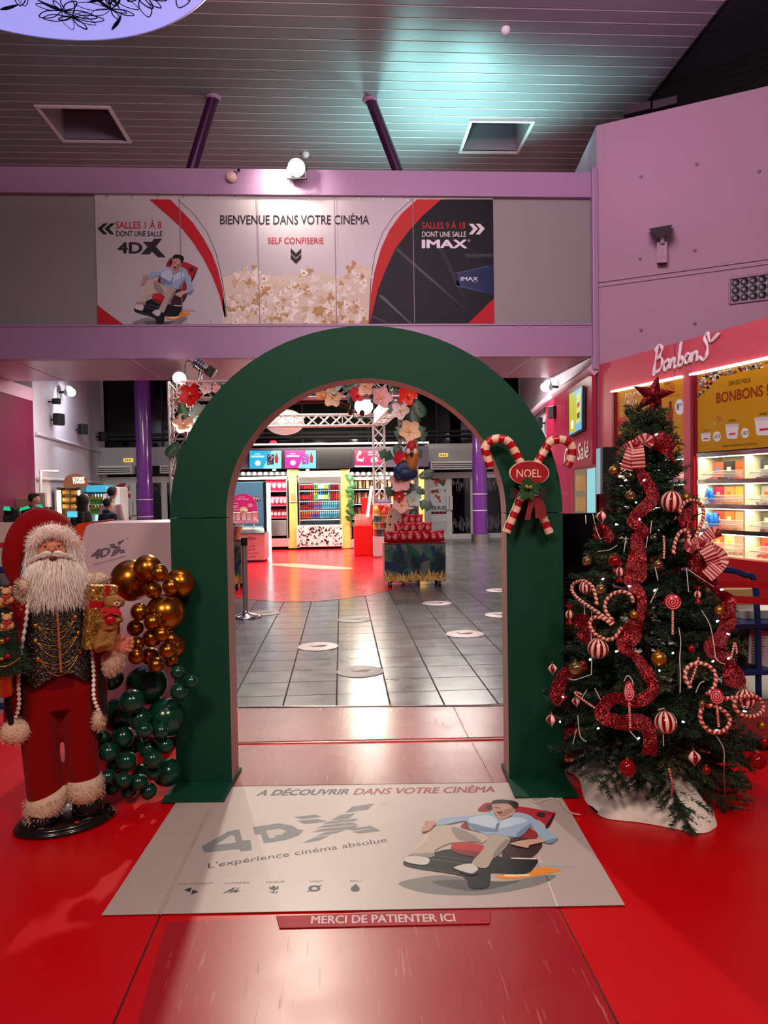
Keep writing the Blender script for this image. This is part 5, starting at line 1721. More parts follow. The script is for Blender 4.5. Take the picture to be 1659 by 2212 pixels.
ROWS = []
for f, x, y, r, kind in ((t4, 980, 925, 78, 'stripe'), (t4, 375, 1530, 48, 'stripe'), (t5, 462, 328, 75, 'stripe'), (t5, 937, 850, 80, 'stripe'), (t5, 1500, 680, 72, 'stripe'),
                         (t4, 490, 1030, 42, 'drop'), (t5, 143, 470, 36, 'drop'), (t5, 135, 830, 42, 'drop'), (t5, 310, 700, 34, 'drop'), (t5, 1138, 1095, 50, 'drop'),
                         (t4, 690, 880, 36, 'clear'), (t4, 575, 705, 34, 'gold'), (t4, 385, 1345, 36, 'clear'), (t4, 483, 1545, 40, 'clear'), (t4, 885, 1370, 36, 'clear'), (t4, 715, 1722, 33, 'gold'), (t4, 1315, 1690, 38, 'gold'), (t4, 1085, 895, 30, 'gold'), (t5, 305, 470, 50, 'clear'), (t5, 890, 400, 54, 'gold'), (t5, 1615, 872, 32, 'gold'), (t5, 1195, 720, 27, 'clear'),
                         (t5, 668, 1170, 62, 'red'), (t5, 1585, 1120, 62, 'red'), (t5, 1225, 1185, 30, 'red'), (t5, 1635, 985, 34, 'red'), (t4, 580, 1345, 45, 'red'), (t5, 1120, 330, 26, 'red')):
    p = f(x, y, 0.05)
    ROWS.append((kind, p, bsize(p, r)))
GN = {'stripe': ('round red and white striped bauble', 'striped baubles on the fir'), 'drop': ('red and white drop-shaped bauble', 'drop baubles on the fir'), 'gold': ('matt gold bauble', 'gold baubles on the fir'), 'clear': ('shiny champagne bauble', 'champagne baubles on the fir'), 'red': ('shiny red bauble', 'red baubles on the fir')}
cnt = {}
for kind, p, r in sorted(ROWS, key=lambda q: -q[1].z):
    cnt[kind] = cnt.get(kind, 0) + 1
    bauble(p, r, kind, '%s, %s from the top of its kind on the fir' % (GN[kind][0], nth(cnt[kind])), GN[kind][1])

# ---- candy ropes and canes
M_rope_r, M_rope_w = mat('rope_red', '#98101c', 0.55, var=0.1), mat('rope_cream', '#e2b7a4', 0.6, var=0.06)


def rope(f, pts, r, label, group, name='candy_rope', out=0.07, step=0.006, pitch=0.022):
    q = cat_rom([f(x, y, out) for x, y in pts], 10)
    L0 = [0]
    for i in range(1, len(q)):
        L0.append(L0[-1] + (q[i] - q[i - 1]).length)
    n = max(4, int(L0[-1] / step)); rs = []; j = 1
    for k in range(n + 1):
        t = L0[-1] * k / n
        while j < len(L0) - 1 and L0[j] < t:
            j += 1
        rs.append(q[j - 1].lerp(q[j], min(1, (t - L0[j - 1]) / max(1e-6, L0[j] - L0[j - 1]))))
    mb = MB().tube(rs, [r * (1 + .08 * math.sin(i * step / pitch * 2 * math.pi)) for i in range(len(rs))], 10, stripe=lambda i, jj: int(2 * (i * step / pitch + jj / 10)) % 2)
    return tag(mb.build(name, [M_rope_r, M_rope_w]), label, 'decoration', group)


gr_ = 'striped candy ropes on the fir'
rope(t4, [(1110, 1270), (1170, 1130), (1205, 1020), (1190, 950), (1130, 915), (1070, 935), (1035, 1000)], .0085, 'striped candy rope hook below the top striped bauble of the fir', gr_)
rope(t4, [(993, 1295), (1005, 1210), (1040, 1140), (1085, 1128), (1105, 1175), (1085, 1260)], .0085, 'striped candy rope hook beside the large striped bow', gr_)
rope(t4, [(575, 1785), (440, 1690), (330, 1615), (280, 1550), (295, 1500), (360, 1485), (420, 1520), (445, 1590), (455, 1655)], .0085, 'striped candy rope loop around a striped bauble on the arch side', gr_)
rope(t4, [(712, 1635), (690, 1580), (620, 1558), (545, 1590), (510, 1655), (530, 1720), (572, 1765)], .0085, 'striped candy rope hook between the gold bauble and the ribbon', gr_)
rope(t5, [(562, 165), (500, 120), (430, 112), (405, 160), (440, 225), (520, 265), (580, 250), (630, 180)], .0085, 'striped candy rope loop just above the red and white ball on the arch side', gr_)
rope(t5, [(1115, 605), (1080, 545), (1085, 475), (1140, 435), (1215, 440), (1280, 490), (1290, 560), (1270, 615), (1225, 655)], .009, 'striped candy rope loop above the lower right lollipop', gr_)
rope(t5, [(1225, 735), (1290, 735), (1370, 790), (1390, 850), (1350, 905), (1270, 920), (1205, 870), (1180, 800), (1195, 745)], .009, 'round striped candy rope loop below the lower right lollipop', gr_)
rope(t5, [(1345, 685), (1450, 672), (1560, 665), (1610, 700), (1625, 760), (1570, 805), (1480, 800), (1430, 750), (1418, 690)], .009, 'striped candy rope loop reaching over the rightmost striped bauble', gr_, out=.1)
gc_ = 'small twisted canes on the fir'
rope(t4, [(925, 1165), (928, 1240), (926, 1325)], .005, 'small twisted cane hanging straight under the top rope hook', gc_, 'candy_cane', pitch=.014)
rope(t5, [(1170, 392), (1150, 470), (1112, 575)], .005, 'small twisted cane slanting across the rope loop', gc_, 'candy_cane', pitch=.014)
rope(t5, [(440, 748), (370, 700), (310, 655), (300, 635), (345, 650)], .005, 'small twisted cane beside a drop bauble on the arch side', gc_, 'candy_cane', pitch=.014)
rope(t5, [(1395, 410), (1415, 330), (1425, 285), (1437, 330), (1440, 370)], .005, 'small twisted cane hanging in front of the rack', gc_, 'candy_cane', pitch=.014)
rope(t5, [(980, 1365), (985, 1290), (968, 1200), (958, 1175)], .005, 'small twisted cane hanging lowest over the white cloth', gc_, 'candy_cane', pitch=.014)


# ---- lollipops, wrapped sweets, bows
def lolly(f, x, y, r, sx, sy_, stick, label):
    c = f(x, y, 0.085)
    rr = bsize(c, r)
    root = empty('lollipop', c, label, 'lollipop', 'lollipops on the fir')
    view = (EYE - c).normalized()
    rt_ = view.cross(V((0, 0, 1))).normalized() * -1
    up = rt_.cross(view) * -1
    if up.z < 0: up = -up
    db_ = MB()
    M_ = Matrix.Identity(4)
    for i in range(3):
        M_[i][0], M_[i][1], M_[i][2], M_[i][3] = rt_[i] * sx, up[i] * sy_, view[i], c[i]
    db_.lathe([(0, -.012), (rr * .8, -.012), (rr * .97, -.006), (rr, 0), (rr * .97, .006), (rr * .8, .012), (0, .013)], (0, 0, 0), 32, 0, M_)
    db_.build('disc', mat('lolly_red', '#b3122c', 0.2), root)
    sw = MB()
    q = [M_ @ V((rr * .88 * t * math.cos(t * 19), rr * .88 * t * math.sin(t * 19), .0135)) for t in [k / 90 for k in range(4, 91)]]
    sw.tube(q, rr * .055, 6, flatten=None)
    sw.build('swirl', mat('lolly_pink', '#e69aa0', 0.3), root)
    e = f(*stick, 0.075)
    s0 = c - up * rr * sy_ * .95
    n_ = 24
    sk = MB().tube([s0.lerp(e, k / n_) for k in range(n_ + 1)], .0055, 8, stripe=lambda i, j: int(i * .9 + j / 4) % 2)
    sk.build('stick', [mat('lolly_red', '#b3122c'), M_rope_w], root)


lolly(t4, 988, 1632, 60, 1, 1, (988, 1860), 'red swirl lollipop near the middle of the decorated fir')
lolly(t5, 680, 632, 75, .5, 1.0, (690, 888), 'turned red swirl lollipop over the long red ribbon')
lolly(t5, 1298, 668, 58, .85, 1, (1312, 880), 'red swirl lollipop between the rope loops low on the fir')


def sweet(f, x, y, h, label):
    p = f(x, y, .07)
    k = bsize(p, h)
    root = empty('wrapped_sweet', p, label, 'ornament', 'wrapped sweets on the fir')
    MB().sphere(p, (k * .42, k * .42, k * .46), 20, 12, mfun=lambda i, j: (j // 2) % 2).build('sweet', [M_bred, M_bwhite], root)
    for sgn in (-1, 1):
        tw = MB()
        tw.lathe([(k * .08, sgn * k * .42), (k * .16, sgn * k * .6), (k * .42, sgn * k * 1.0)], p, 14, mfun=lambda i, j: j % 2)
        for i_ in range(len(tw.v)):
            if i_ >= 28 and i_ % 2: tw.v[i_] = tuple(V(tw.v[i_]) + V((0, 0, -sgn * k * .18)))
        tw.build('twist', [mat('foil_red', '#b01a20', 0.2, .5), M_bred], root)


sweet(t4, 617, 1420, 75, 'red and white wrapped sweet beside the wide part of the long ribbon')
sweet(t4, 1165, 1580, 65, 'pale wrapped sweet beside the rack side of the fir')
sweet(t5, 262, 90, 72, 'red and white wrapped sweet at the arch-side edge of the fir')


def stripe_strip(mb, q, w_, ax):
    # q: centre line points, w_: half widths; ax: width direction
    L = 0
    for i in range(len(q) - 1):
        L += (q[i + 1] - q[i]).length
        mb.add([q[i] - ax * w_, q[i] + ax * w_, q[i + 1] + ax * w_, q[i + 1] - ax * w_], [(0, 1, 2, 3)], int(L / .0085) % 2)


def bow(f, c, loops, tails, label, w_=.03):
    p = f(*c, .09)
    root = empty('bow', p, label, 'bow', 'striped bows on the fir')
    for nm, lst in (('loop', loops), ('tail', tails)):
        for pts in lst:
            q = [f(x, y, .085 + .02 * math.sin(math.pi * i / max(1, len(pts) - 1))) for i, (x, y) in enumerate(pts)]
            q = cat_rom(q, 14)
            mb = MB()
            L = 0
            for i in range(len(q) - 1):
                t = (q[i + 1] - q[i]); L += t.length
                s_ = t.normalized().cross((EYE - q[i]).normalized()).normalized() * w_ * (1 if nm == 'tail' else .85)
                if i == 0: sp_ = s_
                mb.add([q[i] - sp_, q[i] + sp_, q[i + 1] + s_, q[i + 1] - s_], [(0, 1, 2, 3)], int(L / .0085) % 2)
                sp_ = s_
            mb.build(nm, [mat('bow_red', '#8f1024', .6), mat('bow_pink', '#e3a09c', .6)], root)
    MB().sphere(p, (.02, .016, .016), 14, 8).build('knot', mat('bow_red', '#8f1024'), root)


bow(t4, (730, 520), [[(730, 520), (690, 535), (645, 565)], [(735, 515), (790, 480), (820, 500), (800, 530)]], [[(725, 530), (690, 610), (660, 700)], [(735, 530), (745, 600), (750, 690)]], 'striped red and pink bow near the top of the fir')
bow(t4, (1190, 1215), [[(1195, 1205), (1245, 1160), (1280, 1140), (1300, 1180)], [(1190, 1215), (1140, 1225), (1110, 1240), (1150, 1260)]], [[(1200, 1220), (1260, 1260), (1320, 1300), (1330, 1350), (1270, 1415), (1230, 1450)], [(1200, 1225), (1250, 1300), (1290, 1390)]], 'large striped red and pink bow on the sweet shop side of the fir')

# ---- light string: bulbs and white cable ends
ls = empty('light_string', t4(740, 300), 'string of small cool white lights with loose white cables on the decorated fir', 'lights')
for f, x, y in [(t4, *q) for q in ((870, 453), (655, 775), (785, 775), (755, 1050), (590, 1085), (730, 930), (680, 1520), (495, 1470), (860, 1550), (1330, 1545), (1300, 1770))] + [(t5, *q) for q in ((590, 350), (990, 360), (1300, 135), (1375, 225), (1270, 420), (1380, 400), (895, 485), (215, 670), (195, 845), (465, 890), (750, 960), (1060, 845), (1295, 905), (1490, 770), (405, 408))]:
    p = f(x, y, .055)
    mb = MB()
    d = V((R.uniform(-1, 1), -1, R.uniform(-.3, 1))).normalized()
    mb.lathe([(0, .012), (.0025, .009), (.0038, .003), (.0038, -.003), (0, -.005)], (0, 0, 0), 8, 0, Matrix.Translation(p) @ d.to_track_quat('Z', 'Y').to_matrix().to_4x4())
    mb.build('bulb', glow('#cdeeff', 9), ls)
M_cable = mat('white_cable', '#cfc3bd', .5)
for f, pts in ((t5, [(1030, 180), (1045, 280), (1038, 400), (1042, 520), (1040, 640)]), (t5, [(1190, 60), (1245, 150), (1270, 250), (1290, 395)]), (t5, [(1290, 395), (1320, 425), (1355, 440)]), (t4, [(1085, 1390), (1095, 1500), (1100, 1560)]), (t4, [(1090, 1400), (1180, 1460), (1280, 1525)]), (t4, [(860, 1370), (885, 1480)]), (t4, [(460, 1275), (540, 1265), (600, 1230)]), (t4, [(375, 1020), (378, 1080)]), (t4, [(425, 1010), (450, 1120), (480, 1190)]), (t4, [(660, 1170), (645, 1280)]), (t4, [(840, 1060), (830, 1150)]), (t4, [(800, 1250), (812, 1170)]), (t5, [(420, 60), (415, 200), (418, 390), (415, 510)]), (t5, [(255, 540), (300, 550), (420, 510)]), (t5, [(320, 800), (335, 940), (380, 985)]), (t5, [(310, 900), (285, 1000)]), (t5, [(480, 690), (440, 610)]), (t5, [(340, 690), (385, 620)]), (t5, [(645, 560), (670, 520), (705, 560), (712, 650)]), (t5, [(685, 910), (745, 975)]), (t5, [(920, 930), (925, 1015)]), (t5, [(885, 760), (930, 750)]), (t5, [(1285, 930), (1345, 1030), (1350, 1130)]), (t5, [(1150, 640), (1180, 575), (1210, 560)]), (t4, [(830, 1640), (860, 1580), (885, 1530)]), (t4, [(360, 1620), (370, 1720)])):
    MB().tube(cat_rom([f(x, y, .06) for x, y in pts], 5), .0022, 5).build('cable', M_cable, ls)
o = MB().tube(cat_rom([t5(1350, 1130, .06), G(1565, 1700, .1), G(1567, 1727, .006)], 5), .0022, 5).build('cable', M_cable, ls)
# loose cords on the floor
cr_ = MB().tube(cat_rom([G(x, y, .0105) for x, y in ((1145, 1727), (1155, 1733), (1175, 1728), (1190, 1724), (1208, 1730), (1222, 1748), (1238, 1757), (1254, 1760))], 6), .003, 6)
tag(cr_.build('cord', M_cable), 'thin white cord curling over the mat corner by the right arch foot', 'cord')
cr_ = MB().tube(cat_rom([G(x, y, .004) for x, y in ((1500, 1692), (1526, 1690), (1535, 1700), (1560, 1712), (1595, 1706), (1600, 1685))], 6), .003, 6)
tag(cr_.build('cord', M_black), 'thin black cord lying on the red floor behind the white cloth', 'cord')
# ================================================================== sweet shop on the right
dsh = V((0.283, -1, 0)).normalized()
nin = V((1, 0.283, 0)).normalized()
Msh = Matrix.Identity(4)
for i in range(3):
    Msh[i][0], Msh[i][1], Msh[i][2] = dsh[i], nin[i], (0, 0, 1)[i]
    Msh[i][3] = P_w[i]
sh_ = lambda px, py, off=0.0: W(px, py, P_w - nin * off, nin)
cS = lambda x, y, off=0.0: sh_(1200 + x / 3.614, 740 + y / 3.614, off)
LP = lambda u, d, z: Msh @ V((u, d, z))


def sbox(mb, u0, u1, d0, d1, z0, z1, mi=0, bev=0):
    return mb.box(((u0 + u1) / 2, (d0 + d1) / 2, (z0 + z1) / 2), (u1 - u0, d1 - d0, z1 - z0), mi, Msh, bev=bev)


M_pink = mat('shop_pink_panel', '#c4525f', 0.35, var=0.04, coat=0.1)
M_dred = mat('shop_red_frame', '#7d1420', 0.3, var=0.05)
M_cream = mat('cabinet_cream', '#e2dcb8', 0.55, var=0.03)
M_led = glow('#fff6e2', 9)
UE = 5.2
shop = struct(sbox(MB(), 0.2, UE, 0.0, 0.55, 3.18, 3.69), 'wall_shop', M_pink)
for u0, u1 in ((0.2, 0.40), (2.04, 2.21), (4.6, UE)):
    struct(sbox(MB(), u0, u1, 0.0, 0.5, 0, 3.18), 'pillar_panel', M_pink, shop)
struct(sbox(sbox(MB(), 0.0, 0.2, 0.0, 0.3, 0, 3.69), 0.2, UE, 0.6, 0.7, 0, 3.6), 'back_panel', M_pink, shop)
struct(sbox(MB(), 1.86, 1.868, -0.003, 0.0, 3.2, 3.68), 'joint', M_dred, shop)
for u0, u1 in ((0.40, 2.04), (2.21, 4.6)):
    fr = MB()
    sbox(fr, u0, u0 + 0.05, -0.03, 0.5, 0.5, 3.18)
    sbox(fr, u0 + 0.05, u0 + 0.09, 0.0, 0.5, 0.55, 3.16)
    struct(fr, 'frame', M_dred, shop)
    struct(sbox(MB(), u0, u1, -0.05, 0.02, 3.155, 3.185), 'light_rail', glow('#fff0e0', 2.5), shop)
    struct(sbox(MB(), u0, u1, 0.03, 0.05, 2.035, 3.16), 'poster_back', M_dred, shop)
    struct(sbox(MB(), u0, u1, -0.06, 0.5, 0.0, 0.565), 'counter', mat('shop_red_counter', '#b0101c', 0.3), shop)
struct(sbox(MB(), 2.21, 2.28, -0.02, 0.02, 0.57, 1.99), 'red_strip', mat('led_toned_red_strip', '#e8101a', .4), shop)  # red strip, its bright tone stands in for LED light on it

# script lettering on the header
bs_o, bs_e = sh_(1100 + 925 / 2.967, 400 + 1205 / 2.967, 0.03), sh_(1100 + 1345 / 2.967, 400 + 1085 / 2.967, 0.03)
ax_ = bs_e - bs_o
up_ = V((0, 0, 1)) * ax_.length
SCR = [[(0.0, -.03), (0.03, .12), (.075, .3)], [(.03, .25), (.1, .31), (.15, .26), (.12, .19), (.06, .155)], [(.06, .155), (.13, .155), (.15, .08), (.1, .02), (.01, 0)],
       [(.22, .1), (.18, .06), (.19, .0), (.23, .01), (.26, .06), (.24, .11), (.22, .1)], [(.29, .11), (.275, 0)], [(.275, .04), (.33, .11), (.35, .08), (.34, .0), (.37, .02)],
       [(.455, .26), (.4, 0)], [(.41, .05), (.46, .1), (.48, .06), (.46, .01), (.4, .0)],
       [(.55, .11), (.51, .06), (.525, .01), (.57, .02), (.59, .08), (.55, .11)], [(.625, .11), (.605, 0)], [(.605, .05), (.67, .11), (.69, .08), (.68, .01), (.72, .05)],
       [(1.0, .22), (.88, .16), (.85, .26), (.80, .22), (.84, .12), (.83, .03), (.78, -.01), (.73, .04)]]
lt_ = MB()
for st_ in SCR:
    q = cat_rom([bs_o + ax_ * x + up_ * y for x, y in st_], 6)
    lt_.tube(q, [0.026 * (0.75 + 0.25 * math.sin(i * .7)) for i in range(len(q))], 8)
tag(lt_.build('shop_lettering', mat('white_letter', '#eadfe0', .4)), 'white handwritten shop name lettering on the pink header above the fir', 'sign')

# posters
PP = Palette()
p1 = empty('menu_poster', LP(1.2, 0.02, 2.04), 'yellow menu poster with popcorn box and bottle behind the red star', 'poster', 'yellow shop posters')
a_ = MB()
Q = lambda u, z, l=0: LP(u, 0.022 - 0.0012 * l, z)
a_.poly([Q(.49, 2.04), Q(2.03, 2.04), Q(2.03, 3.15), Q(.49, 3.15)], PP('#c08a1c', .3))


def blob(mb, f, x, y, rx, ry, c, l, n=14):
    mb.poly([f(x + rx * math.cos(2 * math.pi * k / n), y - ry * math.sin(2 * math.pi * k / n), l) for k in range(n)], c)


ps = lambda x, y, l=1: cS(x, y, -0.022 + 0.0012 * l)
for s_, a1, b1, c1_, col, bd_ in (("POP'N", (540, 445), (665, 415), (543, 398), '#7a1f14', .12), ("POP'N", (540, 445), (665, 415), (543, 398), '#f0d9a0', .03), ('BOX', (555, 494), (645, 478), (557, 448), '#7a1f14', .12), ('BOX', (555, 494), (645, 478), (557, 448), '#f0d9a0', .03),
                             ('MENU', (850, 338), (908, 326), (850, 312), '#7a2a16', .02), ('SUCRÉ', (825, 382), (930, 365), (825, 345), '#a03018', .02), ('BOISSON AU CHOIX', (872, 428), (975, 412), (872, 416), '#6a4a18', 0)):
    txt(a_, s_, ps(*a1, 2 + (col == '#f0d9a0')), ps(*b1, 2 + (col == '#f0d9a0')), ps(*c1_, 2 + (col == '#f0d9a0')), PP(col, .3), bd_)
a_.poly([ps(x, y, 2) for x, y in ((888, 460), (905, 458), (907, 490), (918, 530), (916, 600), (918, 650), (912, 692), (884, 696), (876, 655), (880, 600), (874, 545), (886, 495))], PP('#8a2a1c', .3))
a_.poly([ps(x, y, 3) for x, y in ((888, 460), (905, 458), (906, 480), (887, 482))], PP('#2a1a14', .3))
blob(a_, ps, 968, 503, 36, 62, PP('#dfe3e6', .3), 2, 24)
txt(a_, '8', ps(945, 528, 3), ps(965, 524, 3), ps(945, 475, 3), PP('#22324a', .3), .02)
txt(a_, '€50', ps(968, 495, 3), ps(990, 491, 3), ps(968, 475, 3), PP('#22324a', .3), .02)
a_.poly([ps(x, y, 2) for x, y in ((488, 620), (500, 590), (540, 580), (565, 610), (570, 730), (500, 770))], PP('#b8142a', .3))
txt(a_, "POP'N", ps(492, 690, 4), ps(540, 680, 4), ps(492, 668, 4), PP('#f0d9a0', .3), .05)
txt(a_, 'BOX', ps(497, 712, 4), ps(535, 704, 4), ps(497, 694, 4), PP('#f0d9a0', .3), .05)
for i in range(90):
    x, y = R.uniform(482, 570), R.uniform(770, 905)
    if y > 912 - (x - 480) * .2: continue
    blob(a_, ps, x, y, 6, 8, PP(R.choice(('#c07a20', '#8a5216', '#e0b060', '#a0651c')), .3), 2 + i * .01, 6)
for i in range(60):
    blob(a_, ps, R.uniform(880, 985), R.uniform(745, 850), 8, 8, PP(R.choice(('#c07a20', '#8a4a16', '#d8a080', '#c05040')), .3), 2 + i * .01, 7)
txt(a_, 'SERVIS AVEC', ps(868, 738, 3), ps(930, 728, 3), ps(868, 726, 3), PP('#6a4a18', .3), 0)
a_.build('print', PP.m, p1)
PP = Palette()
p2 = empty('candy_poster', LP(3.3, 0.02, 2.04), 'yellow self-service sweets poster with three tubs at the right frame edge', 'poster', 'yellow shop posters')
a_ = MB()
a_.poly([Q(2.30, 2.04), Q(4.6, 2.04), Q(4.6, 3.15), Q(2.30, 3.15)], PP('#b88a16', .25))
cc2 = ['#c03040', '#d8c8b8', '#6080b0', '#1c1a1c', '#d89040', '#c890a0', '#6a4030', '#e0d090', '#306a50']
for i in range(230):
    x = 1095 + 560 * R.random() ** 1.6; lim = max(14, 190 * (1 - (x - 1095) / 230)) if x < 1300 else 36
    y0_ = 262 - (x - 1095) * .2
    y = y0_ + R.random() * lim
    rx = R.uniform(6, 15)
    blob(a_, ps, x, y, rx, rx * R.uniform(.5, 1), PP(R.choice(cc2), .3), 2 + i * .01, R.choice((4, 6, 9)))
    if i % 4 == 0: blob(a_, ps, x, y, rx * .4, rx * .3, PP(R.choice(cc2), .3), 2.005 + i * .01, 6)
for s_, a1, b1, c1_, col, bd_ in (('SERVEZ-VOUS', (1352, 336), (1520, 306), (1352, 302), '#4a3a16', .01), ('BONBONS !', (1256, 472), (1660, 408), (1256, 390), '#8a2a18', .03), ('PETITE', (1153, 697), (1196, 692), (1153, 680), '#7a6030', .0), ('MOYEN', (1352, 620), (1406, 614), (1352, 602), '#3a2c14', .01), ('GRAND', (1590, 568), (1650, 561), (1590, 548), '#3a2c14', .01), ('PENSEZ À PRENDRE UN COUVERCLE', (1303, 815), (1575, 795), (1303, 800), '#4a3816', .01)):
    txt(a_, s_, ps(*a1, 5), ps(*b1, 5), ps(*c1_, 5), PP(col, .3), bd_)
for x, y, w_, h in ((1173, 740, 40, 32), (1378, 695, 52, 56), (1625, 655, 72, 70)):
    a_.poly([ps(px, py, 3) for px, py in ((x - w_, y - h), (x + w_, y - h - w_ * .15), (x + w_ * .82, y + h * .85), (x + w_ * .6, y + h), (x - w_ * .65, y + h), (x - w_ * .8, y + h * .85))], PP('#d9d6d0', .3))
    a_.poly([ps(px, py, 4) for px, py in ((x - w_, y - h), (x + w_, y - h - w_ * .15), (x + w_ * 1.02, y - h * .75), (x - w_ * 1.02, y - h * .65))], PP('#c2bfba', .3))
    a_.poly([ps(px, py, 4) for px, py in ((x - w_ * .45, y + h * .25), (x + w_ * .5, y + h * .15), (x + w_ * .5, y + h * .4), (x - w_ * .45, y + h * .5))], PP('#b83040', .3))
for x, y, s_ in ((1260, 733, '6€20'), (1480, 706, '10€20')):
    blob(a_, ps, x, y, 31, 40, PP('#e3e0d8', .3), 3, 24)
    txt(a_, s_, ps(x - 22, y + 18, 4), ps(x + 24, y + 11, 4), ps(x - 22, y - 14, 4), PP('#25252c', .3), .01)
for x, y in ((1262, 580), (1285, 590), (1275, 605), (1240, 630)):
    blob(a_, ps, x, y, 12, 12, PP(('#b06a30' if x > 1250 else '#88a8a8'), .3), 3, 7)
a_.build('print', PP.m, p2)
tag(MB().lathe([(0, 0), (.03, 0), (.03, .01), (0, .012)], (0, 0, 0), 20, 0, Msh @ Matrix.Translation((2.12, 0, 1.42)) @ Matrix.Rotation(math.pi / 2, 4, 'X')).build('call_button', mat('pale_pink_disc', '#dcb4b4', .4)), 'small round pale disc on the pink post between the shop windows', 'sign')

# cabinets with four rows of compartments
levels_ = [1.985, 1.605, 1.255, 0.905, 0.57]
CABS = [('sweet_cabinet', 2.285, 4.6, [3.125, 3.97], 'lit cream sweets cabinet with compartments below the tub poster'), ('sweet_cabinet', 0.49, 2.04, [1.27], 'lit cream sweets cabinet behind the fir below the menu poster')]
comp = []
for nm, u0, u1, divs, lab in CABS:
    cb_ = empty(nm, LP((u0 + u1) / 2, 0.25, 0.57), lab, 'cabinet', 'lit sweets cabinets')
    k = MB()
    sbox(k, u0, u1, 0.46, 0.5, 0.55, 2.03); sbox(k, u0, u0 + 0.02, 0.02, 0.46, 0.57, 2.0); sbox(k, u1 - 0.02, u1, 0.02, 0.46, 0.57, 2.0)
    k.build('carcass', M_cream, cb_)
    for d in divs:
        sbox(MB(), d - 0.012, d + 0.012, 0.03, 0.46, 0.57, 1.985).build('divider', M_cream, cb_)
    for z in levels_:
        so = sbox(MB(), u0, u1, 0.02, 0.46, z - 0.02, z + 0.01).build('shelf', M_cream, cb_)
        if z > 0.6:
            sbox(MB(), u0, u1, 0.0, 0.02, z - 0.015, z + 0.04).build('price_rail', M_chrome, so)
            sbox(MB(), u0 + 0.01, u1 - 0.01, 0.03, 0.06, z - 0.032, z - 0.021).build('led_strip', M_led, so)
    ed = [u0] + divs + [u1]
    for i in range(len(ed) - 1):
        for r_ in range(4):
            comp.append((ed[i] + 0.03, ed[i + 1] - 0.03, levels_[r_ + 1] + 0.012, r_, i, u0 > 2))
for (u0, uw, z0, dd, en) in ((3.4, 2.2, 1.95, 0.2, 8), (3.4, 2.2, 1.57, 0.2, 8), (3.4, 2.2, 1.22, .2, 8), (3.4, 2.2, .87, .2, 7), (1.2, 1.4, 1.9, .2, 8)):
    light('AREA', 'cabinet_light', LP(u0, 0.12, z0 - 0.005), LP(u0, 0.2, 0), en, (1, .93, .78), uw, size_y=0.08)
colr = [[('#c9573f', '#5a78b8'), ('#2a2620', '#e8e0cc'), ('#d8551c', None)], [('#3f4142', '#dcd6c0'), ('#d2486a', '#e8d8d0'), ('#8a3050', None)],
        [('#b8244c', '#d89a90'), ('#cf8a4a', '#d86a28'), ('#d89a34', None)], [('#9a9284', '#d8581c'), ('#d89048', '#d0c83c'), ('#c08040', None)],
        [('#d2493a', '#e8e0b8'), ('#c9701c', '#e8d89a'), ('#c8905a', None)], [('#5a5240', '#dcd6a8'), ('#d8561c', '#e8c060'), ('#c84a20', None)],
        [('#d0601c', '#d8a070'), ('#cfc090', '#d8c828'), ('#d09070', None)], [('#d2541c', '#c8305a'), ('#d86a1c', '#e0d060'), ('#c8901c', None)]]
cname = {'#c9573f': 'coral', '#2a2620': 'black-white', '#d8551c': 'orange', '#3f4142': 'dark grey', '#d2486a': 'pink', '#8a3050': 'plum', '#b8244c': 'magenta', '#cf8a4a': 'tan', '#d89a34': 'amber', '#9a9284': 'grey-beige', '#d89048': 'light orange', '#c08040': 'brown', '#d2493a': 'red', '#c9701c': 'dark orange', '#c8905a': 'caramel', '#5a5240': 'olive patterned', '#d8561c': 'bright orange', '#c84a20': 'rust', '#d0601c': 'burnt orange', '#cfc090': 'cream', '#d09070': 'peach', '#d2541c': 'orange-red', '#d86a1c': 'deep orange', '#c8901c': 'mustard'}
rown = ['top', 'second', 'third', 'bottom']
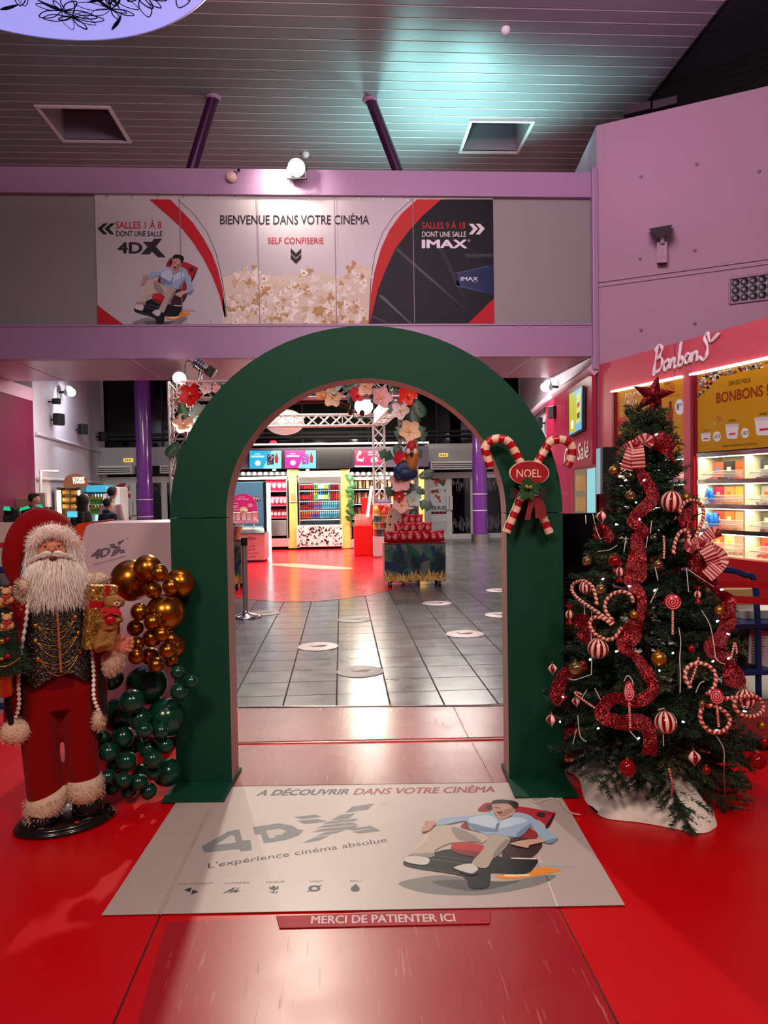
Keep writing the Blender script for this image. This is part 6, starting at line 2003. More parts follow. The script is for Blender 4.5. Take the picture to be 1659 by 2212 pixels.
for u0, u1, z0, r_, i, main in comp:
    wd_ = u1 - u0
    cset = colr[(r_ * 2 + i) % 8]
    if i > 1: cset = colr[(r_ * 2 + i + 3) % 8]
    where = ('%s shelf of the cabinet under the tub poster' if main else '%s shelf of the cabinet behind the fir') % rown[r_]
    for j, (c, lb) in enumerate(cset):
        b0 = u0 + wd_ * (0.02 + j * 0.255); b1 = b0 + wd_ * 0.245
        root = sbox(MB(), b0, b1, 0.27, 0.44, z0, z0 + 0.28, bev=0.012).build('candy_box', mat('candy_box_' + c.strip('#'), c, 0.4, var=0.3 if lb else .1, vs=45))
        tag(root, '%s sweets box, %s compartment, %s' % (cname[c], ['leftmost', 'second', 'third'][i], where), 'box', 'sweets boxes in the lit cabinets')
        if lb:
            sbox(MB(), (b0 + b1) / 2 - .035, (b0 + b1) / 2 + .035, 0.266, 0.272, z0 + .14, z0 + .2).build('label', flat(lb), root)
    # tray with loose sweets in front
    b0, b1 = u0 + wd_ * 0.08, u1 - wd_ * 0.08
    tr_ = empty('sweet_tray', LP((b0 + b1) / 2, 0.15, z0), 'clear scoop tray, %s compartment, %s' % (['leftmost', 'second', 'third'][i], where), 'tray', 'scoop trays in the lit cabinets')
    tm = MB()
    sl_ = [LP(b0 + .05, .04, z0 + .005), LP(b1 - .03, .04, z0 + .005), LP(b1 - .03, .25, z0 + .005), LP(b0 + .05, .25, z0 + .005)]
    tp_ = [LP(b0, .02, z0 + .1), LP(b1, .02, z0 + .1), LP(b1, .25, z0 + .15), LP(b0, .25, z0 + .15)]
    tm.add(sl_ + tp_, [(3, 2, 1, 0), (0, 1, 5, 4), (1, 2, 6, 5), (2, 3, 7, 6), (3, 0, 4, 7)])
    tm.build('tray', mat('clear_acrylic', '#e8e4d8', 0.08, alpha=0.28, var=0), tr_)
    rm = MB().tube([tp_[0], tp_[1], tp_[2], tp_[3]], .005, 6, closed=True)
    rm.build('rim', mat('acrylic_edge', '#e0d8b8', .2), tr_)
    sw_ = MB()
    for q_ in range(70):
        uu = R.uniform(b0 + .07, b1 - .05)
        sw_.box((uu, R.uniform(.05, .23), z0 + .02 + R.random() * .035), (.03, .022, .02), min(2, int((uu - b0) / (b1 - b0) * 3)), Msh)
    ob = sw_.build('sweets', [mat('candy_box_' + c.strip('#'), c) for c, _ in cset], tr_)
    ob['kind'] = 'stuff'
# blue bags standing at the end of two rows
for z, d, lab in ((levels_[2] + .012, .1, 'crinkled blue sweets bag at the end of the second cabinet row'), (levels_[3] + .012, .1, 'crinkled blue sweets bag at the end of the third cabinet row'), (levels_[3] + .012, .2, 'dark blue bag behind another at the end of the third cabinet row')):
    bg = MB()
    u_ = 2.34 + d * .3
    bg.loft([[LP(u_ + w_ * math.cos(t) + .008 * math.sin(5 * t + z_i), .12 + d * .5 + h_ * math.sin(t), z + z_i) for t in [k * 2 * math.pi / 20 for k in range(20)]] for z_i, w_, h_ in ((0, .05, .04), (.03, .065, .05), (.13, .065, .05), (.21, .06, .035), (.25, .05, .012))])
    tag(bg.build('sweet_bag', mat('blue_foil', '#0c62c0', .25, .3, bump=.6, bs=40)), lab, 'bag', 'blue sweets bags')

# ---- things on the side wall of the block
sd = lambda px, py, off=0.0: W(px, py, V((4.47, 12.32, 0)) + nside * (0.085 + off), nside)
Mb_scr = Palette()


def tv_quad(name, quad, th, face_mat, art, label, cat, grp=None):
    root = MB().prism([q for q in quad], (quad[1] - quad[0]).cross(quad[3] - quad[0]).normalized() * th).build(name, M_black)
    tag(root, label, cat, grp)
    return root


q = [sd(1229, 945, .06), sd(1258, 929, .06), sd(1258, 833, .06), sd(1229, 849, .06)]
tv = MB().prism(q, nside * -.05).build('television', M_black)
tag(tv, 'slanting lit menu screen high on the raspberry side wall', 'screen', 'lit screens of the snack corner')
PS = Palette()
a_ = MB()
L2 = lambda fx, fy, l: (q[0].lerp(q[1], fx)).lerp(q[3].lerp(q[2], fx), fy) + nside * (.004 + .001 * l)
for pts, c in (([(.04, .04), (.96, .04), (.96, .96), (.04, .96)], '#6fb0d8'), ([(.04, .1), (.5, .04), (.62, .5), (.45, .96), (.04, .96)], '#b9b428'), ([(.6, .2), (.88, .24), (.88, .9), (.6, .86)], '#d8d060'), ([(.65, .3), (.84, .32), (.84, .45), (.65, .43)], '#5a4a20'), ([(.65, .55), (.84, .57), (.84, .68), (.65, .66)], '#b84a20'), ([(.2, .15), (.36, .15), (.4, .3), (.28, .36), (.18, .28)], '#e8f0f4')):
    i_ = glow(c, 1.1); PS.m.append(i_) if i_ not in PS.m else None
    a_.poly([L2(x, y, PS.m.index(i_)) for x, y in pts], PS.m.index(i_))
a_.build('picture', PS.m, tv)
q2 = [sd(1287, 1068, .1), sd(1302, 1066, .1), sd(1302, 966, .1), sd(1287, 970, .1)]
tv2 = MB().prism(q2, nside * -.2).build('totem_screen', M_black)
tag(tv2, 'narrow upright order screen at the corner of the snack counter', 'screen', 'lit screens of the snack corner')
MB().poly([p + nside * .003 for p in (q2[0].lerp(q2[1], .1), q2[1].lerp(q2[0], .3), q2[2].lerp(q2[3], .3), q2[3].lerp(q2[2], .1))]).build('picture', glow('#7fa9b8', .9), tv2)
tx_ = MB()
txt(tx_, 'Coin Salé', sd(1218, 1003, .01), sd(1270, 988, .01), sd(1220, 968, .01), 0, .01)
tag(tx_.build('wall_lettering', mat('white_letter', '#eadfe0')), 'white script lettering on the raspberry side wall above the snack cabinet', 'sign')
sc = empty('snack_cabinet', sd(1262, 1112, 0), 'lit cabinet with stacked cartons set in the raspberry side wall', 'cabinet')
MB().prism([sd(1238, 1112, .02), sd(1288, 1112, .02), sd(1288, 1003, .02), sd(1238, 1010, .02)], nside * -.01).build('frame', M_dred, sc)
MB().prism([sd(1241, 1112, .025), sd(1266, 1112, .025), sd(1266, 1012, .025), sd(1241, 1016, .025)], nside * -.003).build('glass', glow('#9a8a6a', .5), sc)
MB().prism([sd(1268, 1112, .025), sd(1286, 1112, .025), sd(1286, 1010, .025), sd(1268, 1013, .025)], nside * -.003).build('cold_glass', glow('#8fd8e0', .9), sc)
for k_, (y0, y1) in enumerate(((1027, 1060), (1074, 1104))):
    for j in range(5):
        x = 1244 + j * 4.3
        MB().prism([sd(x, y1, .035), sd(x + 3.9, y1, .035), sd(x + 3.9, y0 + R.uniform(-1, 1), .035), sd(x, y0, .035)], nside * -.02).build('carton', mat('kraft_card', '#b08a4a', .7, var=.2), sc)

# ---- fittings on the mauve walls
fr_ = lambda px, py, off=0.0: W(px, py, P_w + nfront * off, nfront)
wl = empty('wall_uplighter', fr_(1430, 545), 'mauve wall lamp with dark dish on the upper right wall', 'lamp')
MB().hexa([fr_(1419, 568, .0), fr_(1441, 566, .0), fr_(1441, 521, .0), fr_(1419, 523, .0)], [fr_(1419, 568, .22), fr_(1441, 566, .22), fr_(1441, 521, .22), fr_(1419, 523, .22)]).build('bracket', M_mauvewall, wl)
MB().hexa([fr_(1420, 512, .18), fr_(1441, 508, .18), fr_(1441, 508, .42), fr_(1420, 512, .42)], [fr_(1401, 494, .1), fr_(1453, 485, .1), fr_(1453, 485, .55), fr_(1401, 494, .55)]).build('dish', mat('dark_lamp_dish', '#4a4448', .4), wl)
MB().cyl(fr_(1431, 525, .25), fr_(1431, 509, .3), .035, n=10).build('neck', M_grey, wl)
vt = empty('wall_vent', fr_(1620, 628), 'perforated grey vent plate in the upper right wall at the frame edge', 'vent')
vq = [fr_(1576, 656, .01), fr_(1700, 641, .01), fr_(1700, 585, .01), fr_(1576, 603, .01)]
MB().prism(vq, nfront * -.03).build('plate', mat('vent_grey', '#75666e', .5), vt)
for r_ in range(3):
    for c_ in range(6):
        p = vq[3].lerp(vq[2], (c_ + .7) / 6.4).lerp(vq[0].lerp(vq[1], (c_ + .7) / 6.4), (r_ + .6) / 3.2)
        M_ = Matrix.Translation(p) @ nfront.to_track_quat('Z', 'Y').to_matrix().to_4x4()
        MB().lathe([(0, .004), (.055, .004), (.06, .001)], (0, 0, 0), 14, 0, M_).build('hole', M_black, vt)
vb = MB()
for a1, b1 in ((0, 1), (1, 2), (2, 3), (3, 0)):
    vb.tube([vq[a1] + nfront * .01, vq[b1] + nfront * .01], .02, 4)
vb.build('frame', M_mauvewall, vt)
bo = MB()
for x, y in ((1383, 559), (1501, 541), (1385, 713), (1501, 699), (1385, 382), (1505, 355), (1640, 370)):
    bo.sphere(fr_(x, y, .005), .028, 10, 6)
struct(bo, 'trim_14', mat('wall_plug', '#8a6a80', .6))
for k_, (x0, x1, ya, yb) in enumerate(((1347, 1405, 248, 226), (1410, 1462, 236, 214))):
    o = MB().hexa([fr_(x0, ya, -.05), fr_(x1, ya - 14, -.05), fr_(x1, yb - 8, -.05), fr_(x0, yb + 4, -.05)], [fr_(x0, ya, -.05) - nfront * .4, fr_(x1, ya - 14, -.05) - nfront * .4, fr_(x1, yb - 8, -.05) - nfront * .4, fr_(x0, yb + 4, -.05) - nfront * .4]).build('loudspeaker', mat('dark_speaker', '#2a1a22', .6))
    tag(o, ['dark box on top of the right wall nearest the balcony', 'dark box on top of the right wall farther from the balcony'][k_], 'speaker', 'boxes on the right wall')


def wall_gear(kind, p, nrm, label, grp, sz=.2):
    nrm = V(nrm).normalized()
    root = empty(kind, p, label, 'speaker' if kind == 'loudspeaker' else 'lamp', grp)
    M_ = Matrix.Translation(p) @ nrm.to_track_quat('Y', 'Z').to_matrix().to_4x4()
    if kind == 'loudspeaker':
        MB().box((0, .22, 0), (sz, .16, sz * 1.25), 0, M_, bev=.02).build('cabinet', M_black, root)
        MB().box((0, .305, 0), (sz * .85, .01, sz * 1.1), 0, M_).build('grille', mat('speaker_grille', '#1c1c20', .8), root)
        MB().cyl(M_ @ V((0, -.15, 0)), M_ @ V((0, .16, 0)), .02, n=8).build('bracket', M_black, root)
    else:
        MB().cyl(M_ @ V((0, 0, 0)), M_ @ V((0, .2, 0)), .03, n=8).build('bracket', M_black, root)
        MB().lathe([(.05, -.1), (.1, 0), (.13, .08), (.12, .08)], (0, 0, 0), 16, 0, M_ @ Matrix.Translation((0, .28, 0)) @ Matrix.Rotation(-1.2, 4, 'X')).build('housing', M_grey, root)
        MB().sphere(M_ @ V((0, .38, -.02)), .1, 16, 10).build('lens', glow('#f4fbff', 26), root)
    return root


nl_ = V((7.1, 0.9, 0)).normalized()
LW = lambda px, py: W(px, py, V((-6.49, 15.7, 0)), V((7.1, -0.9 * -1, 0)).normalized())
nwl = V((7.1, 0.9, 0)).normalized()
LWp = lambda px, py: W(px, py, V((-6.5, 15.7, 0)), nwl)
RW_n = V((-10.5, 1.25, 0)).normalized()
RWp = lambda px, py: W(px, py, V((4.5, 12.3, 0)), RW_n)
wall_gear('flood_lamp', LWp(128, 848), nwl + V((0, -.6, 0)), 'bright white flood lamp on the pale wall left of the pillar', 'flood lamps on pale walls')
wall_gear('flood_lamp', RWp(1205, 836), RW_n + V((0, -.6, 0)), 'bright white flood lamp on the pale wall right of the arch', 'flood lamps on pale walls')
light('SPOT', 'flood_light', LWp(128, 848) + nwl * .5 + V((.1, -.3, .05)), LWp(135, 900), 130, (.92, .97, 1), .08, 120, .6)
light('SPOT', 'flood_light', RWp(1205, 836) + RW_n * .5 + V((-.1, -.3, .05)), RWp(1200, 890), 130, (.92, .97, 1), .08, 120, .6)
for f, px, py, n_, lab, sz in ((LWp, 110, 907, nwl, 'black loudspeaker nearest the magenta wall', .22), (LWp, 164, 928, nwl, 'black loudspeaker in the middle of the pale left wall', .22), (LWp, 208, 944, nwl, 'black loudspeaker nearest the glazing on the pale left wall', .22), (LWp, 104, 868, nwl, 'small black box high on the pale left wall', .11), (RWp, 1214, 891, RW_n, 'black loudspeaker nearest the lit menu screen on the right', .22), (RWp, 1177, 914, RW_n, 'black loudspeaker just right of the arch', .22)):
    wall_gear('loudspeaker', f(px, py), n_ + V((0, -.5, 0)), lab, 'wall loudspeakers', sz)

# ================================================================== things beside the fir
# black notice board behind the fir
YN = 4.55
bd_ = MB().box((A(1262, 1300, YN).x, YN, A(1262, 1108, YN).z / 2), (A(1322, 1200, YN).x - A(1204, 1200, YN).x, .06, A(1262, 1108, YN).z), bev=.006).build('notice_board', mat('black_board', '#050506', .18, coat=.3))
tag(bd_, 'tall glossy black notice board between the arch and the fir', 'board')
nb = MB()
NBp = lambda x, y: A(1190 + x / 4.916, 1100 + y / 4.916, YN - .032)
txt(nb, 'Pour une expérience', NBp(124, 632), NBp(330, 628), NBp(124, 618), 0, .01)
txt(nb, 'attentivement et', NBp(124, 660), NBp(300, 656), NBp(124, 646), 0, .01)
for y in list(range(735, 760, 26)) + list(range(775, 850, 24)) + list(range(870, 940, 24)) + list(range(965, 1060, 24)) + list(range(1080, 1350, 24)):
    w_ = R.uniform(60, 200)
    nb.poly([NBp(132, y), NBp(132 + w_, y - 2), NBp(132 + w_, y - 9), NBp(132, y - 7)], 0)
nb.build('lettering', flat('#5a5658'), bd_)

# blue tubular trolley with boxes
YT_ = 4.5
rk = empty('merchandise_trolley', A(1620, 1600, YT_) * 1.0, 'blue tubular trolley with shelves of boxes beside the fir', 'trolley')
rk.location = (2.75, YT_ + .3, 0); WM[rk.name] = Matrix.Translation(rk.location)
M_blue = mat('blue_enamel', '#0b2a58', .3, var=.06)
k = lambda px, py, dy=0: A(px, py, YT_ + dy)
zt = k(1560, 1226).z
xL, xR = k(1475, 1300).x, 3.35
for dy in (0, .55):
    MB().tube(cat_rom([V((xL, YT_ + dy, .02)), V((xL, YT_ + dy, zt - .1)), V((xL + .04, YT_ + dy, zt - .03)), V((xL + .12, YT_ + dy, zt)), V((2.45, YT_ + dy, zt - .01)), V((2.6, YT_ + dy, zt - .05)), V((2.68, YT_ + dy, zt - .16)), V((2.7, YT_ + dy, .02))], 5), .02, 10).build('tube_frame', M_blue, rk)
for zz in (k(1620, 1352).z, k(1620, 1452).z, .14):
    MB().box(((xL + xR) / 2, YT_ + .275, zz), (xR - xL, .6, .035), bev=.006).build('shelf', M_blue, rk)
for k_, (px0, px1, y0, y1, dy, col, lab) in enumerate(((1560, 1640, 1302, 1272, .5, '#b08a5c', 'open tan carton behind the red belts on the blue trolley'), (1607, 1700, 1340, 1318, .12, '#8d8c8e', 'clear plastic pack on the upper shelf of the blue trolley'), (1612, 1720, 1445, 1357, .05, '#2c1d1e', 'dark box with a printed sheet on the lower shelf of the blue trolley'), (1545, 1604, 1445, 1372, .2, '#4a3428', 'brown box behind the fir on the lower shelf of the blue trolley'))):
    a1, b1 = k(px0, y0, dy), k(px1, y1, dy)
    base_z = {0: k(1620, 1352).z + .02, 1: k(1620, 1352).z + .018, 2: k(1620, 1452).z + .018, 3: k(1620, 1452).z + .018}[k_]
    if k_ == 0: a1.z = base_z
    root = MB().box(((a1.x + b1.x) / 2, YT_ + dy + .12, (base_z + b1.z) / 2), (b1.x - a1.x, .22, b1.z - base_z), bev=.004).build('box', mat('box_' + col.strip('#'), col, .5 if k_ != 1 else .15, var=.12))
    tag(root, lab, 'box', 'boxes on the blue trolley')
    if k_ == 2:
        sh2_ = MB()
        f_ = lambda x, y: A(x, y, YT_ + dy + .008)
        sh2_.poly([f_(1619, 1358), f_(1690, 1366), f_(1688, 1452), f_(1616, 1432)], 0)
        for i in range(11):
            y = 1376 + i * 6
            sh2_.poly([f_(1624, y) + V((0, -.001, 0)), f_(1624 + R.uniform(14, 34), y + 2) + V((0, -.001, 0)), f_(1650, y + 4) + V((0, -.001, 0)), f_(1624, y + 1.6) + V((0, -.001, 0))], 1)
        sh2_.build('sheet', [flat('#b7a6ac'), flat('#55484e')], root)
# low red plinth by the floor
pl_ = MB().box((A(1640, 1600, 4.05).x + .25, 4.18, .1), (1.0, .3, .2), bev=.008).build('low_plinth', mat('plinth_red', '#8c3a3c', .35, var=.05))
tag(pl_, 'low faded red plinth on the floor below the blue trolley', 'plinth')
MB().box((A(1640, 1600, 4.05).x + .25, 4.02, .03), (1.0, .012, .06)).build('kick_strip', M_black, pl_)
# barrier with two red belts in front of the trolley
bar = empty('belt_barrier', (3.3, 4.15, 0), 'red belt barrier stretched in front of the blue trolley', 'barrier')
k3 = lambda px, py: A(px, py, 4.15)
MB().lathe([(.17, 0), (.17, .012), (.05, .03), (.03, .05), (.03, 1.0), (.035, 1.01), (0, 1.02)], (3.3, 4.15, 0), 24).build('post', M_blk, bar)
for a1, b1, h in ((k3(1478, 1262), V((3.27, 4.15, k3(1659, 1268).z)), .022), (k3(1530, 1292), V((3.27, 4.15, k3(1659, 1318).z)), .022)):
    MB().hexa([a1 + V((0, 0, -h)), b1 + V((0, 0, -h)), b1 + V((0, 0, h)), a1 + V((0, 0, h))], [p + V((0, .003, 0)) for p in (a1 + V((0, 0, -h)), b1 + V((0, 0, -h)), b1 + V((0, 0, h)), a1 + V((0, 0, h)))]).build('belt', mat('belt_red', '#a00c14', .5), bar)
# ================================================================== confectionery kiosk at the far end of the hall
KY = 19.6
ka = lambda px, py, dy=0.0: A(px, py, KY + dy)
c7 = lambda x, y, dy=0.0: ka(360 + x / 2.765, 740 + y / 2.765, dy)


def kbox(mb, x0, y0, x1, y1, d0, d1, mi=0, bev=0, f=c7):
    """box from two picture corners on the kiosk front, from depth d0 to d1 behind it"""
    a1, b1 = f(x0, y1), f(x1, y0)
    Y0 = a1.y
    return mb.box(((a1.x + b1.x) / 2, Y0 + (d0 + d1) / 2, (a1.z + b1.z) / 2), (abs(b1.x - a1.x), d1 - d0, abs(b1.z - a1.z)), mi, bev=bev)


M_fascia = mat('aubergine_fascia', '#33283a', .45, var=.05)
M_yel = mat('kiosk_yellow', '#d9b45c', .5, var=.04)
M_kpink = mat('kiosk_pink_plinth', '#d48c8c', .45, var=.04)
fa = empty('menu_fascia', c7(950, 690, .3), 'long aubergine fascia carrying the menu screens over the kiosk', 'fascia')
kbox(MB(), 320, 618, 1565, 757, 0, 2.2).build('board', M_fascia, fa)
kbox(MB(), 320, 592, 1565, 618, -.05, 2.2).build('cornice', M_white, fa)
lamp_ = MB()
for x in (395, 640, 840, 1085, 1460):
    kbox(lamp_, x - 9, 757, x + 9, 763, .1, .25)
lamp_.build('downlight', glow('#fff2d8', 14), fa)['kind'] = 'stuff'
SCRS = [((495, 645, 685, 752), '#1aa3cf', '#8fe0ea', 'blue'), ((706, 643, 892, 750), '#d916a8', '#7fdcea', 'magenta'), ((915, 642, 1100, 750), None, None, 'dark'), ((1122, 640, 1290, 743), '#d8126a', '#e83a86', 'pink')]
for i, ((x0, y0, x1, y1), ca, cb2, nm) in enumerate(SCRS):
    s_ = kbox(MB(), x0 - 4, y0 - 4, x1 + 4, y1 + 4, -.09, -.01, bev=.01).build('menu_screen', M_black)
    tag(s_, {'blue': 'lit blue menu screen, first on the kiosk fascia', 'magenta': 'lit magenta menu screen beside the switched-off one', 'dark': 'switched-off dark menu screen on the kiosk fascia', 'pink': 'lit pink menu screen behind the truss post'}[nm], 'screen', 'menu screens over the kiosk')
    if not ca: continue
    PS = []
    def gi(c, s=1.3):
        m_ = glow(c, s)
        if m_ not in PS: PS.append(m_)
        return PS.index(m_)
    a_ = MB()
    f = lambda u, v, l: c7(x0 + (x1 - x0) * u, y1 - (y1 - y0) * v, -.095 - .003 * l)
    pl = lambda pts, c, l: a_.poly([f(u, v, l) for u, v in pts], gi(c))
    pl([(0, 0), (1, 0), (1, 1), (0, 1)], ca, 0)
    if nm == 'pink':
        pl([(.08, .35), (.3, .3), (.34, .55), (.22, .72), (.26, .9), (.15, .95), (.1, .75)], '#f2dfe6', 1)
        pl([(.12, .5), (.3, .45), (.3, .68), (.16, .7)], '#d81a3a', 2)
        pl([(.05, .5), (.12, .62), (.1, .72)], '#f2dfe6', 2)
        pl([(0, 0), (1, 0), (1, .08), (0, .08)], '#bfe6f0', 1)
        pl([(.7 + .13 * math.cos(t), .4 + .2 * math.sin(t)) for t in [k * .42 for k in range(15)]], '#f2e2ea', 1)
        for v in (.86, .72):
            pl([(.48, v - .05), (.95, v - .05), (.95, v + .05), (.48, v + .05)], '#f0b8d0', 1)
    else:
        pl([(.42, 0), (1, 0), (1, 1), (.7, 1)], cb2, 1)
        pl([(.55, .2), (.76, .22), (.78, .8), (.56, .78)], '#2a2630' if nm == 'blue' else '#b03ab0', 2)
        for q_ in range(14):
            u, v = R.uniform(.56, .74), R.uniform(.24, .76)
            pl([(u, v), (u + .04, v + .02), (u + .03, v + .08)], R.choice(('#e8e0e0', '#5a3a5a', '#e0c0b0')), 3)
        pl([(.8, .3), (.9, .3), (.91, .62), (.87, .78), (.87, .86), (.83, .86), (.83, .78), (.79, .62)], '#b81a2a', 3)
        pl([(.26 + .09 * math.cos(t), .3 + .15 * math.sin(t)) for t in [k * .42 for k in range(15)]], '#e6f4f6', 2)
        pl([(.05, .62), (.46, .62), (.47, .72), (.06, .72)], '#bfe8f2' if nm == 'blue' else '#f6d8ee', 2)
        pl([(.16, .78), (.34, .78), (.34, .83), (.16, .83)], '#bfe8f2' if nm == 'blue' else '#f6d8ee', 2)
    a_.build('picture', PS, s_)

# yellow pillars of the kiosk
for (x0, x1), lab in (((728, 785), 'yellow kiosk pillar beside the pink bag shelves'), ((1045, 1092), 'yellow kiosk pillar between drinks cooler and leafy strip'), ((1492, 1537), 'yellow kiosk pillar at the door end of the kiosk')):
    tag(kbox(MB(), x0, 757, x1, 1228, 0, .8).build('kiosk_pillar', M_yel), lab, 'pillar', 'yellow pillars of the kiosk')
sg = kbox(MB(), 736, 893, 778, 953, -.03, -.001, bev=.005).build('picture_frame', M_white)
tag(sg, 'small orange striped picture on the first yellow pillar', 'picture')
a_ = MB(); kbox(a_, 740, 898, 774, 946, -.036, -.031); a_.build('picture', mat('orange_print', '#b5793c', .5, var=.4, vs=30), sg)

# drinks cooler with spotted base
cl_ = empty('drinks_cooler', c7(912, 1220, .4), 'steel drinks cooler with four bottle shelves on a black-spotted white base', 'cooler')
kb = MB(); kbox(kb, 783, 795, 792, 1090, 0, .8); kbox(kb, 1034, 795, 1043, 1090, 0, .8); kbox(kb, 783, 795, 1043, 1090, .75, .8)
kb.build('carcass', M_steel, cl_)
kbox(MB(), 783, 797, 1043, 840, -.02, .8, bev=.01).build('header', M_steel, cl_)
kbox(MB(), 792, 842, 1034, 848, .02, .1).build('light_strip', glow('#e8fbff', 8), cl_)
kbox(MB(), 780, 763, 1043, 796, .1, .8).build('top_panel', glow('#fff8e8', 1.1), cl_)
bs = kbox(MB(), 778, 1088, 1050, 1222, -.05, .8, bev=.01).build('base', mat('base_white', '#e2ccc8', .4), cl_)
dt = MB()
a1, b1 = c7(778, 1222, -.055), c7(1050, 1088, -.055)
for i in range(230):
    x, z = R.uniform(a1.x + .03, b1.x - .03), R.uniform(a1.z + .03, b1.z - .03)
    r = R.choice((.008, .01, .012, .015, .02, .026))
    dt.poly([V((x + r * math.cos(t), a1.y - .002 - i * .00002, z + r * math.sin(t))) for t in [k * .628 for k in range(10)]], 0 if R.random() < .9 else 1)
dt.build('spot', [flat('#17151a'), flat('#8a5048')], bs)['kind'] = 'stuff'
SH = [880, 943, 998, 1053]
for y in SH + [1085]:
    so = kbox(MB(), 790, y - 2, 1036, y + 5, .02, .7).build('shelf', M_steel, cl_)
    if y < 1080: kbox(MB(), 792, y + 5, 1034, y + 8, .04, .08).build('light_strip', glow('#dff8ff', 7), so)
kbox(MB(), 792, 848, 1034, 1085, .7, .74).build('back_panel', mat('cooler_back', '#cfe8ea', .4,), cl_)
bprof = [(.033, 0), (.035, .01), (.035, .1), (.028, .135), (.013, .17), (.013, .19), (.0145, .192), (.0145, .21), (0, .21)]
btypes = {'cola': ('#1a0808', '#b01522', 'dark cola bottle with red label'), 'red': ('#b01828', '#7a1018', 'red soda bottle'), 'yellow': ('#d8c83c', '#3a8a3a', 'yellow drink bottle'), 'blue': ('#1a86b8', '#e0e8f0', 'blue drink bottle'), 'green': ('#2a7a3c', '#e0d040', 'green drink bottle'), 'water': ('#9ad4d8', '#3f98b0', 'clear water bottle'), 'tea': ('#b8742c', '#c83a2a', 'amber tea bottle'), 'juice': ('#c87850', '#5a4a9a', 'small juice bottle')}
bmesh_ = {}
for k_, (c, l_, nm) in btypes.items():
    mb = MB().lathe(bprof, (0, 0, 0), 10, mfun=lambda i, j: 1 if i == 1 else (2 if i >= 6 else 0))
    bmesh_[k_] = mb.mesh('bottle', [mat('drink_' + k_, c, .15, var=.03), mat('label_' + k_, l_, .5), mat('cap_' + k_, l_, .4)])
rows_ = [['cola'] * 7 + ['yellow'] * 2 + ['blue'] * 3 + ['green'] * 2 + ['water'] + ['red'] * 4 + ['tea'], ['cola'] * 5 + ['red'] * 2 + ['yellow'] * 2 + ['blue'] * 3 + ['green'] * 2 + ['water'] + ['red'] * 3 + ['tea'] * 2, ['cola'] * 4 + ['red'] * 3 + ['juice'] * 4 + ['water'] * 9, ['tea'] * 5 + ['juice'] * 5 + ['water'] * 10]
for r_, row in enumerate(rows_):
    p0, p1_ = c7(799, SH[r_] - 3), c7(1028, SH[r_] - 3)
    for j, k_ in enumerate(row):
        o = bpy.data.objects.new('bottle', bmesh_[k_]); COL.objects.link(o)
        o.location = (p0.x + (p1_.x - p0.x) * j / (len(row) - 1), KY + .15 + R.uniform(-.01, .01), p0.z + .001)
        sc = 1.28 if r_ in (0, 1) else 1.1
        o.scale = (.8, .8, sc)
        tag(o, '%s on the %s shelf of the drinks cooler' % (btypes[k_][2], rown[r_]), 'bottle', '%ss on the %s shelf of the cooler' % (btypes[k_][2].split(' with')[0], rown[r_]))
# bag shelves left and tub shelves right
def shelf_unit(x0, x1, ys, lab, top=770, bot=1225):
    un = empty('shelf_unit', c7((x0 + x1) / 2, bot, .4), lab, 'shelves')
    kbox(MB(), x0, top + 26, x1, bot - 55, .55, .6).build('back_panel', M_black, un)
    kbox(MB(), x0, top, x1, top + 26, .02, .6).build('valance', M_black, un)
    bl = MB()
    for i in range(int((x1 - x0) / 34)):
        bl.sphere(c7(x0 + 14 + i * 34, top + 13, -.01), .045, 10, 6)
    bl.build('bulb', glow('#fff0d8', 14), un)['kind'] = 'stuff'
    kbox(MB(), x0, top + 28, x1, top + 52, .0, .6, bev=.01).build('header', M_steel, un)
    for xx in (x0, x1 - 9):
        kbox(MB(), xx, top + 52, xx + 9, bot - 55, 0, .6).build('side_panel', M_steel, un)
    for y in ys:
        so = kbox(MB(), x0 + 9, y, x1 - 9, y + 5, .05, .55).build('shelf', M_steel, un)
        kbox(MB(), x0 + 9, y - 1, x1 - 9, y + 9, .03, .05).build('price_rail', mat('rail_pink' if x0 < 700 else 'rail_blue', '#d85a78' if x0 < 700 else '#a9cfe0', .4), so)
    kbox(MB(), x0, bot - 55, x1, bot, 0, .6).build('plinth', M_kpink, un)
    return un


un = shelf_unit(408, 728, [886, 972, 1046], 'steel shelves with pink snack bags behind the blue freezer cabinet')
kbox(MB(), 420, 1062, 716, 1160, .02, .5, bev=.01).build('steel_drawer', M_steel, un)
shelf_unit(1092, 1490, [872, 960, 1048], 'steel shelves with striped popcorn tubs behind the truss post')
light('AREA', 'shelf_light', c7(570, 800, -.5), c7(570, 1000, .3), 40, (1, .9, .78), 1.4, size_y=.15)
light('AREA', 'shelf_light', c7(1290, 800, -.5), c7(1290, 1000, .3), 40, (1, .9, .78), 1.6, size_y=.15)
bag_ = MB()
bag_.loft([[V((w_ * math.cos(t), d_ * math.sin(t), z)) for t in [k * 2 * math.pi / 14 for k in range(14)]] for z, w_, d_ in ((0, .09, .05), (.03, .105, .06), (.16, .105, .055), (.25, .1, .03), (.3, .105, .006), (.32, .108, .004))])
bag_.poly([V((.05 * math.cos(t), -.066, .14 + .07 * math.sin(t))) for t in [k * .52 for k in range(12)]], 1)
bag_m = bag_.mesh('snack_bag', [mat('pink_foil', '#c41c3c', .3, .2, var=.1, vs=12), mat('bag_print', '#e0a0a8', .5, var=.4, vs=50)])
nb_ = 0
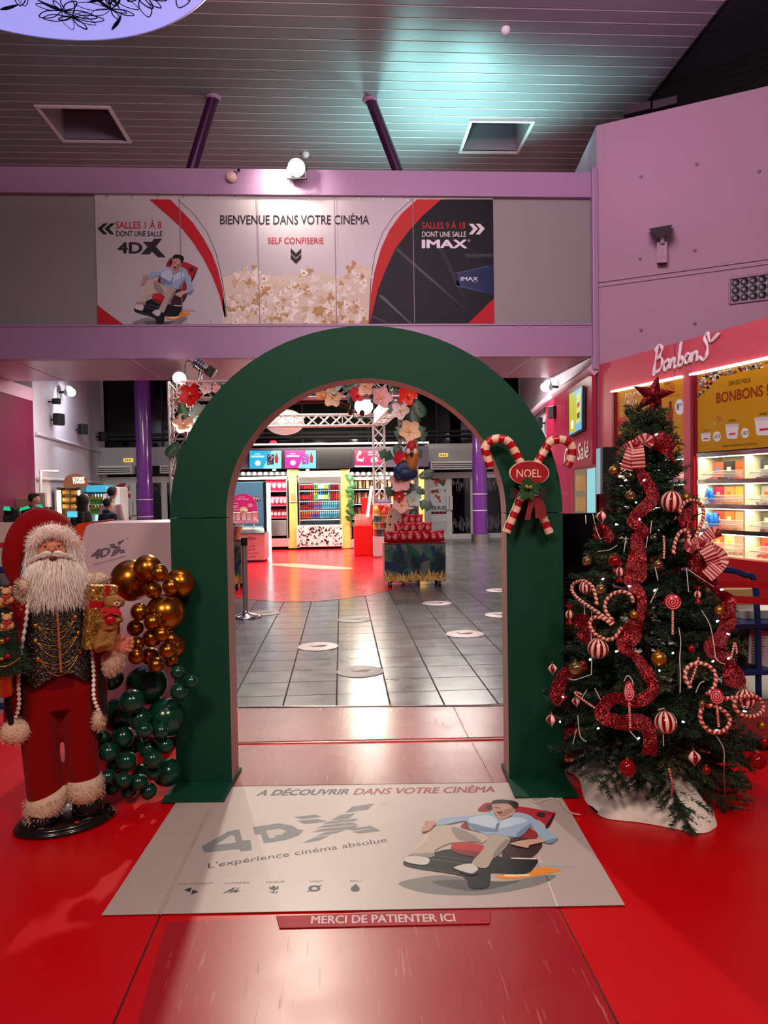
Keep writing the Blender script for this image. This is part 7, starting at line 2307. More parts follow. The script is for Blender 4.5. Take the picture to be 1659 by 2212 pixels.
for r_, (y, xs_) in enumerate(((884, (612, 643, 675, 702)), (970, (609, 634, 660, 686, 708)), (1044, (608, 629, 651, 673, 696, 712)))):
    for j, x in enumerate(xs_):
        o = bpy.data.objects.new('snack_bag', bag_m); COL.objects.link(o)
        o.location = c7(x, y, .2); o.location.y = KY + .2
        if r_: o.scale = (.85, 1, .72)
        tag(o, 'pink foil snack bag on the %s shelf behind the blue freezer cabinet' % ['top', 'middle', 'bottom'][r_], 'bag', 'pink snack bags on the %s kiosk shelf' % ['top', 'middle', 'bottom'][r_])
tub = MB().lathe([(.085, 0), (.105, .3), (.11, .3), (.11, .31), (.1, .305), (.04, .33), (0, .335)], (0, 0, 0), 16, mfun=lambda i, j: 2 if i >= 4 else (1 if (j // 2) % 2 and i == 0 else 0))
tub_m = tub.mesh('popcorn_tub', [mat('tub_brown', '#2a1810', .5, var=.3, vs=40), mat('tub_cream', '#c9a27c', .5, var=.4, vs=40), mat('popped_corn', '#d8b888', .8, var=.3, vs=80)])
for r_, (y, n_) in enumerate(((870, 9), (958, 10), (1046, 10))):
    for j in range(n_):
        x = 1118 + j * (1470 - 1118) / (n_ - 1)
        o = bpy.data.objects.new('popcorn_tub', tub_m); COL.objects.link(o)
        o.location = c7(x, y, .25); o.location.y = KY + .25
        o.scale = (1.1, 1.1, 1.12) if r_ == 0 else (1, 1, .95)
        tag(o, 'brown and cream popcorn tub on the %s shelf behind the truss post' % ['top', 'middle', 'bottom'][r_], 'tub', 'popcorn tubs on the %s kiosk shelf' % ['top', 'middle', 'bottom'][r_])
gp_ = MB()
for i in range(26):
    p = c7(1105 + R.uniform(-6, 6), 800 + i * 11.5, -.06)
    a_ = R.uniform(0, 6.28)
    leaf_poly(gp_, p, V((math.cos(a_), -.4, math.sin(a_))), R.uniform(.14, .24), .05, V((0, -1, 0)), 0, .2)
gp_.tube([c7(1105, 790, -.02), c7(1103, 1110, -.02)], .01, 6)
M_leaf = mat('tropic_leaf_green', '#24502c', .4, var=.3, vs=9)
tag(gp_.build('leaf_garland', M_leaf), 'hanging strip of green leaves beside the second yellow kiosk pillar', 'garland')

# ---- ice cream corner
FYY = 17.3
cz = lambda x, y, dy=0.0: A(360 + x / 2.765, 740 + y / 2.765, FYY + dy)
fz = empty('freezer_cabinet', cz(500, 1310, .5), 'tall blue upright freezer with lit door edge behind the pink ice chest', 'freezer')
kbox(MB(), 412, 830, 586, 1290, 0, .9, f=cz, bev=.02).build('body', mat('freezer_blue', '#4f7f9c', .4, var=.06), fz)
kbox(MB(), 586, 832, 594, 1300, -.02, .9, f=cz).build('door', M_black, fz)
kbox(MB(), 594, 838, 598, 1290, -.015, .85, f=cz).build('lit_edge', glow('#dff6f8', 3), fz)
a_ = MB(); q_ = [cz(498, 922, -.006), cz(554, 920, -.006), cz(560, 946, -.006), cz(500, 940, -.006)]
a_.prism(q_, (0, -.004, 0)).build('badge', flat('#4a3a30'), fz)
a_ = MB(); txt(a_, "RRY'S", cz(506, 939, -.012), cz(554, 941, -.012), cz(506, 922, -.012), 0, .03); a_.build('lettering', flat('#ddd6c4'), fz)
IY = 16.3
ci = lambda x, y, dy=0.0: A(360 + x / 2.765, 740 + y / 2.765, IY + dy)
ic = empty('ice_chest', ci(500, 1310, .3), 'pink ice cream chest with curved lit glass top and printed front', 'freezer')
kbox(MB(), 400, 1140, 588, 1305, 0, .8, f=ci, bev=.02).build('body', mat('chest_pink', '#d98c94', .4, var=.04), ic)
gl = MB()
gl.loft([[ci(400, 1140, d), ci(588, 1140, d)] if i == 0 else [ci(400, y, d), ci(586 - i * 4, y, d)] for i, (y, d) in enumerate(((1140, .02), (1120, .06), (1105, .2), (1098, .4), (1096, .7)))], 0, False, True, False)
gl.build('glass', mat('chest_glass', '#dff4f4', .1, alpha=.35, var=0), ic)
tb_ = MB()
for i in range(6):
    tb_.sphere(ci(440 + i * 24, 1118, .3), (.09, .1, .05), 10, 6)
tb_.build('ice_cream', mat('ice_white', '#efe9e0', .5), ic)['kind'] = 'stuff'
kbox(MB(), 400, 1136, 588, 1144, -.02, .8, f=ci).build('rim', M_chrome, ic)
a_ = MB()
for s_, x0, x1, y, h, c in (('little', 488, 520, 1170, 8, 0), ('MOCHIS', 480, 535, 1182, 10, 0), ('La', 470, 485, 1208, 10, 0), ('crème', 482, 530, 1224, 12, 0), ('glacée', 482, 530, 1243, 12, 0), ("d'un autre", 476, 550, 1266, 12, 0), ('monde', 478, 530, 1286, 12, 0)):
    txt(a_, s_, ci(x0, y, -.006), ci(x1, y - (x1 - x0) * .1, -.006), ci(x0, y - h, -.006), 0, .01)
for x, y in ((554, 1192), (553, 1280)):
    a_.poly([ci(x + 11 * math.cos(t), y - 11 * math.sin(t), -.006) for t in [k * .52 for k in range(12)]], 1)
a_.build('print', [flat('#9a3a58'), flat('#d89850')], ic)
for x in (420, 565):
    MB().cyl(ci(x, 1308, .1), ci(x, 1318, .1), .035, n=10).build('caster', M_black, ic)
sgn_ = empty('display_sign', ci(455, 1050, .1), 'pink arched ice cream sign with five white cups above the ice chest', 'sign')
ar = [ci(372, 1062), ci(545, 1062)] + [ci(455 + 84 * math.cos(t), 985 - 82 * math.sin(t)) for t in [k * math.pi / 16 for k in range(17)]] + [ci(371, 990)]
MB().prism(ar, (0, .05, 0)).build('board', mat('sign_magenta', '#c41f74', .4), sgn_)
a_ = MB()
txt(a_, 'little', ci(432, 925, -.004), ci(466, 925, -.004), ci(432, 917, -.004), 0, .01)
txt(a_, 'MOCHIS', ci(420, 942, -.004), ci(490, 942, -.004), ci(420, 930, -.004), 0, .02)
for cx_, cy_, rr_, c in ((460, 1000, 26, 1), (500, 972, 16, 2), (405, 985, 8, 2)):
    a_.poly([ci(cx_ + rr_ * math.cos(t), cy_ - rr_ * .8 * math.sin(t), -.005) for t in [k * .42 for k in range(15)]], c)
for y in (960, 975, 985, 1000):
    a_.poly([ci(388, y, -.004), ci(430, y - 3, -.004), ci(430, y + 1, -.004), ci(388, y + 4, -.004)], 0)
a_.build('print', [flat('#e6a8c8'), flat('#d8b070'), flat('#e0789c')], sgn_)
kbox(MB(), 372, 1060, 548, 1078, -.25, .05, f=ci).build('shelf', mat('shelf_pale_pink', '#d9a2b0', .4), sgn_)
MB().cyl(ci(455, 1078, .02), ci(455, 1098, .25), .02, n=8).build('stem', M_steel, sgn_)
MB().cyl(ci(520, 1078, .02), ci(520, 1098, .25), .02, n=8).build('stem', M_steel, sgn_)
cup = MB().lathe([(.05, 0), (.065, .16), (.07, .16), (.07, .17), (0, .175)], (0, 0, 0), 14)
cup_m = cup.mesh('paper_cup', mat('paper_white', '#ded6d0', .5))
for i, (x, s) in enumerate(((396, 1), (428, 1), (462, 1.3), (493, 1), (525, 1.05))):
    o = bpy.data.objects.new('paper_cup', cup_m); COL.objects.link(o)
    o.location = ci(x, 1059, -.12); o.scale = (1.05, 1.05, s)
    tag(o, ['white paper cup at the arch-post end of the pink sign', 'second white paper cup on the pink sign shelf', 'tallest white paper cup on the pink sign shelf', 'fourth white paper cup on the pink sign shelf', 'white paper cup at the blue freezer end of the pink sign'][i], 'cup', 'paper cups on the pink sign')

# ---- two carts with jungle print
def cart(xa, xb, Y, zt, dep, label, seed):
    rr = random.Random(seed)
    root = empty('display_cart', ((xa + xb) / 2, Y + dep / 2, 0), label, 'cart', 'jungle print carts')
    w_ = xb - xa
    MB().box(((xa + xb) / 2, Y + dep / 2, (zt + .1) / 2), (w_, dep, zt - .1), bev=.008).build('body', mat('cart_olive', '#55594c', .35, var=.08), root)
    MB().box(((xa + xb) / 2, Y + dep / 2, zt + .008), (w_ + .03, dep + .03, .016)).build('top', mat('cart_top_red', '#7a1620', .35), root)
    for sx in (.1, .9):
        for sy in (.1, .85):
            c = MB().cyl((xa + w_ * sx - .02, Y + dep * sy, .05), (xa + w_ * sx + .02, Y + dep * sy, .05), .05, n=16)
            cs = c.build('caster', M_black, root)
            MB().box((xa + w_ * sx, Y + dep * sy, .09), (.05, .05, .03)).build('fork', M_steel, cs)
    a_ = MB(); P_ = Palette()
    l = 0
    def lf(cx, cz, ang, L, wd, c, kind):
        nonlocal l
        l += 1
        y = Y - .002 - l * .0002
        d = (math.cos(ang), math.sin(ang)); s_ = (-d[1], d[0])
        cl2 = lambda x, z: V((min(xb, max(xa, x)), y, min(zt - .01, max(.1, z))))
        if kind == 'leaf':
            top = [(t, wd * math.sin(math.pi * min(1, t)) ** .7) for t in [k / 8 for k in range(9)]]
            a_.poly([cl2(cx + d[0] * L * t + s_[0] * h, cz + d[1] * L * t + s_[1] * h) for t, h in top] + [cl2(cx + d[0] * L * t - s_[0] * h, cz + d[1] * L * t - s_[1] * h) for t, h in top[::-1][1:-1]], P_(c, .4))
        else:
            for k in range(9):
                t = k / 9
                for sg in (-1, 1):
                    bx, bz = cx + d[0] * L * t, cz + d[1] * L * t
                    ln = L * .55 * math.sin(math.pi * (.25 + t * .7))
                    dx, dz = d[0] * .55 + sg * s_[0] * .8, d[1] * .55 + sg * s_[1] * .8
                    a_.poly([cl2(bx - d[0] * .012, bz - d[1] * .012), cl2(bx + dx * ln, bz + dz * ln), cl2(bx + d[0] * .012, bz + d[1] * .012)], P_(c, .4))
    for i in range(26):
        lf(xa + w_ * rr.random(), .1 + (zt - .3) * rr.random(), rr.uniform(.3, 2.8), rr.uniform(.2, .42), rr.uniform(.035, .07), rr.choice(('#1f3a34', '#29463c', '#32544c', '#203048', '#1c5040')), 'leaf')
    for i in range(7):
        lf(xa + w_ * rr.random(), .15 + (zt - .45) * rr.random(), rr.uniform(.9, 2.3), rr.uniform(.2, .34), .05, rr.choice(('#141f22', '#18282c')), 'palm')
    for i in range(7):
        cx = xa + w_ * (i + .3) / 7
        for k in range(6):
            lf(cx, .1, .5 + k * .42, rr.uniform(.12, .22), .016, rr.choice(('#a8863c', '#94703a', '#b89a58')), 'leaf')
    a_.build('jungle_print', P_.m, root)
    return root


CX0, CX1, CY = A(831, 1230, 11.4).x, A(963, 1230, 11.4).x, 11.4
CZT = A(895, 1174, 11.4).z
cart(CX0, CX1, CY, CZT, .56, 'cart with jungle print carrying the pyramid of red popcorn bags', 5)
CLX1 = A(521, 1200, 11.6).x
cart(CLX1 - .86, CLX1, 11.6, A(510, 1168, 11.6).z, .7, 'cart with jungle print half hidden behind the left arch post', 9)
# stepped riser and popcorn bags
rs = MB()
s1, s2 = .13, .26
rs.box(((CX0 + CX1) / 2, CY + .36, CZT + .016 + s1 / 2), (.62, .36, s1)).box(((CX0 + CX1) / 2, CY + .43, CZT + .016 + s1 * 1.5), (.34, .2, s1))
tag(rs.build('display_riser', mat('clear_white_acrylic', '#d8c8c8', .2)), 'stepped pale riser under the red popcorn bags on the cart', 'stand')
pb = MB()
pb.loft([[V((w_ * math.cos(t), d_ * math.sin(t), z)) for t in [k * 2 * math.pi / 14 for k in range(14)]] for z, w_, d_ in ((0, .07, .005), (.01, .072, .02), (.05, .068, .045), (.11, .066, .045), (.15, .07, .018), (.165, .075, .004), (.178, .078, .003))])
for t0 in range(3):
    pb.poly([V((.036 * math.cos(t) * (1 - .2 * t0), -.052 - .001 * t0, .085 + .036 * math.sin(t) * (1 - .25 * t0))) for t in [k * .52 for k in range(12)]], t0 % 2 + 1)
pbm = pb.mesh('popcorn_bag', [mat('bag_red', '#a30c1a', .3, .15, var=.15, vs=20), mat('bag_crest', '#c08078', .5, var=.4, vs=70), mat('bag_red_dark', '#7a1018', .4)])
nm_ = 0
for row, (n_, z, d, lab) in enumerate(((8, .017, .1, 'front row'), (5, .017 + s1, .26, 'middle step'), (3, .017 + 2 * s1, .42, 'top step'))):
    wd_ = {8: .98, 5: .6, 3: .33}[n_]
    for j in range(n_):
        o = bpy.data.objects.new('popcorn_bag', pbm); COL.objects.link(o)
        o.location = ((CX0 + CX1) / 2 + (j - (n_ - 1) / 2) * wd_ / n_ * 1.0, CY + d + R.uniform(-.01, .01), CZT + z)
        o.rotation_euler = (R.uniform(-.1, .02), R.uniform(-.1, .1), R.uniform(-.2, .2))
        o.scale = (.95, 1, 1)
        tag(o, 'red popcorn bag, %s from the left on the %s of the cart' % (nth(j + 1), lab), 'bag', 'red popcorn bags on the cart')
for j in range(7):
    p = V((CLX1 - .08 - j * .06, 11.75, A(510, 1168, 11.6).z + .018))
    o = MB().box((0, 0, .11), (.05, .1, .22), bev=.006).build('sachet', mat(('sachet_amber', 'sachet_wine')[j % 2], ('#b0703c', '#8a2430')[j % 2], .35, var=.3, vs=30))
    o.location = p; o.rotation_euler = (0, .25, 0)
    tag(o, '%s sachet leaning on the half-hidden cart, %s from its free end' % (('amber', 'wine red')[j % 2], nth(j + 1)), 'sachet', 'sachets on the half-hidden cart')

# ---- red dispenser with straw light, display stand, white easel
DY = 17.2
cd = lambda x, y, dy=0.0: A(360 + x / 2.765, 740 + y / 2.765, DY + dy)
M_hotred = mat('dispenser_red', '#e0060d', .4, var=0)
ds = empty('drink_dispenser', cd(1178, 1275, .3), 'bright red drink dispenser pillar with jars and a glowing straw', 'dispenser')
kbox(MB(), 1122, 1090, 1235, 1277, 0, .6, f=cd, bev=.02).build('pillar', M_hotred, ds)
kbox(MB(), 1170, 925, 1233, 1090, .45, .55, f=cd, bev=.02).build('back_panel', M_hotred, ds)
for i, x in enumerate((1140, 1162, 1185, 1208)):
    p = cd(x, 1088, .2)
    MB().lathe([(.07, 0), (.075, .02), (.075, .2), (.05, .24), (.055, .26), (.05, .26)], p, 14).build('jar', mat('jar_glass', '#e8b0a0', .1, alpha=.45, var=0), ds)
MB().cyl(cd(1199, 1040, .1), cd(1224, 858, .1), .035, n=10).build('straw', glow('#ffd0d8', 4), ds)
cd = lambda x, y, dy=0.0: A(360 + x / 2.765, 740 + y / 2.765, 16.65 + dy)
st_ = empty('display_stand', cd(1290, 1275, .3), 'white display stand with blue header and small toys beside the red dispenser', 'stand')
kbox(MB(), 1238, 935, 1342, 960, -.03, 0, f=cd).build('header', mat('header_blue', '#6f98c4', .4), st_)
a_ = MB(); kbox(a_, 1262, 940, 1322, 952, -.036, -.031, f=cd); a_.build('header_print', flat('#d8b8c0'), st_)
kbox(MB(), 1238, 960, 1342, 1160, .25, .3, f=cd).build('back_panel', mat('stand_cream', '#d9cdb4', .5), st_)
kbox(MB(), 1238, 1160, 1300, 1278, 0, .35, f=cd, bev=.01).build('base', M_white, st_)
for y in (1032, 1072, 1112, 1158):
    kbox(MB(), 1238, y, 1342, y + 4, 0, .3, f=cd).build('shelf', M_white, st_)
for i, (x, y, r, c) in enumerate(((1258, 1002, .1, '#d8a23c'), (1280, 985, .1, '#c8382c'), (1298, 1005, .1, '#d87a30'), (1318, 992, .1, '#c83848'), (1262, 1020, .08, '#d8c060'), (1305, 1022, .08, '#c8584c'))):
    o = MB().sphere(cd(x, y, .1), r, 14, 10).build('ball', mat('ball_' + c.strip('#'), c, .35))
    o.location = (0, 0, 0)
    tag(o, '%s ball in the %s of the white display stand' % ({'#d8a23c': 'amber', '#c8382c': 'red', '#d87a30': 'orange', '#c83848': 'crimson', '#d8c060': 'yellow', '#c8584c': 'coral'}[c], 'bin'), 'ball', 'coloured balls in the display stand')
for i in range(15):
    y = (1071, 1111, 1157)[i // 5]; x = 1248 + (i % 5) * 21
    p = cd(x, y, .12)
    c = ('#3a6a50', '#b8a030', '#c0503c', '#5878a8', '#c8b8a0')[(i * 3 + i // 5) % 5]
    o = MB().lathe([(.05, 0), (.065, .04), (.04, .09), (.055, .13), (.035, .17), (0, .19)], (0, 0, 0), 12).build('toy', mat('toy_' + c.strip('#'), c, .5, var=.3, vs=40))
    o.location = p
    tag(o, 'small %s toy on the %s shelf of the white display stand' % ({'#3a6a50': 'green', '#b8a030': 'yellow', '#c0503c': 'red', '#5878a8': 'blue', '#c8b8a0': 'cream'}[c], ('upper', 'middle', 'lower')[i // 5]), 'toy', 'small toys on the display stand')
es = empty('easel_board', cd(1375, 1200, .5), 'white tapered board with leaf prints behind the popcorn bags', 'board')
c5_ = lambda x, y, dy=0.0: A(740 + x / 5.184, 1000 + y / 5.184, 13.2 + dy)
MB().prism([c5_(480, 800), c5_(520, 500), c5_(585, 560), c5_(560, 790)], (0, .06, 0)).build('leg_panel', mat('easel_cream', '#dcc8a8', .5), es)
MB().prism([c5_(560, 800), c5_(585, 500), c5_(835, 540), c5_(870, 640), c5_(870, 800)], (0, .06, 0)).build('panel', mat('easel_white', '#d8c4b8', .5), es)
a_ = MB()
for x, y in ((625, 665), (650, 680), (530, 690), (540, 600), (640, 640)):
    a_.poly([c5_(x + 14 * math.cos(t), y - 14 * math.sin(t), -.003) for t in [k * .9 for k in range(7)]], 0)
a_.build('leaf_print', flat('#23443a'), es)
MB().box((c5_(700, 800).x, 13.23, c5_(700, 800).z / 2), (.5, .3, c5_(700, 800).z)).build('foot', M_white, es)

# ---- aluminium truss hung with flowers
TF, TB_ = 12.12, 17.3
tr_ = empty('truss_frame', (-.8, 14.7, 0), 'silver box truss frame over the hall carrying lamps and tropical flowers', 'truss')


def truss(p0, p1, w, nm, r=.022):
    p0, p1 = V(p0), V(p1)
    t = (p1 - p0).normalized()
    a1 = t.cross(V((0, 0, 1)) if abs(t.z) < .9 else V((0, 1, 0))).normalized() * (w / 2)
    b1 = t.cross(a1).normalized() * (w / 2)
    mb = MB()
    cs = [a1 + b1, a1 - b1, -a1 - b1, -a1 + b1]
    for c in cs:
        mb.cyl(p0 + c, p1 + c, r, n=8)
    L = (p1 - p0).length
    n_ = max(2, int(L / (w * 1.05)))
    for i in range(n_):
        q0, q1 = p0.lerp(p1, i / n_), p0.lerp(p1, (i + 1) / n_)
        for k in range(4):
            mb.cyl(q0 + cs[k], q1 + cs[(k + 1) % 4], r * .5, n=6)
            mb.cyl(q0 + cs[(k + 1) % 4], q1 + cs[k], r * .5, n=6)
            if i % 4 == 0:
                mb.cyl(q0 + cs[k], q0 + cs[(k + 1) % 4], r * .5, n=6)
    mb.build(nm, M_alu, tr_)


XL_, XR_ = -2.66, 1.14
BXl, BXr = -3.4, .92
truss((XL_, TF, 0), (XL_, TF, 3.4), .27, 'post'); truss((XR_, TF, 0), (XR_, TF, 3.4), .27, 'post')
truss((BXr, TB_, 0), (BXr, TB_, 3.4), .26, 'post'); truss((BXl, TB_, 0), (BXl, TB_, 3.4), .26, 'post')
truss((XL_, TF, 3.27), (XR_, TF, 3.27), .27, 'beam'); truss((BXl, TB_, 3.27), (BXr, TB_, 3.27), .26, 'beam')
truss((XR_, TF, 3.27), (BXr, TB_, 3.27), .27, 'beam'); truss((XL_, TF, 3.27), (BXl, TB_, 3.27), .27, 'beam')


def hold(p):
    """nearest point of the truss that carries a flower or leaf"""
    if p.x < -2:
        return V((XL_, TF - .1, p.z))
    return V((XR_, TF - .1, p.z)) if p.x > .8 else V((p.x, TF - .1, 3.3))


def flower(px, py, Y, r, c, lab, red=False):
    p = A(px, py, Y); r *= .64
    root = empty('flower', p, lab, 'flower', 'big fabric flowers on the truss')
    cm_ = C(c)
    m_ = mat('petal_' + c.strip('#'), c, .55, var=.15, vs=14)
    yaw = R.uniform(-.5, .5); pit = R.uniform(-.5, .3); rot = R.uniform(0, 1.2)
    M_ = Matrix.Translation(p) @ Matrix.Rotation(yaw, 4, 'Z') @ Matrix.Rotation(math.pi / 2 + pit, 4, 'X')
    mb = MB()
    for k in range(5):
        a_ = rot + k * 2 * math.pi / 5
        Mk = M_ @ Matrix.Rotation(a_, 4, 'Z')
        rows = []
        for i in range(8):
            t = i / 7
            wv = r * .44 * math.sin(math.pi * (t * .86 + .07)) ** .75
            z = r * .28 * t * t * (1 if not red else 1.3)
            rows.append([Mk @ V((r * t, s_ * wv, z + .10 * r * abs(s_) + (.05 * r * math.sin(9 * t + 5 * s_) if red else 0))) for s_ in (-1, -.5, 0, .5, 1)])
        mb.loft(rows, 0, False, True, False)
    mb.build('petal', m_, root)['kind'] = 'stuff'
    ce = MB()
    if red:
        ce.tube([M_ @ V((0, 0, 0)), M_ @ V((.1 * r, 0, r * .7))], [.012, .02], 8)
    else:
        ce.sphere(M_ @ V((0, 0, .05 * r)), r * .16, 12, 8)
    ce.build('centre', mat('stamen_yellow', '#d89a30', .6), root)
    MB().tube([p, hold(p)], .008, 5).build('stem', mat('stem_green', '#2a4a24', .6), root)


RD, PK, WT, MN, PC, CR = '#d21a12', '#dca298', '#e2cabc', '#a9bfae', '#e0b090', '#e3c08e'
FL = [(414, 855, RD, 'red', 'flower high on the left truss tower', .3), (433, 893, MN, 'mint', 'flower beside the arch on the left truss tower', .28), (397, 918, PC, 'peach', 'flower lowest on the left truss tower', .28), (444, 838, WT, 'white', 'flower at the top of the left truss tower', .16), (468, 842, PK, 'pink', 'flower nearest the arch edge on the left tower', .14),
      (696, 855, '#d88a4c', 'orange', 'flower on the truss beam seen first under the arch', .16), (719, 858, CR, 'cream', 'flower on the truss beam beside the orange one', .26), (722, 838, MN, 'mint', 'flower above the cream one on the truss beam', .2), (767, 855, '#d02a3a', 'crimson', 'flower in the middle of the truss beam', .22), (790, 834, PC, 'peach', 'flower touching the top of the arch opening', .26), (822, 860, PK, 'dusky pink', 'flower before the truss corner', .3), (878, 853, '#e03018', 'scarlet', 'flower at the truss corner', .27),
      (866, 888, WT, 'pale', 'flower below the truss corner', .26), (884, 932, CR, 'cream', 'flower on the decorated truss post', .3), (866, 996, '#d02028', 'red', 'flower midway on the decorated truss post', .26), (866, 1040, PK, 'pink', 'flower under the dark blue bird', .3), (892, 1078, MN, 'pale mint', 'flower low on the decorated truss post', .22), (868, 1092, PC, 'peach', 'flower lowest on the decorated truss post', .26), (862, 1072, '#c01828', 'small red', 'flower between pink and peach flowers on the post', .14)]
for px, py, c, nm, wh, r in FL:
    flower(px, py, TF - .32, r, c, '%s fabric %s' % (nm, wh), c in (RD, '#d02a3a', '#e03018', '#d02028', '#c01828'))


def monstera(px, py, Y, L, ang, lab, kind='monstera'):
    p = A(px, py, Y)
    root = MB()
    d = V((math.cos(ang), -.25, math.sin(ang))).normalized()
    nrm = V((0, -1, .2)).normalized()
    if kind == 'palm':
        s_ = d.cross(nrm).normalized()
        root.tube([p, p + d * L], .006, 5)
        for k in range(13):
            t = k / 13
            for sg in (-1, 1):
                leaf_poly(root, p + d * (L * t), d * .7 + s_ * sg, L * .45 * math.sin(math.pi * (.2 + .75 * t)), .012, nrm, 0, .25)
    else:
        leaf_poly(root, p, d, L, L * .42, nrm, 0, .15, 5)
        root.tube([p - d * L * .3, p], .006, 5)
    root.tube([p, hold(p)], .007, 5)
    return tag(root.build('tropical_leaf', M_leaf if kind != 'fern' else M_leaf), lab, 'leaf', 'tropical leaves on the truss')


LV = [(400, 960, .4, -1.7, 'palm'), (385, 955, .3, -2.2, 'palm'), (460, 850, .26, .6, 'm'), (430, 860, .22, 2.4, 'm'), (740, 838, .3, .3, 'palm'), (752, 845, .26, -1.2, 'm'), (775, 838, .3, 2.6, 'palm'), (808, 845, .26, -1.5, 'm'), (846, 860, .34, -1.4, 'm'), (848, 838, .28, .9, 'm'), (862, 842, .3, 2.2, 'palm'), (896, 862, .34, -1.2, 'palm'), (893, 880, .3, -1.5, 'palm'), (850, 990, .3, 2.7, 'm'), (900, 915, .34, -1.2, 'm'), (872, 915, .3, -2.0, 'm'), (880, 900, .26, 1.2, 'm'), (855, 960, .24, -1.3, 'palm'), (905, 1030, .26, .3, 'palm'), (895, 1052, .22, -.6, 'm'), (855, 1070, .24, 2.5, 'm'), (902, 1085, .3, -.3, 'm'), (895, 1098, .3, -1.7, 'palm'), (876, 1112, .3, -.7, 'm'), (872, 1008, .2, 2.0, 'palm'), (875, 1060, .22, .5, 'm'), (888, 960, .3, -.9, 'm'), (440, 880, .2, -2.5, 'palm'), (402, 880, .3, -1.8, 'palm'), (392, 870, .28, -1.4, 'palm')]
lwh = lambda q: 'left truss tower' if q[0] < 480 else ('truss beam' if q[0] < 845 else 'decorated truss post')
for i, (px, py, L, ang, kd) in enumerate(LV):
    where = lwh((px,))
    ax = 0 if where == 'truss beam' else 1
    rk_ = sorted([q for q in LV if q[4] == kd and lwh(q) == where], key=lambda q: q[ax]).index(LV[i]) + 1
    monstera(px, py, TF - .22 - .01 * (i % 5), L, ang, 'green %s on the %s, %s of its kind there from the %s' % ('palm frond' if kd == 'palm' else 'split leaf', where, nth(rk_), 'left' if ax == 0 else 'top'), kd if kd == 'palm' else 'monstera')
# parrot figure on the post
pa = empty('parrot_figure', A(888, 1000, TF - .35), 'red, gold and dark blue parrot figure on the decorated truss post', 'figure')
pz = lambda px, py, dy=0: A(px, py, TF - .38 + dy)
bd2 = MB().tube(cat_rom([pz(890, 958), pz(892, 975), pz(890, 995), pz(886, 1015)], 5), [.05, .07, .08, .085, .09, .1, .105, .105, .1, .1, .1, .1, .095, .09, .08, .06], 14)
bd2.build('body', mat('parrot_gold', '#a8651c', .6, var=.2), pa)
MB().sphere(pz(889, 966, -.03), (.085, .08, .11), 16, 12).build('head', mat('parrot_red', '#a8141c', .6), pa)
for x in (882, 897):
    MB().sphere(pz(x, 975, -.1), (.035, .02, .05), 12, 8).build('cheek', mat('parrot_white', '#d8c0b4', .6), pa)
MB().lathe([(.03, 0), (.02, -.04), (0, -.08)], pz(889, 978, -.12), 10).build('beak', M_black, pa)
for pts in ([(886, 1012), (872, 1008), (858, 1022), (862, 1034)], [(890, 1015), (880, 1018), (870, 1030)]):
    MB().tube(cat_rom([pz(x, y, -.03) for x, y in pts], 5), [.09] * 10 + [.05] * 6 if len(pts) == 4 else .07, 12, flatten=(1, .5)).build('wing', mat('parrot_blue', '#0f2c4a', .5, var=.2), pa)
MB().sphere(pz(876, 1022, .02), (.2, .1, .13), 18, 12).build('tail', mat('parrot_blue', '#0f2c4a'), pa)
# branch, coconuts
M_bark = mat('bark_brown', '#4a2a1c', .8, var=.3, vs=15, bump=.6, bs=30)
br2 = MB().tube(cat_rom([A(625, 868, 14.2), A(660, 866, 14.2), A(700, 866, 14.2), A(730, 872, 14.2), A(755, 882, 14.2)], 6), [.06] * 12 + [.045] * 13, 10)
tag(br2.build('bare_branch', M_bark), 'bare brown branch hung inside the truss under the arch', 'branch')
for px, py, lab in ((757, 890, 'small brown hanging coconut below the crimson flower'), (782, 892, 'small brown hanging coconut in front of the bright truss lamp')):
    p = A(px, py, 14.2)
    root = empty('coconut', p, lab, 'coconut', 'hanging coconuts')
    MB().sphere(p, (.055, .055, .062), 14, 10).build('shell', M_bark, root)
    MB().cyl(p + V((0, 0, .06)), p + V((0, 0, .36)), .004, n=5).build('string', M_cable, root)


def lamp_can(px, py, Y, r, s, label, tgt, grp=None, name='flood_lamp', e=0, col=(1, .9, .75), ang=120):
    p = A(px, py, Y)
    root = empty(name, p, label, 'lamp', grp)
    d = (V(tgt) - p).normalized()
    M_ = Matrix.Translation(p) @ d.to_track_quat('Z', 'Y').to_matrix().to_4x4()
    MB().lathe([(r * .5, -r * 1.5), (r * .9, -r), (r * 1.1, 0), (r * 1.12, r * .3), (r * 1.05, r * .3)], (0, 0, 0), 20, 0, M_).build('housing', M_grey, root)
    MB().sphere(p, r, 18, 12).build('lens', glow('#fff3da', s), root)
    MB().tube([p + V((-r * 1.2, 0, 0)), p + V((-r * 1.2, 0, -r * 1.4)), p + V((r * 1.2, 0, -r * 1.4)), p + V((r * 1.2, 0, 0))], r * .12, 6).build('yoke', M_black, root)
    if e:
        light('SPOT', 'flood_light', p + d * r * 1.3, tgt, e, col, r * .6, ang, .5)
    return root


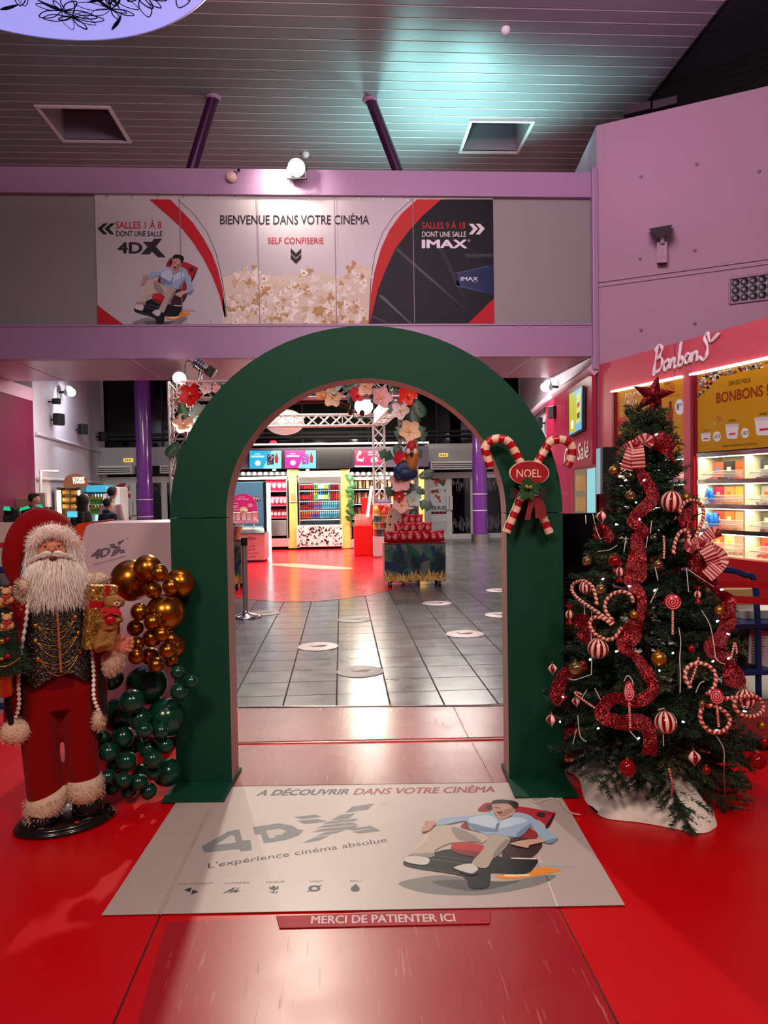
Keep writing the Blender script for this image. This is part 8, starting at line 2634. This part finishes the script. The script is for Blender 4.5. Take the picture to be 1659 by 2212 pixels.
lamp_can(387, 815, TF - .1, .1, 40, 'bright flood lamp on top of the left truss tower', (-1.2, 7, 0), 'flood lamps on the truss', e=260)
lamp_can(786, 876, 16.9, .2, 34, 'bright flood lamp inside the truss corner', (.2, 8, 0), 'flood lamps on the truss', e=420)
lamp_can(641, 362, 12.05, .13, 60, 'bright flood lamp standing on the balcony beam', (-.6, 4, 2), None)
sp_l = empty('stage_spotlight', A(432, 795, TF), 'chrome stage spotlight with black barn doors on the left truss tower', 'lamp')
MB().cyl(A(420, 781, TF), A(447, 800, TF), .085, n=18).build('barrel', M_chrome, sp_l)
for t in (.2, .4, .6):
    a1, b1 = A(420, 781, TF).lerp(A(447, 800, TF), t), A(420, 781, TF).lerp(A(447, 800, TF), t + .06)
    MB().cyl(a1, b1, .1, n=18).build('fin', M_black, sp_l)
Mbd = Matrix.Translation(A(456, 804, TF)) @ Matrix.Rotation(.6, 4, 'Y')
MB().box((0, 0, 0), (.13, .2, .17), 0, Mbd, bev=.015).build('barn_door', M_black, sp_l)
MB().cyl(A(434, 796, TF), A(431, 824, TF), .035, n=8).build('yoke', M_steel, sp_l)
MB().tube(cat_rom([A(416, 784, TF), A(408, 779, TF), A(401, 784, TF), A(400, 805, TF), A(398, 822, TF)], 5), .008, 6).build('cable', M_black, sp_l)
pd = empty('pendant_lamp', A(615, 912, 18.6), 'big white oval pendant lamp hanging behind the truss', 'lamp')
MB().sphere(A(615, 912, 18.6), (.5, .5, .33), 32, 20).build('shade', mat('opal_glass', '#cfc9c6', .35, emis='#e8e0d8', es=.25, var=0), pd)
MB().cyl(A(615, 886, 18.6), V((A(615, 886, 18.6).x, 18.6, ZC)), .012, n=6).build('cord', M_black, pd)
tag(MB().sphere((0, 0, 0), (.1, .06, .05), 14, 8).build('stage_light', glow('#ff2030', 4)), 'small red glowing light on the dark ledge above the kiosk', 'lamp').location = V((A(590, 950, 20.2).x, 20.2, c7(950, 592).z + .045))
# round siren and small camera on the beam
si = empty('alarm_siren', A(500, 383, YB - .03), 'round pale alarm siren on the balcony beam', 'siren')
Ms = Matrix.Translation(A(500, 383, YB - .03)) @ Matrix.Rotation(math.pi / 2, 4, 'X')
MB().lathe([(0, .09), (.06, .085), (.085, .06), (.09, 0)], (0, 0, 0), 24, 0, Ms).build('dome', mat('siren_pale', '#d8b8a8', .4), si)
MB().tube(cat_rom([A(500, 374, YB - .04), A(505, 370, YB - .04), A(513, 374, YB - .04)], 5), .008, 6).build('cable', M_black, si)
ca_ = empty('security_camera', A(517, 372, YB - .02), 'tiny black camera on a stalk beside the round siren', 'camera')
MB().cyl(A(517, 379, YB + .02), A(516, 370, YB + .02), .012, n=8).build('stalk', M_black, ca_)
MB().sphere(A(516, 369, YB + .02), .035, 12, 8).build('head', M_black, ca_)
sd_ = MB().lathe([(.0, -.09), (.05, -.085), (.075, -.04), (.075, 0)], (0, 0, 0), 20).build('smoke_detector', M_white)
sd_.location = W(1092, 62, V((0, 0, ZC)), V((0, 0, 1)))
tag(sd_, 'small white smoke detector alone on the planked ceiling', 'detector')
sd_ = MB().lathe([(.0, -.09), (.05, -.085), (.075, -.04), (.075, 0)], (0, 0, 0), 20).build('smoke_detector', M_white)
sd_.location = W(660, 331, V((0, 0, ZC)), V((0, 0, 1)))
tag(sd_, 'small white smoke detector on the ceiling above the balcony flood lamp', 'detector')

# big hanging light disc with flower drawing
LZ = 7.0
disc_c = V((-3.15, 5.9, LZ))
e1 = W(170, 86, V((0, 0, LZ)), V((0, 0, 1))); e2 = W(440, 0, V((0, 0, LZ)), V((0, 0, 1)))
x_c = e1.x; dx = e2.x - x_c; dy = e1.y - e2.y
Rd = (dx * dx + dy * dy) / (2 * dy)
disc_c = V((x_c, e1.y - Rd, LZ))
ld_ = empty('light_disc', disc_c, 'huge round blue-violet light disc with black flower drawing under the ceiling', 'lamp')
MB().lathe([(0, 0), (Rd, 0)], disc_c, 96).build('diffuser', mat('violet_diffuser', '#8a88d8', .5, emis='#a09ff2', es=.95, var=0), ld_)
MB().lathe([(Rd, -.01), (Rd + .02, 0), (Rd + .02, .25), (0, .26)], disc_c, 96).build('rim', M_white, ld_)
dr = MB()
rd = random.Random(3)
for i in range(30):
    th = math.radians(rd.uniform(20, 160)); rr_ = Rd * rd.uniform(.5, .97)
    c = disc_c + V((math.cos(th) * rr_, math.sin(th) * rr_, -.008))
    for k in range(rd.choice((5, 6, 7))):
        a_ = k * 1.0 + rd.random(); L = rd.uniform(.16, .4)
        q = [c, c + V((math.cos(a_ - .3) * L * .6, math.sin(a_ - .3) * L * .6, 0)), c + V((math.cos(a_) * L, math.sin(a_) * L, 0)), c + V((math.cos(a_ + .3) * L * .6, math.sin(a_ + .3) * L * .6, 0)), c]
        if max((p - disc_c).length for p in q) > Rd * .985: continue
        dr.tube(cat_rom(q, 4), rd.uniform(.004, .009), 4, flatten=(1, 1))
    s_ = rd.uniform(.3, .8); a_ = rd.uniform(0, 6.28)
    q = [c, c + V((math.cos(a_) * s_ * .5, math.sin(a_) * s_ * .5, 0)), c + V((math.cos(a_ + .4) * s_, math.sin(a_ + .4) * s_, 0))]
    if max((p - disc_c).length for p in q) < Rd * .98:
        dr.tube(cat_rom(q, 5), [.012 + .012 * math.sin(k) for k in range(11)], 4)
dr.build('drawing', flat('#12122c'), ld_)
for k in range(4):
    a_ = k * math.pi / 2 + .5
    MB().cyl(disc_c + V((math.cos(a_) * Rd * .7, math.sin(a_) * Rd * .7, .25)), disc_c + V((math.cos(a_) * Rd * .7, math.sin(a_) * Rd * .7, ZC - LZ)), .01, n=6).build('cable', M_black, ld_)

# barrier post by the arch, floor stickers
bpst = G(531, 1333)
bq = empty('barrier_post', bpst, 'chrome barrier post with black head seen through the arch', 'barrier post')
MB().lathe([(.0, 0), (.2, 0), (.205, .012), (.18, .03), (.05, .055), (.035, .08)], bpst, 32).build('base', M_chrome, bq)
MB().cyl(bpst + V((0, 0, .05)), bpst + V((0, 0, .94)), .033, n=20).build('tube', M_steel, bq)
MB().cyl(bpst + V((0, 0, .9)), bpst + V((0, 0, 1.0)), .04, n=20).build('head', M_black, bq)
stk = [(687, 1396, 'sticker right of the barrier post, nearest the middle tile joint'), (778, 1450, 'worn sticker nearest the threshold'), (765, 1338, 'worn sticker in front of the red floor patch'), (1004, 1369, 'sticker nearest the right arch post'), (944, 1303, 'sticker in the shadow of the popcorn cart'), (1078, 1275, 'far sticker beside the right arch post edge'), (1083, 1328, 'sticker cut off by the right arch post'), (570, 1324, 'worn sticker beside the barrier post')]
for i, (px, py, lab) in enumerate(stk):
    p = G(px, py, .004)
    worn = 'worn' in lab
    o = MB().lathe([(0, .0015), (.2, .0015), (.203, 0)], (0, 0, 0), 40).build('floor_sticker', mat('sticker_worn' if worn else 'sticker_white', '#8f8a84' if worn else '#c8bdb6', .45, var=.2, vs=14))
    o.location = p
    tag(o, 'round %s on the tiles' % lab, 'sticker', 'round floor stickers')
    m_ = MB()
    for q in ([(-.06, -.03), (.05, -.05), (.08, .0), (.1, .05), (.02, .05), (-.02, .02), (-.08, .02)], [(-.1, .03), (-.04, .06), (-.06, .08)]):
        m_.poly([V((x, y, .0022)) for x, y in q])
    mo_ = m_.build('picture', flat('#6e4440' if not worn else '#77706a'), o)
    mo_.matrix_parent_inverse = Matrix.Identity(4)
# ================================================================== left side: printed console, counter, people
CYY = 4.42
cp2 = lambda x, y, dy=0.0: A(x / 3.607, 1060 + y / 3.607, CYY + dy)
con = empty('info_console', (-1.5, CYY + .3, 0), 'pale printed console with an orange curved end behind the gold balloons', 'console')
zt_ = cp2(1000, 252).z; xr = A(372, 1300, CYY).x
pts = [(640, 900), (628, 560), (632, 430), (650, 340), (672, 280), (700, 258)]
zs = lambda x, y: cp2(x, y)
out = [V((xr, CYY, .07)), V((xr, CYY, zt_)), V((zs(700, 254).x, CYY, zt_))] + [zs(x, y) for x, y in pts[::-1][1:]] + [V((zs(640, 900).x, CYY, .07))]
MB().prism(out, (0, .5, 0)).build('body', mat('console_pale', '#c3a9b4', .4, var=.04), con)
o2 = [p + V((-.075, .02, -.0)) for p in out[2:]]
MB().prism([V((zs(700, 254).x, CYY + .03, zt_ + .012))] + [p + V((0, .03, 0)) for p in out[3:]] + [p for p in o2[::-1]], (0, .45, 0)).build('end_trim', mat('console_orange', '#c83a10', .4), con)
MB().box(((xr + out[-1].x) / 2, CYY + .26, .035), (xr - out[-1].x, .44, .07)).build('plinth', M_black, con)
MB().box(((xr + out[-1].x) / 2, CYY - .003, A(300, 1254, CYY).z), (xr - out[-1].x, .006, .012)).build('stripe', mat('stripe_red', '#a81820', .4), con)
a_ = MB(); g_ = lambda x, y: cp2(x, y, -.004)
txt(a_, '4', g_(708, 535), g_(775, 522), g_(722, 458), 0, .05)
txt(a_, 'D', g_(782, 520), g_(850, 500), g_(790, 452), 0, .05)
for q in ([(848, 420), (890, 410), (900, 424), (862, 432)], [(855, 440), (900, 428), (915, 442), (870, 448)], [(915, 400), (972, 378), (950, 402), (925, 425)], [(890, 440), (925, 430), (940, 438), (900, 450)], [(880, 462), (940, 446), (940, 456), (885, 472)], [(870, 480), (935, 464), (935, 472), (880, 488)], [(855, 510), (890, 484), (925, 478), (885, 505)], [(925, 462), (965, 456), (970, 466), (930, 472)], [(930, 478), (968, 470), (975, 480), (940, 486)]):
    a_.poly([g_(*p) for p in q], 0)
txt(a_, "L'expérience cinéma absolue", g_(722, 583), g_(980, 512), g_(722, 572), 0, 0)
txt(a_, '®', g_(985, 380), g_(1000, 376), g_(985, 370), 0, 0)
a_.build('print', flat('#665a68'), con)
# pale rack panel behind the figure
rp = empty('rack_panel', (A(0, 1200, 5.2).x, 5.3, 0), 'pale panelled rack with red stripe and blue rails at the left frame edge', 'rack')
k2 = lambda px, py: A(px, py, 5.2)
MB().box(((k2(-60, 1200).x + k2(60, 1200).x) / 2, 5.3, (k2(0, 1240).z + k2(0, 1130).z) / 2), (k2(60, 1200).x - k2(-60, 1200).x, .06, k2(0, 1130).z - k2(0, 1240).z)).build('panel', mat('console_grey', '#b3a7a4', .5), rp)
MB().box(((k2(-60, 1200).x + k2(60, 1200).x) / 2, 5.265, k2(0, 1178).z), (k2(60, 1200).x - k2(-60, 1200).x, .01, .03)).build('stripe', mat('stripe_red', '#a81820'), rp)
for y in (1229, 1494, 1520):
    MB().cyl(k2(-60, y) + V((0, -.06, 0)), k2(60, y) + V((0, -.06, 0)), .025, n=10).build('rail', M_blue, rp)
for x in (-55, 58):
    MB().cyl(V((k2(x, 1200).x, 5.3, 0)), V((k2(x, 1200).x, 5.3, k2(x, 1130).z)), .025, n=10).build('upright', M_blue, rp)

# serving counter
LY = 12.9
l4 = lambda x, y, dy=0.0: A(x / 5.53, 1040 + y / 5.53, LY + dy)
ct = empty('serving_counter', (-5.85, LY + .4, 0), 'long serving counter with tills behind the bearded figure', 'counter')
MB().box((-5.85, LY + .4, .5), (1.1, .7, 1.0), bev=.02).build('body', mat('counter_grey', '#8c8088', .5), ct)
MB().box((-5.85, LY + .4, 1.02), (1.2, .8, .04), bev=.01).build('top', mat('counter_top', '#b8aeb0', .3), ct)
for k_, (quad, lab) in enumerate((([(40, 345), (125, 350), (105, 298), (45, 300)], 'green-lit till screen nearest the frame edge'), ([(228, 355), (360, 320), (330, 290), (240, 318)], 'green-lit till screen in front of the dark-shirted cashier'), ([(445, 300), (515, 318), (495, 275), (455, 275)], 'small green-lit till screen beside the cashier'))):
    c = sum((l4(x, y, .1) for x, y in quad), V()) / 4
    root = empty('till', V((c.x, LY + .3, 1.04)), lab, 'till', 'tills on the serving counter')
    MB().prism([l4(x, y, .1) for x, y in quad], (0, .02, 0)).build('screen', glow('#1fc08a', 1.1), root)
    MB().box((c.x, LY + .3, 1.2), (.22, .2, .34), bev=.03).build('base', M_black, root)
ps_ = MB().box((A(18, 1115, LY).x, LY + .3, 1.14), (.34, .3, .2), bev=.02).build('card_terminal', mat('terminal_dark', '#26282c', .4))
tag(ps_, 'dark till base at the left end of the serving counter', 'till')
nbx = MB().box(l4(265, 265, 1.9), (.42, .05, .22), bev=.01).build('notice', mat('frame_tan', '#a88a72', .5))
tag(nbx, 'tan framed notice on the magenta wall behind the cashier', 'notice')
bx2 = MB().box(A(91, 1080, 15.3), (.16, .1, .3), bev=.01).build('wall_box', mat('wall_box_beige', '#a89888', .5))
tag(bx2, 'beige box on the wall under the white conduit', 'box')

# hot food cabinet
HY = 16.9
h6 = lambda x, y, dy=0.0: A(x / 3.95, 740 + y / 3.95, HY + dy)
hb = lambda mb, x0, y0, x1, y1, d0, d1, bev=0: kbox(mb, x0, y0, x1, y1, d0, d1, f=h6, bev=bev)
hc_ = empty('hot_food_cabinet', h6(590, 1900, .4), 'warm lit snack cabinet with rounded brown sign behind the hooded customer', 'cabinet')
zz0 = h6(590, 1500).z
b_ = MB(); hb(b_, 470, 1235, 705, 1240, 0, .6); hb(b_, 470, 1235, 482, 1500, 0, .6); hb(b_, 690, 1235, 705, 1500, 0, .6); hb(b_, 470, 1235, 705, 1500, .55, .6)
b_.build('carcass', M_steel, hc_)
hb(MB(), 482, 1240, 690, 1500, .5, .54).build('back_panel', mat('warm_back', '#e0a868', .5), hc_)
for y in (1300, 1362, 1420):
    hb(MB(), 482, y, 690, y + 5, .05, .5).build('shelf', M_steel, hc_)
for x in (492, 668):
    hb(MB(), x, 1260, x + 16, 1490, .02, .08).build('light_tube', glow('#ffd9a0', 10), hc_)
for i in range(6):
    x = 515 + (i % 2) * 70; y = (1298, 1360, 1418)[i // 2]
    o = MB()
    hb(o, x, y - 38, x + 60, y, .12, .4, bev=.01)
    tag(o.build('food_box', mat('kraft_card', '#b08a4a')), 'kraft food box, %s on the %s shelf of the warm lit cabinet' % (('first', 'second')[i % 2], ('top', 'middle', 'bottom')[i // 2]), 'box', 'kraft boxes in the warm cabinet')
sgp = [h6(545, 1235)] + [h6(640 - 98 * math.cos(t), 1190 - 72 * math.sin(t)) for t in [k * math.pi / 12 for k in range(13)]] + [h6(742, 1235)]
MB().prism(sgp, (0, .08, 0)).build('sign_board', mat('sign_brown', '#8a5a38', .5), hc_)
a_ = MB()
txt(a_, 'LE POINT', h6(622, 1175, -.006), h6(720, 1172, -.006), h6(622, 1148, -.006), 0, .04)
txt(a_, 'CHAUD', h6(625, 1203, -.006), h6(722, 1200, -.006), h6(625, 1178, -.006), 0, .04)
a_.build('lettering', glow('#fff0dc', 4), hc_)
MB().box((h6(590, 1500, .3).x, HY + .3, zz0 / 2), (.72, .6, zz0)).build('base', mat('counter_grey', '#8c8088'), hc_)
# drinks fridge, white fridge
df = empty('glass_fridge', h6(820, 1900, .4), 'cyan lit drinks fridge with curved header behind the young customers', 'fridge')
hb(MB(), 735, 1217, 902, 1275, 0, .6, .02).build('header', glow('#3fb4d8', 1.0), df)
hb(MB(), 735, 1275, 902, 1290, -.01, .6).build('band', mat('band_navy', '#0e2a44', .4), df)
b_ = MB(); hb(b_, 735, 1290, 745, 1800, 0, .6); hb(b_, 892, 1290, 902, 1800, 0, .6); hb(b_, 735, 1290, 902, 1800, .55, .6)
b_.build('carcass', M_white, df)
hb(MB(), 745, 1290, 892, 1800, .5, .54).build('back_panel', glow('#a8e6ee', 1.4), df)
for y in (1385, 1465, 1540):
    hb(MB(), 745, y, 892, y + 6, .05, .5).build('shelf', M_steel, df)
for r_, y in enumerate((1384, 1464)):
    for j in range(6):
        o = bpy.data.objects.new('bottle', bmesh_['yellow']); COL.objects.link(o)
        o.location = h6(758 + j * 24, y, .2); o.location.y = HY + .2
        o.scale = (1.1, 1.1, 1.25)
        tag(o, 'yellow-green bottle on the %s shelf of the cyan lit fridge' % ('upper', 'lower')[r_], 'bottle', 'bottles on the %s shelf of the cyan fridge' % ('upper', 'lower')[r_])
wf = empty('white_fridge', h6(950, 1900, .6), 'white upright fridge with a pink sticker beside the door poster', 'fridge')
b_ = MB(); kbox(b_, 906, 1232, 1006, 1900, .1, .8, f=h6, bev=.03); b_.build('body', M_white, wf)
b_ = MB(); kbox(b_, 950, 1260, 988, 1295, .085, .1, f=h6, bev=.005); b_.build('sticker', flat('#d82a5a'), wf)
b_ = MB(); kbox(b_, 945, 1300, 990, 1420, .085, .1, f=h6); b_.build('window', glow('#9fdce8', 1.0), wf)
b_ = MB(); b_.cyl(h6(913, 1300, .06), h6(913, 1420, .06), .02, n=8); b_.build('handle', M_steel, wf)


# ---- people, standing on the floor
def person(loc, ang, Ht, skin, hairc, top, legs, label, hood=False, arms=.3, look=0.0, hairlen=0):
    k = Ht / 1.75
    root = empty('person', loc, label, 'person')
    root.rotation_euler = (0, 0, ang)
    loc0 = Matrix.Translation(V(loc))
    WM[root.name] = Matrix.Identity(4)
    P3 = lambda x, y, z: V((x * k, y * k, z * k))
    b = MB()
    b.tube([P3(0, .01, .9), P3(0, .0, 1.05), P3(0, -.01, 1.25), P3(0, 0, 1.4), P3(0, 0, 1.46)], [.14 * k, .13 * k, .15 * k, .12 * k, .06 * k], 16, flatten=(1.2, .8))
    b.tube([P3(0, 0, 1.42), P3(0, -.01, 1.54)], .052 * k, 12)
    b.sphere(P3(0, -.015, 1.63), (.076 * k, .095 * k, .118 * k), 20, 14)
    b.sphere(P3(0, -.11, 1.615), (.014 * k, .02 * k, .022 * k), 10, 8)
    b.sphere(P3(0, -.085, 1.555), (.035 * k, .03 * k, .025 * k), 10, 8)
    for s in (-1, 1):
        b.sphere(P3(s * .078, 0, 1.62), (.012 * k, .022 * k, .032 * k), 8, 8)
        b.tube([P3(s * .17, 0, 1.4), P3(s * .21, .02, 1.14), P3(s * .2, -.1 - arms * .2, .95 + arms * .45), P3(s * .15, -.28 - arms * .2, .98 + arms * .35)] if arms > .1 else [P3(s * .17, 0, 1.4), P3(s * .22, .02, 1.13), P3(s * .22, -.04, .88), P3(s * .21, -.07, .82)], [.052 * k, .042 * k, .034 * k, .028 * k], 10)
        hp0 = P3(s * .15, -.28 - arms * .2, .98 + arms * .35) if arms > .1 else P3(s * .21, -.07, .82)
        hd_ = V((-.1 * s, -1, -.1)) if arms > .1 else V((0, -.2, -1))
        b.sphere(hp0 + hd_ * .04 * k, (.035 * k, .045 * k, .045 * k), 10, 8)
        for f in range(4):
            o_ = V(((f - 1.5) * .018 * k, 0, 0))
            b.tube([hp0 + hd_ * .06 * k + o_, hp0 + hd_ * (.11 + .01 * (f in (1, 2))) * k + o_, hp0 + hd_ * .13 * k + o_ + V((0, .01, -.015)) * k], .0095 * k, 6)
        b.tube([hp0 + hd_ * .03 * k + V((-s * .03 * k, 0, 0)), hp0 + hd_ * .08 * k + V((-s * .05 * k, 0, .01))], .0105 * k, 6)
        b.tube([P3(s * .09, .01, .92), P3(s * .1, -.01, .5), P3(s * .1, .02, .1)], [.085 * k, .06 * k, .042 * k], 12)
        b.tube([P3(s * .1, .03, .05), P3(s * .11, -.16, .04)], [.045 * k, .04 * k], 10)
    remesh(b.build('body', mat('skin_' + skin.strip('#'), skin, .5, var=.05), root), .011, 2)
    h = MB()
    h.sphere(P3(0, .018, 1.66), (.085 * k, .1 * k, .105 * k), 20, 14)
    h.sphere(P3(0, -.04, 1.715), (.075 * k, .07 * k, .045 * k), 16, 10)
    if hairlen: h.tube([P3(0, .06, 1.65), P3(0, .085, 1.45)], [.08 * k, .06 * k], 12)
    remesh(h.build('hair', mat('hair_' + hairc.strip('#'), hairc, .8, var=.2, vs=30, bump=.5), root), .01, 2)
    t = MB()
    t.tube([P3(0, .0, .82), P3(0, 0, 1.0), P3(0, -.005, 1.25), P3(0, 0, 1.4), P3(0, 0, 1.47)], [.17 * k, .165 * k, .175 * k, .15 * k, .075 * k], 18, flatten=(1.22, .86))
    for s in (-1, 1):
        pts_ = [P3(s * .16, 0, 1.4), P3(s * .215, .02, 1.14), P3(s * .2, -.1 - arms * .2, .95 + arms * .45), P3(s * .16, -.25 - arms * .18, .975 + arms * .35)] if arms > .1 else [P3(s * .16, 0, 1.4), P3(s * .225, .02, 1.13), P3(s * .22, -.035, .9), P3(s * .215, -.05, .86)]
        t.tube(pts_, [.075 * k, .062 * k, .055 * k, .05 * k], 12)
    if hood:
        t.sphere(P3(0, .03, 1.64), (.12 * k, .125 * k, .15 * k), 18, 12); t.tube([P3(0, .02, 1.44), P3(0, .02, 1.6)], [.11 * k, .11 * k], 14)
    else:
        t.tube([P3(-.08, .04, 1.46), P3(0, .1, 1.47), P3(.08, .04, 1.46)], .04 * k, 10)
    remesh(t.build('jacket', mat('cloth_' + top.strip('#'), top, .85, var=.12, vs=12), root), .013, 4)
    g = MB()
    g.tube([P3(0, .01, .96), P3(0, .01, .8)], [.155 * k, .16 * k], 16, flatten=(1.2, .9))
    for s in (-1, 1):
        g.tube([P3(s * .09, .01, .86), P3(s * .1, -.005, .5), P3(s * .1, .02, .08)], [.1 * k, .078 * k, .065 * k], 14)
    remesh(g.build('trousers', mat('cloth_' + legs.strip('#'), legs, .85, var=.1), root), .013, 4)
    s_ = MB()
    for s in (-1, 1):
        s_.tube([P3(s * .1, .06, .045), P3(s * .105, -.05, .05), P3(s * .11, -.19, .035)], [.05 * k, .055 * k, .04 * k], 12)
    remesh(s_.build('shoes', mat('shoe_dark', '#1a1a1c', .5), root), .01, 2)
    return root


fp = lambda px, Y: V((A(px, 1100, Y).x, Y, 0))
person(fp(74, 14.3), 1.9, 1.62, '#b98068', '#1c1210', '#101014', '#1a1a20', 'cashier in black shirt with short dark hair behind the serving counter', arms=.35)
person(fp(176, 14.0), -1.35, 1.56, '#8a5c48', '#120c0a', '#1b1511', '#121214', 'person in dark hooded coat facing the lit food cabinet', hood=True, arms=.4)
person(fp(233, 13.9), 2.75, 1.5, '#b08468', '#14100e', '#0e1c2c', '#14161c', 'young person in navy hooded jacket seen from behind', arms=.3)
person(fp(243, 14.5), 2.9, 1.72, '#a87860', '#100c0a', '#c9b8b0', '#2a2c34', 'taller person in white top behind the one in navy', arms=.05)
tb2 = MB().box(A(156, 1111, 13.35), (.2, .02, .13), 0, bev=.008).build('order_tablet', M_black)
tag(tb2, 'cyan lit tablet in front of the hooded customer', 'tablet')
MB().box(A(156, 1111, 13.335), (.18, .006, .11)).build('screen', glow('#58b8d0', 1.4), tb2)
tbs = MB().box((A(156, 1111, 13.35).x, 13.37, A(156, 1120, 13.35).z / 2), (.08, .05, A(156, 1120, 13.35).z), bev=.01).build('stand', M_black, tb2)
